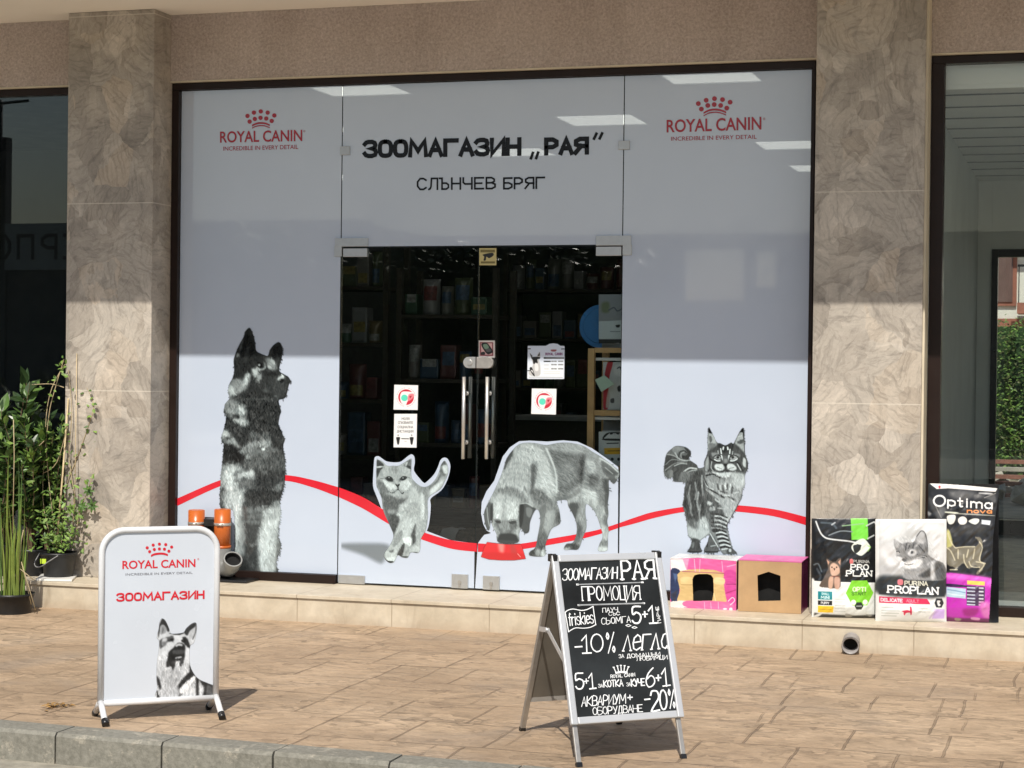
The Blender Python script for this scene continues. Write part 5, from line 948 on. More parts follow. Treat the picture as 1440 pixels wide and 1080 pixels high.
# ================================================================== CARDBOARD CAT BOXES
def catbox(label, px, depth, hole, mats, art, lid=None, bot=None):
    """px: front face corners BL, BR, TR, TL in the photo; standing on the ledge"""
    pBL, pBR = Vector(at(*px[0], 0., 2)), Vector(at(*px[1], 0., 2)); e = (pBR-pBL); Wx = e.length; e.normalize(); n = Vector((e.y, -e.x, 0)); pl = (np.array(pBL), np.array(n))
    H = sum(onpl(*q, *pl)[2] for q in px[2:])/2
    t = thing('cardboard_box', label, 'box', pBL+e*Wx/2-n*depth/2)
    P = lambda x, y, z: pBL+e*x-n*y+Vector((0, 0, z))
    hp = [tuple(Vector(onpl(*q, *pl))-pBL) for q in hole]; hp = [(Vector(h).dot(e), h[2]) for h in hp]
    bm = bmesh.new(); th = .006
    for yy in (0, th):
        es = []
        for loop in ([(0, .0015), (Wx, .0015), (Wx, H), (0, H)], hp):
            vs = [bm.verts.new(P(x, yy, z)) for x, z in loop]; es += [bm.edges.new((vs[i], vs[(i+1) % len(vs)])) for i in range(len(vs))]
        bmesh.ops.triangle_fill(bm, edges=es, use_beauty=True)
    bm.verts.ensure_lookup_table(); k = len(hp); base = 4
    for i in range(k):
        a_, c_ = base+i, base+(i+1) % k; bm.faces.new((bm.verts[a_], bm.verts[c_], bm.verts[c_+4+k], bm.verts[a_+4+k]))
    for i in range(4): bm.faces.new((bm.verts[i], bm.verts[(i+1) % 4], bm.verts[(i+1) % 4+4+k], bm.verts[i+4+k]))
    bmesh.ops.recalc_face_normals(bm, faces=bm.faces[:]); me = bpy.data.meshes.new('front_wall'); bm.to_mesh(me); bm.free(); link('front_wall', me, mats[0], t)
    def slab(name, c0, c1, m, mi=None):
        b = MB(); (xa, ya, za), (xb, yb, zb) = c0, c1; b.hexa([P(xa, ya, za), P(xb, ya, za), P(xb, yb, za), P(xa, yb, za)], [P(xa, ya, zb), P(xb, ya, zb), P(xb, yb, zb), P(xa, yb, zb)]); return b.done(name, m, t)
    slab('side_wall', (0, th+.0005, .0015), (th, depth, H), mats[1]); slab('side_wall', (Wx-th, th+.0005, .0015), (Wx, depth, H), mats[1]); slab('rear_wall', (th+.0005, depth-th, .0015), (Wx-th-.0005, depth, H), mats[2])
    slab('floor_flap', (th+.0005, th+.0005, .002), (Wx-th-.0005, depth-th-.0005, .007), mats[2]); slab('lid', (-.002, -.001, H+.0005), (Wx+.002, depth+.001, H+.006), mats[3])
    slab('doorway_shade_sheet', (th+.001, th+.08, .0075), (Wx-th-.001, th+.085, H*.95), m_hole)  # near-black sheet that puts shade behind the doorway
    if art: art(t, pl, n)
    return t, P, Wx, H
BT = (930, 770, 6.698); bp = lambda x, y: (x/BT[2]+BT[0], y/BT[2]+BT[1])
hole1 = [bp(*q) for q in ((300, 505), (292, 300), (310, 262), (345, 250), (430, 248), (470, 260), (490, 290), (494, 420), (480, 500))]
def art1(t, pl, n):
    a = Art(bp(80, 0)[0], bp(0, 90)[1], bp(706, 0)[0], bp(0, 598)[1], 2.6, tint=(1, 1, 1)); a.T = BT; f = AA(a)
    a.f("86,110 350,96 706,128 706,592 400,585 84,562", (222, 96, 158), .8, mask=True, sm=False)
    f("80,100 210,110 245,225 180,225 90,215", (232, 226, 228), 1.2, sm=False); f("200,105 260,110 240,220", (226, 150, 186), 1.5); f("84,215 180,225 172,400 140,520 84,480", (32, 46, 84), 1.2, jag=.5); f("110,240 160,250 130,330", (70, 92, 134), 2.5); f("90,440 150,400 130,520", (40, 40, 60), 2)
    f("180,222 590,240 610,510 240,505 150,500 175,400", (206, 176, 120), 1.2, jag=.4); f("590,240 706,240 706,520 620,510", (206, 70, 150), 1.5); a.s([(612, 345), (704, 345)], (140, 30, 96), 1.); f("80,510 240,505 245,562 84,560", (226, 222, 216), 1.4, jag=.5)
    f("240,500 630,515 640,580 250,565", (226, 108, 160), 1.2); 
    for x in (405, 465, 535): a.s([(x, 515), (x+4, 575)], (240, 190, 214), .7)
    a.s([(630, 505), (670, 470), (690, 500), (650, 540)], (244, 214, 226), 1.1); a.o(655, 582, 16, (240, 226, 230)); a.o(600, 578, 20, (238, 220, 226), ry=8)
    f("190,280 290,285 290,345 190,345", (226, 196, 140), 2); f("500,285 590,290 590,345 500,340", (230, 202, 150), 2); a.s([(310, 110), (320, 225)], (240, 176, 208), 1.2); a.s([(365, 110), (360, 228)], (240, 176, 208), .9); a.s([(570, 130), (580, 230)], (240, 170, 204), 1); a.s([(200, 225), (590, 243)], (150, 40, 100), .8); a.s([(620, 180), (700, 160)], (240, 160, 200), 1.2); a.s([(610, 430), (700, 400)], (170, 40, 110), 1.4)
    a.s([(185, 350), (290, 350)], (170, 140, 90), .8); a.s([(495, 430), (510, 500)], (232, 210, 160), 1.2); a.fur(10, 16, 9, 3)
    hl = np.array(hole1); D, ins = a.dist(a.X, a.Y, hl, True); a.a[ins] = 0
    a.mesh('printed_front', lambda X, Y: at_arr(X, Y, pl[0]+np.array(n)*.0012, pl[1]), m_cardp, t, .95)
b1_, P1_, W1_, H1_ = catbox('pink patchwork cardboard cat house with a ragged round doorway on the ledge', [bp(82, 562), bp(705, 592), bp(706, 128), bp(84, 108)], .26, hole1, [m_cardb, m_plum, m_cardd, m_white], art1)
hole2 = [bp(*q) for q in ((912, 505), (905, 262), (1010, 228), (1122, 266), (1124, 500))]
def art2(t, pl, n):
    b = MB(); q = [(735, 120), (755, 122), (752, 590), (732, 588)]
catbox('plain brown cardboard cat house with a pointed doorway, right of the pink one', [bp(722, 600), bp(1315, 628), bp(1322, 138), bp(720, 125)], .30, hole2, [m_cardb, m_plum, m_cardd, m_pink], None)
# ================================================================== PET FOOD BAGS
def bag(name, label, corners, art, depth, bulge, lean=.06, back_mat=None, zlift=0.):
    """corners px BL, BR; lean tilts the top back towards the wall"""
    pBL, pBR = Vector(at(*corners[0], zlift, 2)), Vector(at(*corners[1], zlift, 2)); e = (pBR-pBL).normalized(); n = Vector((e.y, -e.x, 0)); n = (n+Vector((0, 0, lean))).normalized(); up = n.cross(e).normalized()
    if up.z < 0: up = -up
    pl = (np.array(pBL), np.array(n)); t = thing(name, label, 'bag', (pBL+pBR)/2)
    def mapf(X, Y):
        V = at_arr(X, Y, *pl); u_ = (X-art.x0)/(art.x1-art.x0); v_ = (Y-art.y0)/(art.y1-art.y0)
        sh = (np.clip(1-np.abs(2*u_-1)**3, 0, 1)**.7)*(np.clip(v_*1.15, 0, 1)**.6)*np.clip((1.0-v_)*9, 0, 1)**.5
        wr = (vnoise(X/9+3, Y/14, 11)-.5)*.007+(vnoise((X+Y)/6, (X-Y)/16, 12)-.5)*.005
        edge = np.clip(np.minimum(np.minimum(u_, 1-u_), np.minimum(v_, 1-v_))*9, 0, 1)
        return V+np.array(n)*(bulge*sh+wr*edge)[..., None]
    art.mesh('printed_front', mapf, m_foil, t, .95, cut=.5)
    # back half: same outline, bulging the other way
    k = 14; b = MB(); g = {}
    Wd_ = (pBR-pBL).length; H_ = (Vector(onpl(*art.P([(0, 0)])[0]*0+np.array([(art.x0+art.x1)/2, art.y0+1]), *pl))-pBL).dot(up)
    for i in range(k+1):
        for j in range(k+1):
            u_, v_ = i/k, j/k; sh = (max(0, 1-abs(2*u_-1)**3)**.7)*(max(0, min(1, (1-v_)*1.15))**.6)*min(1, max(0, v_)*9)**.5
            x_, y_ = art.x0+.6+(art.x1-art.x0-1.2)*u_, art.y1-.6-(art.y1-art.y0-1.2)*v_
            g[i, j] = b.b.verts.new(Vector(onpl(x_, y_, *pl))-n*(depth*sh+.001))
    for i in range(k):
        for j in range(k):
            f_ = b.b.faces.new((g[i, j], g[i, j+1], g[i+1, j+1], g[i+1, j])); f_.smooth = True
    b.done('bag_back', back_mat or m_black, t, keep=True); return t
WT = (1140, 720, 6.75)
a = Art(1141.5, 729, 1232, 868, 2.3, tint=(1, 1, 1), bg=(20, 22, 26)); a.T = WT; f = AA(a)
f("0,650 640,668 640,1010 0,1010", (228, 230, 228), 1, sm=False); f("380,60 540,60 545,260 385,262", (120, 214, 66), 1, sm=False)
for q, t_, wd in (("50,90 80,170 110,220 160,250 270,265 360,275 430,290", (226, 230, 232), 2.2), ("100,100 200,110 240,150", (70, 80, 88), 3), ("170,220 280,180 390,185", (130, 140, 146), 1.8), ("530,130 600,95 615,110", (210, 214, 214), 2), ("540,250 600,220", (200, 206, 206), 2), ("30,500 70,490 100,560", (90, 100, 106), 2), ("60,540 90,600 80,640", (60, 66, 72), 3), ("200,120 230,100", (180, 186, 190), 2), ("300,130 500,110", (150, 190, 140), 1.5)):
    a.s([tuple(map(float, z.split(','))) for z in q.split()], t_, wd, 1.4)  # includes crease highlights of the foil, painted into the print
f("440,270 500,250 550,300 560,340 500,400 460,410 400,370 385,320", (224, 230, 220), 1.5); f("400,320 450,310 470,350 420,390", (30, 34, 36), 1.2); f("430,300 480,310 470,340", (24, 26, 28), 1); a.s([(540, 320), (565, 330), (540, 370)], (150, 200, 110), 1.2)
f("145,440 180,455 220,470 260,440 285,440 280,520 275,560 280,640 270,710 220,720 160,715 90,705 85,680 120,620 150,560 160,520", (96, 84, 76), 1.2, jag=.4); f("180,510 215,480 260,510 270,570 230,600 190,590", (208, 172, 150), 2); f("150,450 175,470 165,500", (206, 160, 136), 1); f("280,445 255,470 275,500", (206, 160, 136), 1); f("210,530 230,530 222,552", (40, 30, 28), .7); a.o(198, 520, 7, (40, 30, 28)); a.o(242, 520, 7, (40, 30, 28)); f("170,620 210,610 200,715 165,710", (206, 168, 146), 2); f("220,620 270,620 265,715 225,715", (196, 156, 136), 2); a.s([(195, 605), (265, 605)], (120, 60, 50), 1)
a.txt('PURINA', (400, 475), (552, 480), (400, 452), (200, 200, 196), .8, .6, .05); f("368,445 396,445 396,485 368,485", (210, 110, 110), .8)
a.txt('PRO', (378, 540), (545, 545), (378, 492), (240, 242, 240), 1.7, .6, .16); a.txt('PLAN', (335, 600), (575, 606), (335, 552), (240, 242, 240), 1.7, .6, .16)
f("385,645 530,645 592,765 530,880 390,880 328,765", (128, 208, 50), .9, sm=False); a.txt('OPTI', (395, 748), (520, 750), (395, 708), (220, 240, 200), 1.5, .7); a.txt('START', (385, 782), (520, 784), (385, 752), (60, 110, 30), 1., .6)
a.o(400, 850, 24, (232, 240, 224)); a.o(512, 850, 24, (232, 240, 224)); f("430,850 475,850 495,885 475,920 430,920 410,885", (34, 44, 40), .8, sm=False); a.s([(428, 886), (478, 886)], (200, 206, 200), 1)
f("66,748 200,750 198,826 66,824", (24, 128, 136), .7, sm=False); a.txt('SMALL', (100, 780), (170, 782), (100, 760), (200, 226, 226), .7, .5); a.txt('MINI', (95, 815), (175, 817), (95, 792), (220, 236, 236), .9, .5); f("66,834 198,836 198,878 66,876", (26, 26, 28), .7, sm=False); a.txt('PUPPY', (95, 866), (168, 868), (95, 846), (226, 226, 226), .8, .5); f("66,884 212,886 208,950 66,948", (246, 200, 40), .8, sm=False); a.s([(80, 918), (190, 920)], (196, 150, 30), .8)
for y in (820, 845, 880, 910, 935): a.s([(225, y), (320, y+2)], (196, 198, 196), 1.2)
f("0,955 120,965 300,975 420,980 640,975 640,1015 0,1015", (60, 58, 56), 3); f("20,990 100,950 110,960 60,1000", (220, 220, 216), 2); f("330,960 390,975 380,1000 330,995", (160, 158, 152), 2); f("520,965 590,975 560,1000", (150, 148, 142), 2); f("0,660 40,670 30,980 0,990", (236, 236, 232), 3)
bag('pet_food_bag', 'black and white puppy food bag with a green hexagon, leftmost of the three bags', [(1143, 867.5), (1231, 869.5)], a, .022, .042, lean=.015)
WT2 = (1225, 720, 6.75)
a = Art(1231, 730, 1331, 875, 2.3, tint=(1, 1, 1), bg=(226, 226, 224)); a.T = WT2; f = AA(a)
f("72,85 692,105 692,640 75,640", (196, 198, 198), 1, sm=False)
for q, t_ in (("80,100 300,110 260,220 100,260", 224), ("420,110 690,120 690,230 560,200", 222), ("90,300 230,330 200,420 100,430", 206), ("560,240 690,260 690,460 600,440", 216), ("90,480 290,520 280,600 90,580", 180), ("100,350 200,450 240,500 130,480", 226)): f(q, t_, 14)
a.o(130, 110, 46, (226, 226, 226), ry=34, soft=3)
f("75,610 300,600 692,560 692,800 72,775", (52, 56, 58), 8); f("72,640 692,640 692,800 72,778", (44, 48, 50), 3, sm=False)
f("215,260 240,280 300,300 340,290 400,280 430,220 470,178 505,195 525,270 525,340 535,400 600,450 690,500 692,640 320,630 310,560 280,500 250,460 235,420 232,370 215,320", 132, 1.6, jag=.3)
f("215,262 260,290 250,340 225,330", 168, 2.5); f("430,240 470,190 500,210 500,290 440,300", 172, 3); a.s([(430, 230), (470, 180), (505, 195), (525, 270), (528, 380)], 70, 1.2); f("300,300 400,285 520,330 525,400 460,360 380,340 320,340", 112, 4, jag=.5)
for q in ("330,300 320,360", "365,295 350,345", "400,300 390,340", "440,310 500,380", "430,400 520,420", "440,440 500,430"): a.s([tuple(map(float, z.split(','))) for z in q.split()], 62, 1.4, 1)
f("340,392 380,352 425,372 410,408 360,416", 196, 3); a.o(380, 381, 21, 158, ry=17, soft=1); a.o(380, 380, 10, 40, ry=14, soft=.8); a.o(250, 385, 20, 170, soft=1.5); a.s([(235, 375), (255, 370), (265, 385)], 60, 1.2); f("240,420 300,440 320,470 280,500 250,470", 212, 2.5); f("290,440 330,440 320,470 295,470", 100, 1.5); f("270,470 300,470 298,510 275,500", 238, 2); f("310,480 430,440 480,470 430,530 330,540 290,510", 220, 5); a.s([(310, 490), (340, 500), (390, 490)], 90, 1); a.s([(430, 430), (480, 440)], 196, 1.2, 1.2, .7); a.s([(440, 400), (510, 425)], 186, 1.2, 1.2, .7)
f("320,550 430,540 500,520 560,600 430,640 320,630", 150, 6); f("440,600 540,540 600,500 610,560 520,620", 70, 5, jag=.4); f("560,470 610,490 600,620 560,630", 190, 4); f("600,480 692,510 692,640 610,620", 84, 6)
a.fur(60, 30, 5, 1.2, "215,260 525,260 692,520 692,640 320,640")
a.txt('PURINA', (310, 688), (525, 694), (310, 652), (220, 218, 200), 1.3, .6, .06); f("246,640 290,640 290,685 246,685", (214, 120, 130), 1); a.txt('PROPLAN', (152, 758), (625, 778), (152, 696), (242, 243, 242), 2.0, .6, .16, .2)
f("72,798 520,820 552,872 72,858", (206, 40, 82), .8, sm=False); a.txt('DELICATE', (88, 842), (285, 850), (88, 815), (244, 220, 226), 1.3, .6); a.txt('ADULT', (325, 848), (440, 855), (325, 824), (232, 130, 150), 1., .6)
f("610,815 665,818 685,862 662,905 608,902 590,858", (40, 42, 46), .8, sm=False); f("615,840 650,840 640,865 655,880 630,890", 226, 1); f("590,918 692,920 692,1010 570,1010", (200, 172, 226), 1.2, sm=False); f("150,905 150,905", 200)
f("280,935 330,925 355,930 355,895 370,900 375,960 365,975 355,950 320,955 310,975 300,970 295,945", (206, 40, 76), .8)
for y, x0_, x1_ in ((900, 95, 200), (930, 95, 260), (955, 95, 250), (980, 95, 230), (910, 440, 520), (940, 440, 500)): a.s([(x0_, y), (x1_, y+3)], (186, 190, 184), 1.3)
f("540,1000 600,920 610,920 560,1005", (206, 190, 214), 1.5)
bag('pet_food_bag', 'white cat food bag with a large grey cat portrait, in the middle of three bags', [(1232.5, 873), (1330, 875)], a, .05, .05, back_mat=m_white)
WT3 = (1300, 670, 9); K9 = 900
a = Art(1304.5, 680, 1405, 876, 2.0, tint=(1, 1, 1)); a.T = WT3; f = AA(a)
a.f([(62, 85), (500, 112), (925, 150), (945, 175), (900, 480), (865, 800), (862, 1100), (850, 1280), (828, 1700), (815, 1845), (400, 1850), (50, 1810), (30, 1200), (30, 600)], (30, 30, 32), .9, mask=True, sm=False)
f("62,85 500,112 925,150 900,195 600,175 300,150 150,160", (236, 234, 230), 1, sm=False); f("60,110 130,140 150,170 60,180", (30, 30, 30), 1.5); f("180,120 205,120 200,150 182,148", (200, 60, 70), 1)
for q, t_, so in (("320,190 500,180 640,210 560,290 380,280", 92, 8), ("50,270 110,300 220,530 180,560 80,400", 74, 6), ("40,440 90,470 60,500 40,480", 150, 4), ("180,380 280,400 260,480 200,520", 100, 6), ("620,240 700,220 760,260 640,290", 70, 5), ("740,290 880,220 900,330 780,280", 84, 4), ("360,640 760,620 700,720 380,740", 58, 8), ("700,205 850,210 850,230 710,220", 190, 2)): f(q, t_, so)
a.s([(110, 300), (170, 430), (215, 520)], (130, 128, 124), 1.6); a.s([(760, 270), (900, 215)], (136, 134, 132), 1.4)  # pale crease glints painted onto the black foil
a.o(192, 310, 72, (30, 30, 32)); ring = [(192+72*math.cos(t_), 310+66*math.sin(t_)) for t_ in np.linspace(0, 2*math.pi, 17)]; a.s(ring, (240, 240, 238), 2.6, .7)
a.txt('ptima', (300, 372), (855, 410), (300, 300), (240, 240, 238), 2.3, .6, 0, .28); a.txt('nova', (545, 460), (850, 466), (545, 428), (236, 150, 80), 1.6, .6, 0, .3)
f("275,445 420,455 420,475 275,462", (216, 218, 200), 1.5); f("450,465 850,490 850,500 450,480", (170, 170, 160), 1.5); f("290,500 395,495 375,590 310,600", (232, 230, 222), 1.5); a.o(485, 560, 58, (234, 230, 222), ry=52, soft=1.5); f("560,570 620,535 690,540 690,580 640,610", (228, 232, 226), 1.5); f("725,548 840,560 830,618 725,605", (206, 214, 220), 1.2, sm=False)
dog3 = "285,690 320,690 350,830 400,900 500,890 640,890 690,830 640,770 700,770 740,830 720,930 715,1080 780,1100 740,1150 740,1180 680,1240 660,1220 700,1160 640,1130 560,1170 500,1100 400,1180 380,1150 285,1080"
f(dog3, (120, 114, 98), 2, jag=.6); f("285,690 325,700 360,860 300,900 285,880", (190, 186, 120), 3)
for q in ("300,720 340,830 390,900", "285,900 340,950 390,1060", "400,905 520,890 640,890", "500,990 510,1080 550,1150", "570,1080 600,1140 700,1150", "700,830 735,900 700,1060 770,1100", "660,1080 760,1110 700,1200", "330,1180 420,1180", "430,930 430,1040", "560,930 540,1020", "640,920 620,1040"): a.s([tuple(map(float, z.split(','))) for z in q.split()], (214, 206, 176), 1.5, 1.3, .9)
f("285,1225 340,1220 500,1240 860,1290 850,1320 828,1700 820,1850 400,1850 50,1810 50,1220", (186, 44, 172), 2); f("285,1225 860,1290 850,1400 700,1330 300,1290", (220, 96, 206), 8); f("285,1355 540,1380 540,1400 285,1392", (44, 16, 60), 1); f("285,1395 530,1420 528,1545 285,1520", (176, 200, 214), 1, sm=False); a.s([(300, 1430), (400, 1445), (520, 1470)], (120, 150, 180), 1.5); a.s([(300, 1480), (420, 1500), (520, 1510)], (206, 220, 226), 1.5)
f("545,1315 768,1330 766,1380 545,1365", (240, 206, 96), .8, sm=False); f("540,1380 770,1395 765,1640 540,1630", (66, 50, 78), 1, sm=False)
for y in (1405, 1450, 1495, 1540, 1580, 1618): a.s([(550, y), (640, y+5)], (190, 196, 210), 1.8); a.s([(700, y+6), (745, y+8)], (206, 206, 212), 2)
f("500,1680 690,1670 640,1760 520,1760", (150, 24, 120), 6); f("700,1600 826,1600 820,1800 740,1760", (206, 110, 180), 7); f("285,1780 420,1790 820,1800 815,1850 285,1840", (110, 40, 90), 4); f("390,1790 470,1800 440,1830 390,1820", (150, 140, 120), 2); f("600,1780 700,1790 690,1820 600,1810", (214, 150, 190), 2)
bag('pet_food_bag', 'tall black foil dog food bag with a purple bottom, rightmost and behind the others', [(1308, 872), (1391, 876)], a, .05, .052, lean=.10)
# ================================================================== PIPE FEEDER
Yp = -.13; t = thing('pipe_feeder', 'pair of short orange pipes on grey elbows on a black stand by the glass', 'pipe stand', at(300, 815, Yp))
px_ = lambda x, y: Vector(at(x, y, Yp)); rr = .052
cR, cL = px_(313, 716), px_(276.5, 717); zj = px_(313, 771).z; zb = .012
for c in (cL, cR):
    b = MB(); b.tube([(c.x, Yp, zj), (c.x, Yp, c.z-.002)], rr, 28); b.tube([(c.x, Yp, zj+.001), (c.x, Yp, zj+.018)], rr+.004, 28)
    prof = [(rr, c.z-.003), (rr-.004, c.z), (rr-.007, c.z-.004), (rr-.007, c.z-.05)]; b.lathe(prof, (c.x, Yp, 0)); pp = b.done('orange_pipe', m_orange, t)
    z = px_(313, 737).z; b = MB(); b.tube([(c.x, Yp, z-.009), (c.x, Yp, z+.009)], rr+.0025, 28); b.tube([(c.x-.01, Yp-rr-.008, z), (c.x+.03, Yp-rr-.004, z)], .007, 8); b.done('hose_clamp', m_steel, pp)
    mth = Vector((c.x+.125, Yp-.105, .148)); b = MB(); pts = [Vector((c.x, Yp, zj+.002)), Vector((c.x, Yp, .15)), Vector((c.x+.006, Yp-.003, .105)), Vector((c.x+.030, Yp-.014, .078)), Vector((c.x+.062, Yp-.034, .080)), Vector((c.x+.096, Yp-.068, .104)), mth]
    b.tube(pts, [rr+.004, rr+.003, rr+.002, rr+.001, rr, rr, rr+.001], 28, caps=False); d = (mth-pts[-2]).normalized(); b.tube([mth-d*.028, mth+d*.004], [rr+.007, rr+.007], 28, caps=False)
    b.tube([mth+d*.004, mth+d*.0045], [rr+.007, rr-.001], 28, caps=False); b.tube([mth+d*.0045, mth-d*.03], [rr-.001, rr-.003], 28, caps=False); b.done('grey_elbow', m_grey, t)
    b = MB(); b.tube([mth-d*.001, mth-d*.03, mth-d*.0305], [rr-.0015, rr-.004, rr-.004], 28, caps=False); b.tube([mth-d*.031, mth-d*.0315], rr-.004, 24); b.done('mouth_shade', m_hole, t)  # black tube and disc put in for the shade inside the mouth
b = MB(); z = px_(295, 733).z; b.box(cL.x-.03, cR.x+.03, Yp+rr+.006, Yp+rr+.020, .02, z+.02); b.box(cL.x+rr+.004, cR.x-rr-.004, Yp-.012, Yp+rr+.005, z-.03, z+.015); b.done('support_bracket', m_black, t, bevel=.003)
b = MB(); x0, x1 = px_(262, 815).x, px_(356, 815).x; b.box(x0, x1, Yp-.10, Yp+.085, .0015, .016); b.done('base_plate', m_black, t, bevel=.004)
# waste pipe stub in the step riser
wp = Vector(at(1197, 906, LS-.05)); t = thing('waste_pipe', 'short grey waste pipe stub poking out of the step riser', 'pipe', (wp.x, LS, wp.z))
b = MB(); p0, p1 = Vector((wp.x-.006, LS+.01, wp.z+.012)), Vector((wp.x, LS-.085, wp.z-.004)); d = (p1-p0).normalized()
b.tube([p0, p1], .046, 26, caps=False); b.tube([p1, p1-d*.001, p0+d*.02], [.046, .040, .040], 26, caps=False); b.tube([p1-d*.022, p1-d*.004], .049, 26, caps=False); b.done('pipe_wall', M('stained_grey_pvc', (.30, .28, .27), .45, .25, 20), t)
b = MB(); b.tube([p0+d*.028, p0+d*.029], .040, 20); b.done('pipe_shade_disc', m_hole, t)  # black disc standing in for shade inside the stub
# ================================================================== PLANTS ON THE LEFT
m_leafd = M('dark_glossy_leaf', (.030, .060, .018), .35, .45, 9)
m_leafm = M('mid_green_leaf', (.075, .145, .030), .45, .4, 9)
m_leafl = M('light_green_leaf', (.16, .26, .05), .5, .35, 9)
m_reed = M('yellow_green_reed', (.17, .23, .04), .5, .4, 7)
m_dry = M('dry_straw_stem', (.42, .34, .20), .7, .25, 9)
m_twig = M('brown_twig', (.14, .09, .05), .8, .3, 12)
m_bamboo = M('pale_bamboo_cane', (.58, .46, .27), .6, .2, 9)
rnd = random.Random(11)
def pot(parent, loc, r0, r1, h, mat=None, name='pot'):
    b = MB(); b.lathe([(0.001, .003), (r0, .0), (r0*1.0, .004), (r1, h-.018), (r1+.006, h-.017), (r1+.007, h), (r1-.001, h), (r1-.004, h-.025), (0.001, h-.028)], loc, 30); return b.done(name, mat or m_pot, parent)
m_soil = M('potting_soil', (.035, .025, .017), .95, .4, 30, .6, 90)
def leaves(b, P, n, L, W, up=.3, spread=1., mi=3):
    for _ in range(n):
        p, d0 = P(); d = Vector((rnd.uniform(-1, 1), rnd.uniform(-1, 1), rnd.uniform(-.7, .9)+up))*spread+d0; nn = Vector((rnd.uniform(-.6, .6), -.5+rnd.uniform(-.6, .6), .9))
        l = L*rnd.uniform(.6, 1.25); b.leaf(p, d, nn, l, l*W*rnd.uniform(.8, 1.2), .25, rnd.uniform(.05, .5), rnd.randrange(mi))
def branches(b, base, n, h, sp, r=.006, seg=4):
    ends = []
    for _ in range(n):
        a_ = rnd.uniform(0, 6.28); rad = sp*rnd.uniform(.25, 1); hh = h*rnd.uniform(.55, 1); pts = []
        for k in range(seg+1):
            u_ = k/seg; pts.append(Vector(base)+Vector((math.cos(a_)*rad*u_**1.3+rnd.uniform(-.012, .012), math.sin(a_)*rad*u_**1.3*.7+rnd.uniform(-.012, .012), hh*u_)))
        b.tube(pts, [r*(1-.7*k/seg) for k in range(seg+1)], 5, caps=False); ends.append(pts)
    return ends
def shrub(name, label, cat, base, h, sp, nb, nl, L, W, mats, potr=None, group=None, stem=m_twig, low=.25, poth=.2, up=.3):
    t = thing(name, label, cat, base, group)
    z0 = 0
    if potr: pot(t, base, potr*.78, potr, poth); b = MB(); b.lathe([(.001, 0), (potr-.006, -.002)], (base[0], base[1], base[2]+poth-.022), 20); b.done('soil', m_soil, t); z0 = poth-.03
    b = MB(); br = branches(b, (base[0], base[1], base[2]+z0), nb, h-z0, sp); b.done('stem', stem, t)
    b = MB()
    def P():
        pts = rnd.choice(br); u_ = low+(1-low)*rnd.random()**.8; k = min(len(pts)-2, int(u_*(len(pts)-1))); q = pts[k].lerp(pts[k+1], u_*(len(pts)-1)-k); return q, (pts[k+1]-pts[k]).normalized()*.5
    leaves(b, P, nl, L, W, up=up, mi=len(mats)); b.done('foliage', mats, t, keep=True); return t
X0 = lambda x, y, Y: at(x, y, Y)
def base_at(px, Y, z=0.): p = at(px, 800, Y); return (p[0], Y, z)
shrub('potted_shrub', 'tall dark broad leaved shrub at the back against the left window', 'plant', base_at(10, -.22), 1.24, .42, 20, 900, .115, .46, [m_leafd, m_leafd, m_leafm], .13)
shrub('potted_shrub', 'dark broad leaved bush in a black pot beside the left pillar edge', 'plant', base_at(44, -.33), 1.02, .30, 20, 1200, .070, .5, [m_leafd, m_leafd, m_leafm, m_leafl], .105, poth=.17)
shrub('potted_shrub', 'bushy small leaved plant at the far left edge of the ledge', 'plant', base_at(-6, -.42), .92, .34, 16, 900, .075, .42, [m_leafd, m_leafm, m_leafm], .11)
shrub('potted_shrub', 'dense bright small leaved bush squeezed between the dark bush and the pillar', 'plant', base_at(66, -.24), 1.0, .24, 24, 2600, .046, .55, [m_leafm, m_leafd, m_leafl, m_leafd], .10, poth=.16)
# climber in the black handled pot
pb_ = base_at(82.5, -.412); t = thing('climbing_plant', 'straggly climbing plant on a cane in a black pot with a yellow label', 'plant', pb_)
pot(t, pb_, .088, .112, .165); b = MB(); b.lathe([(.001, 0), (.106, -.002)], (pb_[0], pb_[1], .165-.02), 20); b.done('soil', m_soil, t)
b = MB(); hp = [(-.115, -.035, .155), (-.135, -.06, .10), (-.11, -.085, .075), (-.05, -.118, .085), (.0, -.125, .115), (.06, -.11, .155)]; b.tube([Vector(pb_)+Vector(q) for q in smooth_pts(hp, False, 4)], .0035, 7); b.done('pot_handle', M('grey_wire_handle', (.25, .25, .25), .5), t)
b = MB(); c = Vector(pb_)+Vector((-.045, -.108, .115)); b.box(c.x-.02, c.x+.02, c.y-.004, c.y, c.z-.015, c.z+.015); b.done('pot_label', M('yellow_green_label', (.55, .75, .05), .5), t)
b = MB(); q0 = Vector(at(79, 772, -.42)); q1 = Vector(at(96, 560, -.295)); b.tube([q0, q0.lerp(q1, .5)+V3(.004, 0, 0), q1], [.0065, .006, .005], 8); q0 = Vector(at(105, 720, -.36)); q1 = Vector(at(108, 497, -.292)); b.tube([q0, q1], [.003, .0025], 6); b.done('cane', m_bamboo, t)
b = MB(); lv = MB()
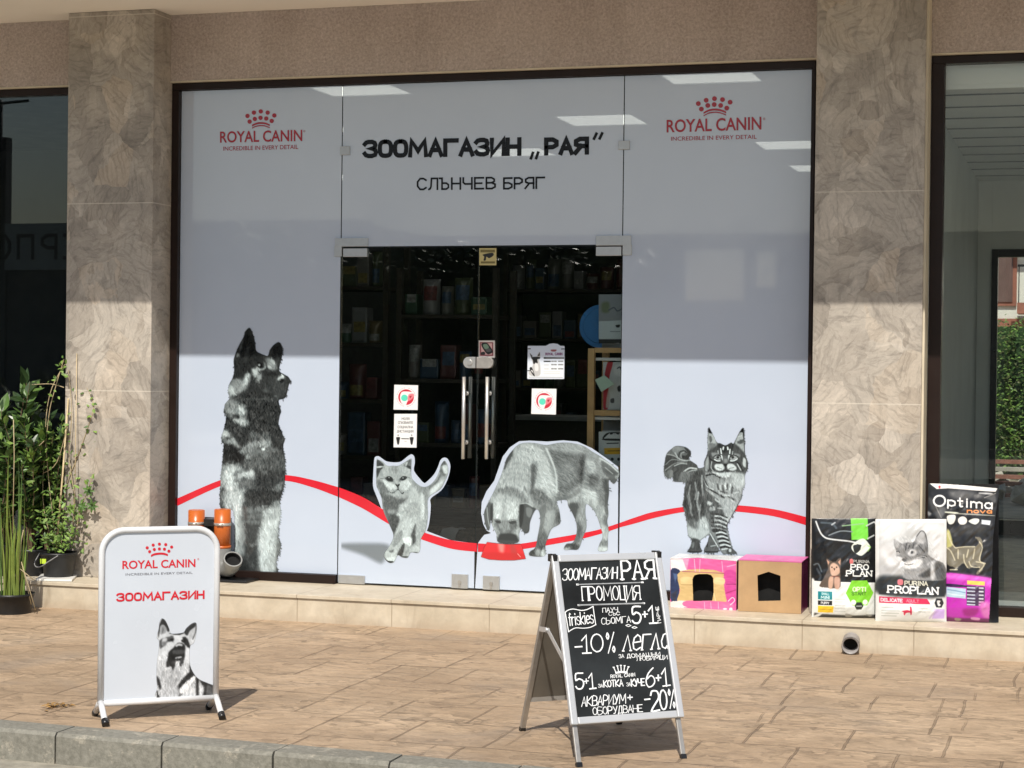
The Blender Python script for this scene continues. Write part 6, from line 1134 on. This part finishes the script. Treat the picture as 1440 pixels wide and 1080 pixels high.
vines = [([(100, 770), (104, 700), (97, 640), (101, 580), (96, 520)], -.3), ([(86, 770), (92, 690), (110, 640), (124, 600), (132, 570), (122, 545)], -.27), ([(96, 760), (120, 640), (131, 600), (130, 560)], -.25), ([(80, 770), (70, 690), (64, 610), (70, 555), (86, 520), (92, 512)], -.32), ([(76, 770), (60, 700), (68, 590), (78, 545), (90, 505)], -.32), ([(104, 770), (112, 720), (124, 690), (130, 668)], -.3), ([(62, 620), (45, 640), (20, 690)], -.4), ([(95, 600), (80, 650), (62, 665)], -.35), ([(90, 545), (72, 540), (45, 541)], -.32), ([(104, 560), (98, 530), (104, 505)], -.22)]
for V_, Y in vines:
    pts = [Vector(at(x, y, Y-.03+.02*(1-(y-500)/280) if y < 780 else Y)) for x, y in smooth_pts(V_, False, 4)]; b.tube(pts, [.0028]*len(pts), 5, caps=False)
    for p in pts[3:]:
        for _ in range(2 if p.z > .45 else 4):
            if rnd.random() < (.45 if p.z > .6 else .8):
                l = rnd.uniform(.022, .042); lv.leaf(p+Vector((rnd.uniform(-.03, .03), rnd.uniform(-.03, .02), rnd.uniform(-.03, .03))), (rnd.uniform(-1, 1), -.4, rnd.uniform(-.6, .6)), (rnd.uniform(-.5, .5), -.8, .6), l, l*.55, .2, .3, rnd.choice((0, 1, 1, 2)))
for _ in range(330):
    c = Vector(pb_)+Vector((rnd.gauss(.0, .075), rnd.gauss(0, .05), .17+abs(rnd.gauss(0, .17)))); l = rnd.uniform(.025, .05); lv.leaf(c, (rnd.uniform(-1, 1), rnd.uniform(-1, .3), rnd.uniform(-.3, 1)), (rnd.uniform(-.5, .5), -.6, .8), l, l*.45, .2, .3, rnd.choice((0, 1, 2)))
for cx, cy in ((124, 690), (116, 712), (130, 712), (100, 715)):
    p = Vector(at(cx, cy, -.345))
    for k in range(7):
        a_ = k*.9; lv.leaf(p, (math.cos(a_), -.2, math.sin(a_)), (0, -1, .3), rnd.uniform(.035, .05), .02, .15, .4, 0 if cx > 112 else 2)
b.done('vine_stem', m_dry, t); lv.done('vine_foliage', [m_leafm, m_leafl, m_leafl], t, keep=True)
# tray
b = MB(); q = [(58, 809.5), (112, 807), (101, 818), (50, 817)]; lo = [Vector(at(*p, .0015, 2)) for p in q]; b.hexa(lo, [p+V3(0, 0, .012) for p in lo]); o = b.done('plant_tray', M('white_plastic_tray', (.78, .77, .73), .4, .05), None, bevel=.003); o['label'] = 'flat white plastic tray under the black pot at the ledge corner'; o['category'] = 'tray'
for o_ in (t,): o_.location.z += 0.
# reeds
rb = at(14, 862, G, 2); rb = (rb[0], rb[1]+.02, G); t = thing('potted_reeds', 'upright yellow green reeds in a black pot on the pavement at far left', 'plant', rb)
pot(t, rb, .115, .13, .12); b = MB(); b.lathe([(.001, 0), (.125, -.002)], (rb[0], rb[1], G+.10), 20); b.done('soil', m_soil, t)
b = MB()
for i in range(38):
    a_ = rnd.uniform(0, 6.28); r_ = .075*math.sqrt(rnd.random()); h = rnd.uniform(.30, .62) if i > 2 else rnd.uniform(.7, .9); p = Vector((rb[0]+r_*math.cos(a_), rb[1]+r_*math.sin(a_), G+.098)); dx, dy = math.cos(a_)*rnd.uniform(0, .06), math.sin(a_)*rnd.uniform(0, .05)
    sd = Vector((math.cos(a_+1.57), math.sin(a_+1.57), 0)) if rnd.random() < .5 else Vector((1, 0, 0)); wd = rnd.uniform(.005, .009); prev = None; mi = rnd.choice((0, 0, 0, 1, 2)); kink = rnd.uniform(-.02, .02)
    for k in range(6):
        u_ = k/5; c = p+Vector((dx*u_*u_+kink*math.sin(3*u_), dy*u_*u_, h*u_)); ww = wd*(1-u_**2.5)+.0006; cur = (b.b.verts.new(c-sd*ww), b.b.verts.new(c+V3(0, -.002, 0)), b.b.verts.new(c+sd*ww))
        if prev:
            for j in (0, 1): b.b.faces.new((prev[j], prev[j+1], cur[j+1], cur[j])).material_index = mi
        prev = cur
for V_ in ([(22, 862), (30, 790), (44, 850)], [(26, 805), (30, 760), (33, 745)], [(30, 790), (50, 862)], [(28, 800), (47, 815)], [(18, 750), (20, 640), (19, 590)]):
    pts = [Vector(at(x, min(y, 858), rb[1]-.02)) for x, y in V_]; b.tube(pts, .003, 5, mi=3)
b.done('reed_blades', [m_reed, m_leafl, m_leafm, m_dry], t, keep=True)
# leaf litter
b = MB(); c = Vector(at(83, 995, G, 2))
for _ in range(42):
    p = c+Vector((rnd.gauss(0, .028), rnd.gauss(0, .035), .004+rnd.random()*.012)); l = rnd.uniform(.018, .035); b.leaf(p, (rnd.uniform(-1, 1), rnd.uniform(-1, 1), rnd.uniform(-.1, .3)), (rnd.uniform(-.4, .4), rnd.uniform(-.4, .4), 1), l, l*.5, .3, .4)
o = b.done('dry_leaves', M('dry_brown_leaf', (.30, .17, .05), .8, .35, 30), None, keep=True); o['label'] = 'small heap of dry brown leaves on the pavement near the kerb'; o['category'] = 'leaves'; o['kind'] = 'stuff'
b = MB(); c = Vector(at(92, 1068, G-.125, 2))
for _ in range(26):
    p = c+Vector((rnd.gauss(0, .05), rnd.gauss(0, .015), .003+rnd.random()*.008)); l = rnd.uniform(.012, .03); b.leaf(p, (rnd.uniform(-1, 1), rnd.uniform(-1, 1), .1), (rnd.uniform(-.4, .4), 0, 1), l, l*.5, .3, .4)
o = b.done('gutter_debris', m_twig, None, keep=True); o['label'] = 'dark scraps of twig and leaf in the gutter below the kerb'; o['category'] = 'debris'; o['kind'] = 'stuff'
# ================================================================== INSIDE THE SHOP
t0 = NT('ceiling_lamp_glow'); em = t0.n('Emission'); em.inputs[0].default_value = (1, .97, .9, 1); em.inputs[1].default_value = 2.2; t0.l(em.outputs[0], t0.out.inputs[0]); m_lamp = t0.m
lampc = [(-.93, .30), (.22, 2.1), (-.98, 3.92), (1.36, .26), (1.33, 3.85), (.25, -9), (1.33, 5.6)]
lbl = {0: 'lit square ceiling panel behind the left glass near the door joint', 1: 'lit square ceiling panel seen behind the last letters of the shop name', 2: 'lit square ceiling panel seen just above the town name', 3: 'lit square ceiling panel behind the right crown logo', 4: 'lit square ceiling panel at the right edge of the right glass', 6: 'small far ceiling panel at the right edge, lowest of the lit panels'}
for i, (x, y) in enumerate(lampc):
    if y < 0: continue
    t = thing('ceiling_lamp', lbl[i], 'lamp', (x, y, 3.154), 'square lit ceiling panels in the shop'); b = MB()
    for q in ((x-.29, x+.29, y-.29, y-.275), (x-.29, x+.29, y+.275, y+.29), (x-.29, x-.275, y-.2748, y+.2748), (x+.275, x+.29, y-.2748, y+.2748)): b.box(*q, 3.128, 3.1535)
    b.done('lamp_frame', m_white, t); b = MB(); b.poly([(x-.2745, y-.2745, 3.134), (x-.2745, y+.2745, 3.134), (x+.2745, y+.2745, 3.134), (x+.2745, y-.2745, 3.134)]); b.done('lamp_diffuser', m_lamp, t, keep=True)
# pine shelf right behind the right door
t = thing('display_shelf', 'pine shelf unit with white boards behind the right glass door', 'shelf', (1.1, .24, 0)); YS = .075
sx0 = at(826, 550, YS)[0]; z_ = lambda y: at(850, y, YS)[2]
for x in (sx0, 1.55):
    for y in (YS, .42): boxo('shelf_post', x, x+.04, y, y+.04, .001, z_(490), m_wood, t, .003)
for ya, yb, m in ((489, 496, m_wood), (577, 584.5, m_wood), (655, 662, m_wood)): boxo('shelf_rail', sx0+.041, 1.549, YS+.004, YS+.03, z_(yb), z_(ya), m, t)
for ya, yb in ((503, 507), (587, 590.5), (664, 668)): boxo('shelf_board', sx0+.0405, 1.5495, YS+.032, .44, z_(yb), z_(ya), m_shelfw, t)
m_labels = [M('pale_packet_label', (.20, .20, .19), .4, .5, 40), M('yellow_packet_label', (.16, .13, .04), .4, .5, 40), M('blue_packet_label', (.04, .07, .12), .4, .5, 40), M('red_packet_label', (.12, .03, .03), .4, .5, 40)]
def packet(name, label, cat, x0, x1, y0, d, z0, z1, col, extra=None, group=None):
    boxy = bool(group) and rnd.random() < .5; lo_, hi_ = rnd.choice(((.1, .45), (.4, .8), (.25, .6), (.55, .95))); t = thing(name, label, cat, ((x0+x1)/2, y0+d/2, z0), group); b = MB(); nx, nz = 8, 10; gF, gB = {}, {}
    for i in range(nx+1):
        for j in range(nz+1):
            u_, v_ = i/nx, j/nz; sh = ((1-abs(2*u_-1)**3)*(1-v_**4*.9)) if not boxy else 1.; x, z = x0+(x1-x0)*u_, z0+(z1-z0)*v_; w_ = rnd.uniform(-.004, .004)
            gF[i, j] = b.b.verts.new((x, y0+d/2-d/2*sh-w_-.002, z)); gB[i, j] = b.b.verts.new((x, y0+d/2+d/2*sh+.002, z))
    for g_, fl_ in ((gF, 0), (gB, 1)):
        for i in range(nx):
            for j in range(nz):
                q = (g_[i, j], g_[i+1, j], g_[i+1, j+1], g_[i, j+1]); ff = b.b.faces.new(q if not fl_ else q[::-1]); ff.smooth = True
    for j in range(nz):
        b.b.faces.new((gF[0, j], gF[0, j+1], gB[0, j+1], gB[0, j])); b.b.faces.new((gF[nx, j], gB[nx, j], gB[nx, j+1], gF[nx, j+1]))
    for i in range(nx): b.b.faces.new((gF[i, 0], gB[i, 0], gB[i+1, 0], gF[i+1, 0])); b.b.faces.new((gF[i, nz], gF[i+1, nz], gB[i+1, nz], gB[i, nz]))
    lb = [f_ for f_ in b.b.faces if group and f_.calc_center_median().y < y0+d/2-.001 and z0+(z1-z0)*lo_ < f_.calc_center_median().z < z0+(z1-z0)*hi_ and x0+(x1-x0)*.12 < f_.calc_center_median().x < x1-(x1-x0)*.12] if group else []
    for f_ in lb: f_.material_index = 1
    b.done('packet_body', [M('packet_%d_%d_%d' % tuple(int(c*99) for c in col), col, .35, .12, 7), rnd.choice(m_labels)], t)
    if extra: extra(t)
    return t
Xs = lambda x, y, Y: at(x, y, Y)[0]; Zs = lambda x, y, Y: at(x, y, Y)[2]
def ex1(t):
    Y = .118; a = Art(842, 414, 880, 483, 2.2, tint=(1, 1, 1), bg=(150, 154, 158)); a.T = (820, 400, 4.15); f = AA(a)
    f("90,215 300,205 300,320 90,320", (206, 216, 218), 2, sm=False); f("90,320 300,320 300,360 90,360", (26, 28, 30), 1.5, sm=False); f("110,110 150,105 150,160 110,160", (120, 130, 100), 5); a.s([(150, 150), (180, 135), (200, 155), (230, 140)], (90, 96, 110), 1.6); f("190,238 215,235 210,250 195,250", (20, 20, 24), 1); a.s([(160, 275), (215, 275)], (120, 126, 130), 1); f("185,345 210,342 205,355 188,355", (206, 206, 206), 1)
    a.mesh('packet_print', lambda X, Y_: at_arr(X, Y_, (0, Y, 0), (0, 1, 0)), m_cardp, t, .95)
packet('pet_food_bag', 'grey and white food packet on top of the pine shelf', 'bag', Xs(843, 450, .13), 1.25, .13, .13, z_(489)+.001, Zs(860, 414, .13), (.35, .36, .37), ex1)
t = thing('blue_bowl', 'blue round dish standing on edge behind the grey packet on the pine shelf', 'dish', (Xs(842, 460, .33), .33, z_(489)))
c = Vector(at(846, 459, .33)); b = MB(); r_ = c.z-z_(489)-.001; b.tube([(c.x, .30, c.z), (c.x, .325, c.z), (c.x, .345, c.z)], [r_, r_*.98, r_*.7], 36); b.tube([(c.x, .296, c.z), (c.x, .2995, c.z)], [r_*.78, r_*.8], 36); b.done('dish_shell', M('blue_plastic', (.03, .20, .50), .35, .1), t)
def ex2(t):
    Y = .128; a = Art(848, 509, 880, 576, 2.2, tint=(1, 1, 1), bg=(212, 214, 212)); a.T = (820, 400, 4.15); f = AA(a)
    f("145,450 175,450 150,560 145,720 118,720 122,560", (186, 40, 52), 1.5); f("190,470 300,470 300,540 190,530", (232, 232, 230), 3); a.s([(200, 490), (215, 482), (222, 500)], (50, 56, 70), 1.4); f("200,600 215,590 220,620 205,625", (30, 30, 40), 1); f("160,670 180,665 180,690 162,690", (60, 60, 66), 1); f("145,620 155,640 150,712 132,712", (200, 180, 170), 2)
    a.mesh('packet_print', lambda X, Y_: at_arr(X, Y_, (0, Y, 0), (0, 1, 0)), m_cardp, t, .95)
packet('pet_food_bag', 'white packet with a red stripe on the middle shelf', 'bag', Xs(849, 545, .14), 1.30, .14, .14, z_(587)+.001, Zs(860, 509, .14), (.66, .67, .66), ex2)
b = MB(); q = [(836.5, 534), (850, 527.5), (864, 540), (845.5, 551)]; lo = [Vector(at(*p, YS-.006)) for p in q]; b.hexa(lo, [p+V3(0, .003, 0) for p in lo]); o = b.done('price_card', M('pale_green_card', (.55, .72, .58), .6, .05), None); o['label'] = 'pale green price card hung askew on the pine shelf'; o['category'] = 'card'
packet('pet_food_bag', 'grey packet with dark script at the back of the lower shelf', 'bag', Xs(845, 600, .25), 1.3, .25, .12, z_(664)+.001, Zs(860, 591, .25), (.33, .33, .34), lambda t: None)
def ex4(t):
    Y = .088; a = Art(842, 607, 880, 662, 2.2, tint=(1, 1, 1), bg=(216, 222, 222)); a.T = (820, 400, 4.15); f = AA(a)
    a.s([(120, 895), (150, 870), (250, 870)], (16, 18, 22), 3, 1); a.txt('ADVA', (125, 898), (262, 898), (140, 872), (226, 228, 230), 1.4, .6); f("118,900 240,902 236,912 130,910", (20, 22, 26), 1.2); a.s([(140, 928), (205, 926)], (60, 66, 70), 1.6); f("122,955 250,952 250,990 124,992", (240, 186, 40), 1, sm=False); a.s([(145, 972), (225, 970)], (120, 90, 30), 1.2); a.o(170, 1020, 9, (40, 44, 48)); a.o(208, 1020, 9, (40, 44, 48))
    a.mesh('packet_print', lambda X, Y_: at_arr(X, Y_, (0, Y, 0), (0, 1, 0)), m_cardp, t, .95)
packet('pet_food_bag', 'white packet with black script and a yellow band on the lower shelf', 'bag', Xs(843, 630, .10), 1.2, .10, .13, z_(664)+.001, Zs(860, 606, .10), (.68, .70, .70), ex4)
# dark shelving with goods along the left side and back of the shop
def rack(name, label, x0, x1, y0, y1, levels, H, mat, group=None):
    t = thing(name, label, 'shelf', ((x0+x1)/2, (y0+y1)/2, 0), group)
    for x in (x0, x1-.04):
        for y in (y0, y1-.04): boxo('shelf_post', x, x+.04, y, y+.04, .001, H, mat, t)
    for z in levels: boxo('shelf_board', x0+.041, x1-.041, y0+.002, y1-.002, z, z+.025, mat, t)
    return t
m_darkwood = M('dark_shelf_wood', (.028, .020, .013), .6, .2)
goods = [(.10, .12, .06), (.20, .20, .18), (.05, .09, .15), (.15, .05, .05), (.30, .30, .30), (.05, .12, .07), (.20, .15, .07), (.05, .05, .05), (.24, .22, .20)]
def stock(x0, x1, y0, levels, hs, label, group, d=.16):
    protos = {}
    for z, hh in zip(levels, hs):
        x = x0+.05
        while x < x1-.12:
            wd = rnd.uniform(.07, .14); h = min(hh, rnd.uniform(.12, .31)); col = tuple(.55*c for c in rnd.choice(goods))
            if rnd.random() < .97: packet('goods_packet', label, 'packet', x, x+wd, y0+rnd.uniform(0, .06), d*.7, z+.026, z+.026+h, col, None, group)
            x += wd+rnd.uniform(.004, .02)
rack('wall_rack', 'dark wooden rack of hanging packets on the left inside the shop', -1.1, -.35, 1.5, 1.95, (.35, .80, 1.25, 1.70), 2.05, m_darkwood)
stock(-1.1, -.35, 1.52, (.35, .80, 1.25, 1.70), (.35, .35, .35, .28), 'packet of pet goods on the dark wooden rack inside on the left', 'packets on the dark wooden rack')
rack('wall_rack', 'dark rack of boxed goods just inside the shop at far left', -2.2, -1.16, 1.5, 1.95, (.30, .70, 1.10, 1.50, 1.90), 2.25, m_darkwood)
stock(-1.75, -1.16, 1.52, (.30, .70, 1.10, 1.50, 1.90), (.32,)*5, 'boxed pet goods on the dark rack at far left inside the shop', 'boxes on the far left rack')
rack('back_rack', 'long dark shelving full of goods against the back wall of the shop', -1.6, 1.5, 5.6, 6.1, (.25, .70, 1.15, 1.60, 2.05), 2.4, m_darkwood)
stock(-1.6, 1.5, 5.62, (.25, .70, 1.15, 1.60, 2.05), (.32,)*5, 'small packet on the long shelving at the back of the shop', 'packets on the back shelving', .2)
t = thing('shop_counter', 'dark shop counter with a pale top behind the door handles', 'counter', (-.1, 3.4, 0)); boxo('counter_body', -.75, .75, 3.2, 3.7, .001, .95, m_darkwood, t, .005); boxo('counter_top', -.78, .78, 3.16, 3.73, .951, .985, M('grey_counter_top', (.28, .28, .27), .4), t, .004)
t = thing('till_screen', 'small dark monitor on the shop counter', 'monitor', (.35, 3.45, .985)); boxo('screen_panel', .2, .52, 3.44, 3.47, 1.05, 1.28, m_black, t, .004); b = MB(); b.tube([(.36, 3.46, .987), (.36, 3.46, 1.06)], .02, 12); b.lathe([(.001, .0), (.09, .0), (.09, .012), (.001, .014)], (.36, 3.46, .9865), 20); b.done('screen_stand', m_black, t)
m_wick = M('dark_wicker', (.10, .075, .05), .8, .5, 60, .8, 90)
for cx, lab in ((600, 'dark wicker pet basket on the floor behind the kitten picture'), (668, 'dark wicker basket with a grey cloth over its rim behind the door joint')):
    c = at(cx, 748, .42); t = thing('wicker_basket', lab, 'basket', (c[0], .42, 0)); b = MB(); prof = [(.001, .006), (.13, .001)]
    for k in range(12): prof += [(.14+.035*k/11+.004, .02+k*.026), (.14+.035*k/11-.003, .033+k*.026)]
    prof += [(.172, .335), (.160, .325), (.125, .02), (.001, .016)]; b.lathe(prof, (c[0], .42, 0), 30); b.done('woven_side', m_wick, t)
    if cx > 640:
        b = MB(); g = {}
        for i in range(7):
            for j in range(10):
                s_ = j/9*.42; ang = -.15-.30*i/6; x = c[0]-.16+.11*i/6+.02*math.sin(j); r_ = .185; z = .345-max(0, s_-.15)+.004*math.sin(i*1.7+j); y = .42-r_+(.15-s_ if s_ < .15 else 0)-.004+.006*math.sin(i*2+j*.7); g[i, j] = b.b.verts.new((x, y, z))
        for i in range(6):
            for j in range(9): b.b.faces.new((g[i, j], g[i+1, j], g[i+1, j+1], g[i, j+1])).smooth = True
        o = b.done('folded_cloth', M('grey_cloth', (.30, .29, .28), .9, .1), None, keep=True); o['label'] = 'grey cloth hanging over the rim of a wicker basket'; o['category'] = 'cloth'
# left dark room: a table and lamp shapes
t = thing('side_table', 'dim table with a rounded lamp in the dark left room', 'table', (-3.6, 1.6, 0)); boxo('table_top', -4.3, -3.0, 1.3, 1.9, .95, .99, M('dim_table_top', (.08, .09, .09), .5), t)
for x in (-4.25, -3.05): boxo('leg', x, x+.05, 1.35, 1.4, .005, .949, m_black, t)
t = thing('table_lamp', 'dome lamp standing on the dim table in the left room', 'lamp', (-3.35, 1.55, .99)); b = MB(); b.lathe([(.001, .30), (.05, .29), (.09, .25), (.10, .21)], (-3.35, 1.55, .99), 20); b.done('lamp_shade', M('grey_lamp_shade', (.22, .23, .22), .6), t); b = MB(); b.tube([(-3.35, 1.55, .992), (-3.35, 1.55, 1.27)], .012, 10); b.lathe([(.001, .0), (.07, .0), (.07, .015), (.001, .02)], (-3.35, 1.55, .991), 18); b.done('lamp_stand', m_black, t)
# ================================================================== COURTYARD BEHIND THE RIGHT ROOM
b = MB(); b.poly([(-12, 7.7, -.02), (30, 7.7, -.02), (30, 60, .1), (-12, 60, .1)]); b.done('courtyard_ground', M('dusty_courtyard_earth', (.34, .29, .22), .95, .25, 3, .5, 20), kind='structure', keep=True)
m_slat = M('red_brown_plank', (.25, .10, .07), .7, .25, 8)
for i, (y, z, x0, w_) in enumerate(((10.6, .05, 2.1, .10), (10.75, .10, 2.0, .14), (10.9, .17, 2.2, .12), (11.2, .24, 1.9, .14), (11.35, .32, 2.1, .12), (10.4, .0, 2.3, .1))):
    b = MB(); b.box(x0, x0+2.4, y, y+w_, z, z+.045, rot=Matrix.Rotation(math.radians(-4+i*2.2), 3, 'Z'), piv=(x0+1, y, z)); o = b.done('timber_plank', m_slat if i % 3 else M('grey_weathered_plank', (.42, .38, .33), .8, .2), None, bevel=.004); o['label'] = 'loose building plank lying in the courtyard behind the right room'; o['category'] = 'plank'; o['group'] = 'planks lying in the courtyard'
b = MB()
for _ in range(130):
    c = Vector((rnd.uniform(1.6, 4.4), rnd.uniform(9.2, 12.6), rnd.uniform(0, .12))); s_ = rnd.uniform(.04, .16); v_ = [b.b.verts.new(c+Vector((rnd.gauss(0, 1), rnd.gauss(0, 1), rnd.gauss(0, .7))).normalized()*s_) for _ in range(9)]; bmesh.ops.convex_hull(b.b, input=v_)
o = b.done('rubble', M('pale_rubble', (.48, .43, .36), .9, .25, 9), None); o['label'] = 'loose rubble and stones scattered in the courtyard'; o['category'] = 'rubble'; o['kind'] = 'stuff'
t = thing('clipped_hedge', 'tall clipped green hedge behind the planks in the courtyard', 'hedge', (3.0, 14, 0)); b = MB()
for _ in range(14000):
    p = Vector((rnd.uniform(.6, 5.2), 13.6+abs(rnd.gauss(0, .35)), rnd.uniform(.15, 2.02)+rnd.gauss(0, .06))); l = rnd.uniform(.035, .07); b.leaf(p, (rnd.uniform(-1, 1), -rnd.random(), rnd.uniform(-.5, 1)), (rnd.uniform(-.5, .5), -.6, .8), l, l*.5, .2, .3, rnd.randrange(3))
b.done('foliage', [m_leafm, m_leafl, M('olive_leaf', (.09, .10, .03), .5, .4)], t, keep=True); boxo('hedge_core', .5, 5.3, 14.1, 14.9, .01, 1.95, m_leafd, t)
t = thing('apartment_block', 'cream apartment block with red brown trim and balconies beyond the hedge', 'building', (3, 30, 0)); m_cw = M('cream_render', (.74, .72, .66), .85, .05, 1); m_rb = M('red_brown_trim', (.32, .12, .08), .7, .15)
zf = lambda y: at(1420, y, 29.9)[2]; xf = lambda x: at(x, 420, 29.9)[0]
boxo('wall', -14, 16, 30, 40, .1, 14, m_cw, t)
for k in range(4): boxo('string_course', -14, 16, 29.9, 29.999, zf(463)+k*3.1, zf(448)+k*3.1, m_rb, t)
for k in range(4):
    for xx in (-9.5, -6, -2.5, 0): 
        xc = xf(1410)+xx+.0; z0 = zf(430)+(k-1)*2.75+.0
        if z0 < .3: continue
        wn = boxo('window', xc-.28, xc+.28, 29.93, 29.998, z0, z0+1.15, m_rb, t); boxo('pane', xc-.20, xc+.20, 29.90, 29.929, z0+.08, z0+1.07, M('dim_window_pane', (.16, .10, .09), .15), wn)
    xb = xf(1433); zb = zf(446)+(k)*2.2+.05
    bal = boxo('balcony', xb, xb+3.2, 28.9, 29.8, zb, zb+.22, m_rb, t); b = MB()
    for i in range(22): b.box(xb+.02+i*.145, xb+.04+i*.145, 28.92, 28.94, zb+.221, zb+.95)
    b.box(xb, xb+3.2, 28.91, 28.95, zb+.951, zb+1.0); b.done('railing', m_black, bal)
    dr = boxo('balcony_door', xb+.5, xb+1.6, 29.93, 29.998, zb+.23, zb+2.0, M('dark_balcony_door', (.05, .05, .055), .3), t)
# ================================================================== ACROSS THE STREET (seen only as reflections in the glass)
t = thing('street_building', 'low dark building with a lettered sign band across the street, mirrored in the left window', 'building', (-22, -34, G)); m_df = M('dark_facade', (.05, .055, .06), .7, .2, 1)
boxo('wall', -24.64, -14, -46, -34, G-.1, 4.9, m_df, t); boxo('tower_wall', -40, -24.65, -34.2, -33.9, G-.1, 7.4, m_df, t); boxo('sign_band', -24.63, -14, -33.99, -33.85, 3.8, 5.05, M('grey_sign_band', (.26, .30, .30), .6, .1, 1), t)
b = MB(); b.tube([(-24.75, -33.8, 4), (-24.75, -33.8, 8.4)], .05, 8); b.tube([(-24.75, -33.8, 8.3), (-23.9, -33.8, 8.35)], .04, 8); b.done('pole', m_black, t)
b = MB()
for k, ch in enumerate('ЕРПС'):
    for P in layout(ch, 0, .0): ribbon(b, [(-22.35-.71*k-x*.44, -33.845, 4.12+z*.60) for x, z in P], .10, (0, 1, 0), .02+.0004*k)
b.done('sign_letters', m_black, t)
t = thing('added_dark_hedge', 'added dark hedge across the street, placed to darken the reflections in the glass doors', 'hedge', (-5, -14.4, G)); b = MB()  # hedge added out of view to keep the door reflections dark
for _ in range(3500):
    p = Vector((rnd.uniform(-7.6, -2.1), -14.1+abs(rnd.gauss(0, .1)), rnd.uniform(-.25, 3.1))); l = rnd.uniform(.08, .16); b.leaf(p, (rnd.uniform(-1, 1), rnd.random(), rnd.uniform(-.5, 1)), (rnd.uniform(-.5, .5), .6, .8), l, l*.5, .2, .3)
b.done('foliage', m_leafd, t, keep=True); boxo('hedge_core', -7.5, -2.2, -15, -14.25, G-.12, 3.0, m_leafd, t)
t = thing('added_pavilion', 'added grey pavilion with openings across the street, shaped for reflections in the right glass', 'building', (-4, -30, G)); m_pv = M('grey_pavilion_wall', (.16, .165, .18), .8, .15, 1)  # added out of view; its openings give bright rectangles in the reflection
for x0, x1, z0, z1 in ((-13.5, -5.08, G-.1, 4.15), (-5.079, -3.75, G-.1, 2.85), (-3.749, -3.5, G-.1, 4.15), (-3.499, -3.05, G-.1, 3.15), (-3.049, 2.5, G-.1, 4.15), (-5.079, -3.75, 3.98, 4.15), (-3.499, -3.05, 3.93, 4.15)): boxo('wall', x0, x1, -30.2, -30, z0, z1, m_pv, t)
boxo('roof_slab', -13.7, 2.7, -30.5, -29.7, 4.151, 4.3, m_df, t)
t = thing('street_tree', 'round street tree across the road, mirrored faintly in the left glass', 'tree', (-12.5, -24, G)); b = MB(); b.tube([(-12.5, -24, G-.1), (-12.45, -24, 1.0), (-12.5, -24, 2.2)], [.16, .12, .08], 10); b.done('trunk', m_twig, t); b = MB()
for _ in range(1500):
    d = Vector((rnd.gauss(0, 1), rnd.gauss(0, 1), rnd.gauss(0, 1))).normalized()*rnd.uniform(.5, 1)**.5; b.leaf(Vector((-12.5, -24, 3.0))+Vector((d.x*1.3, d.y*1.3, d.z*1.2)), (rnd.uniform(-1, 1), rnd.uniform(-1, 1), rnd.uniform(-1, 1)), (0, 0, 1), .22, .12, .2, .3)
b.done('crown', m_leafm, t, keep=True)
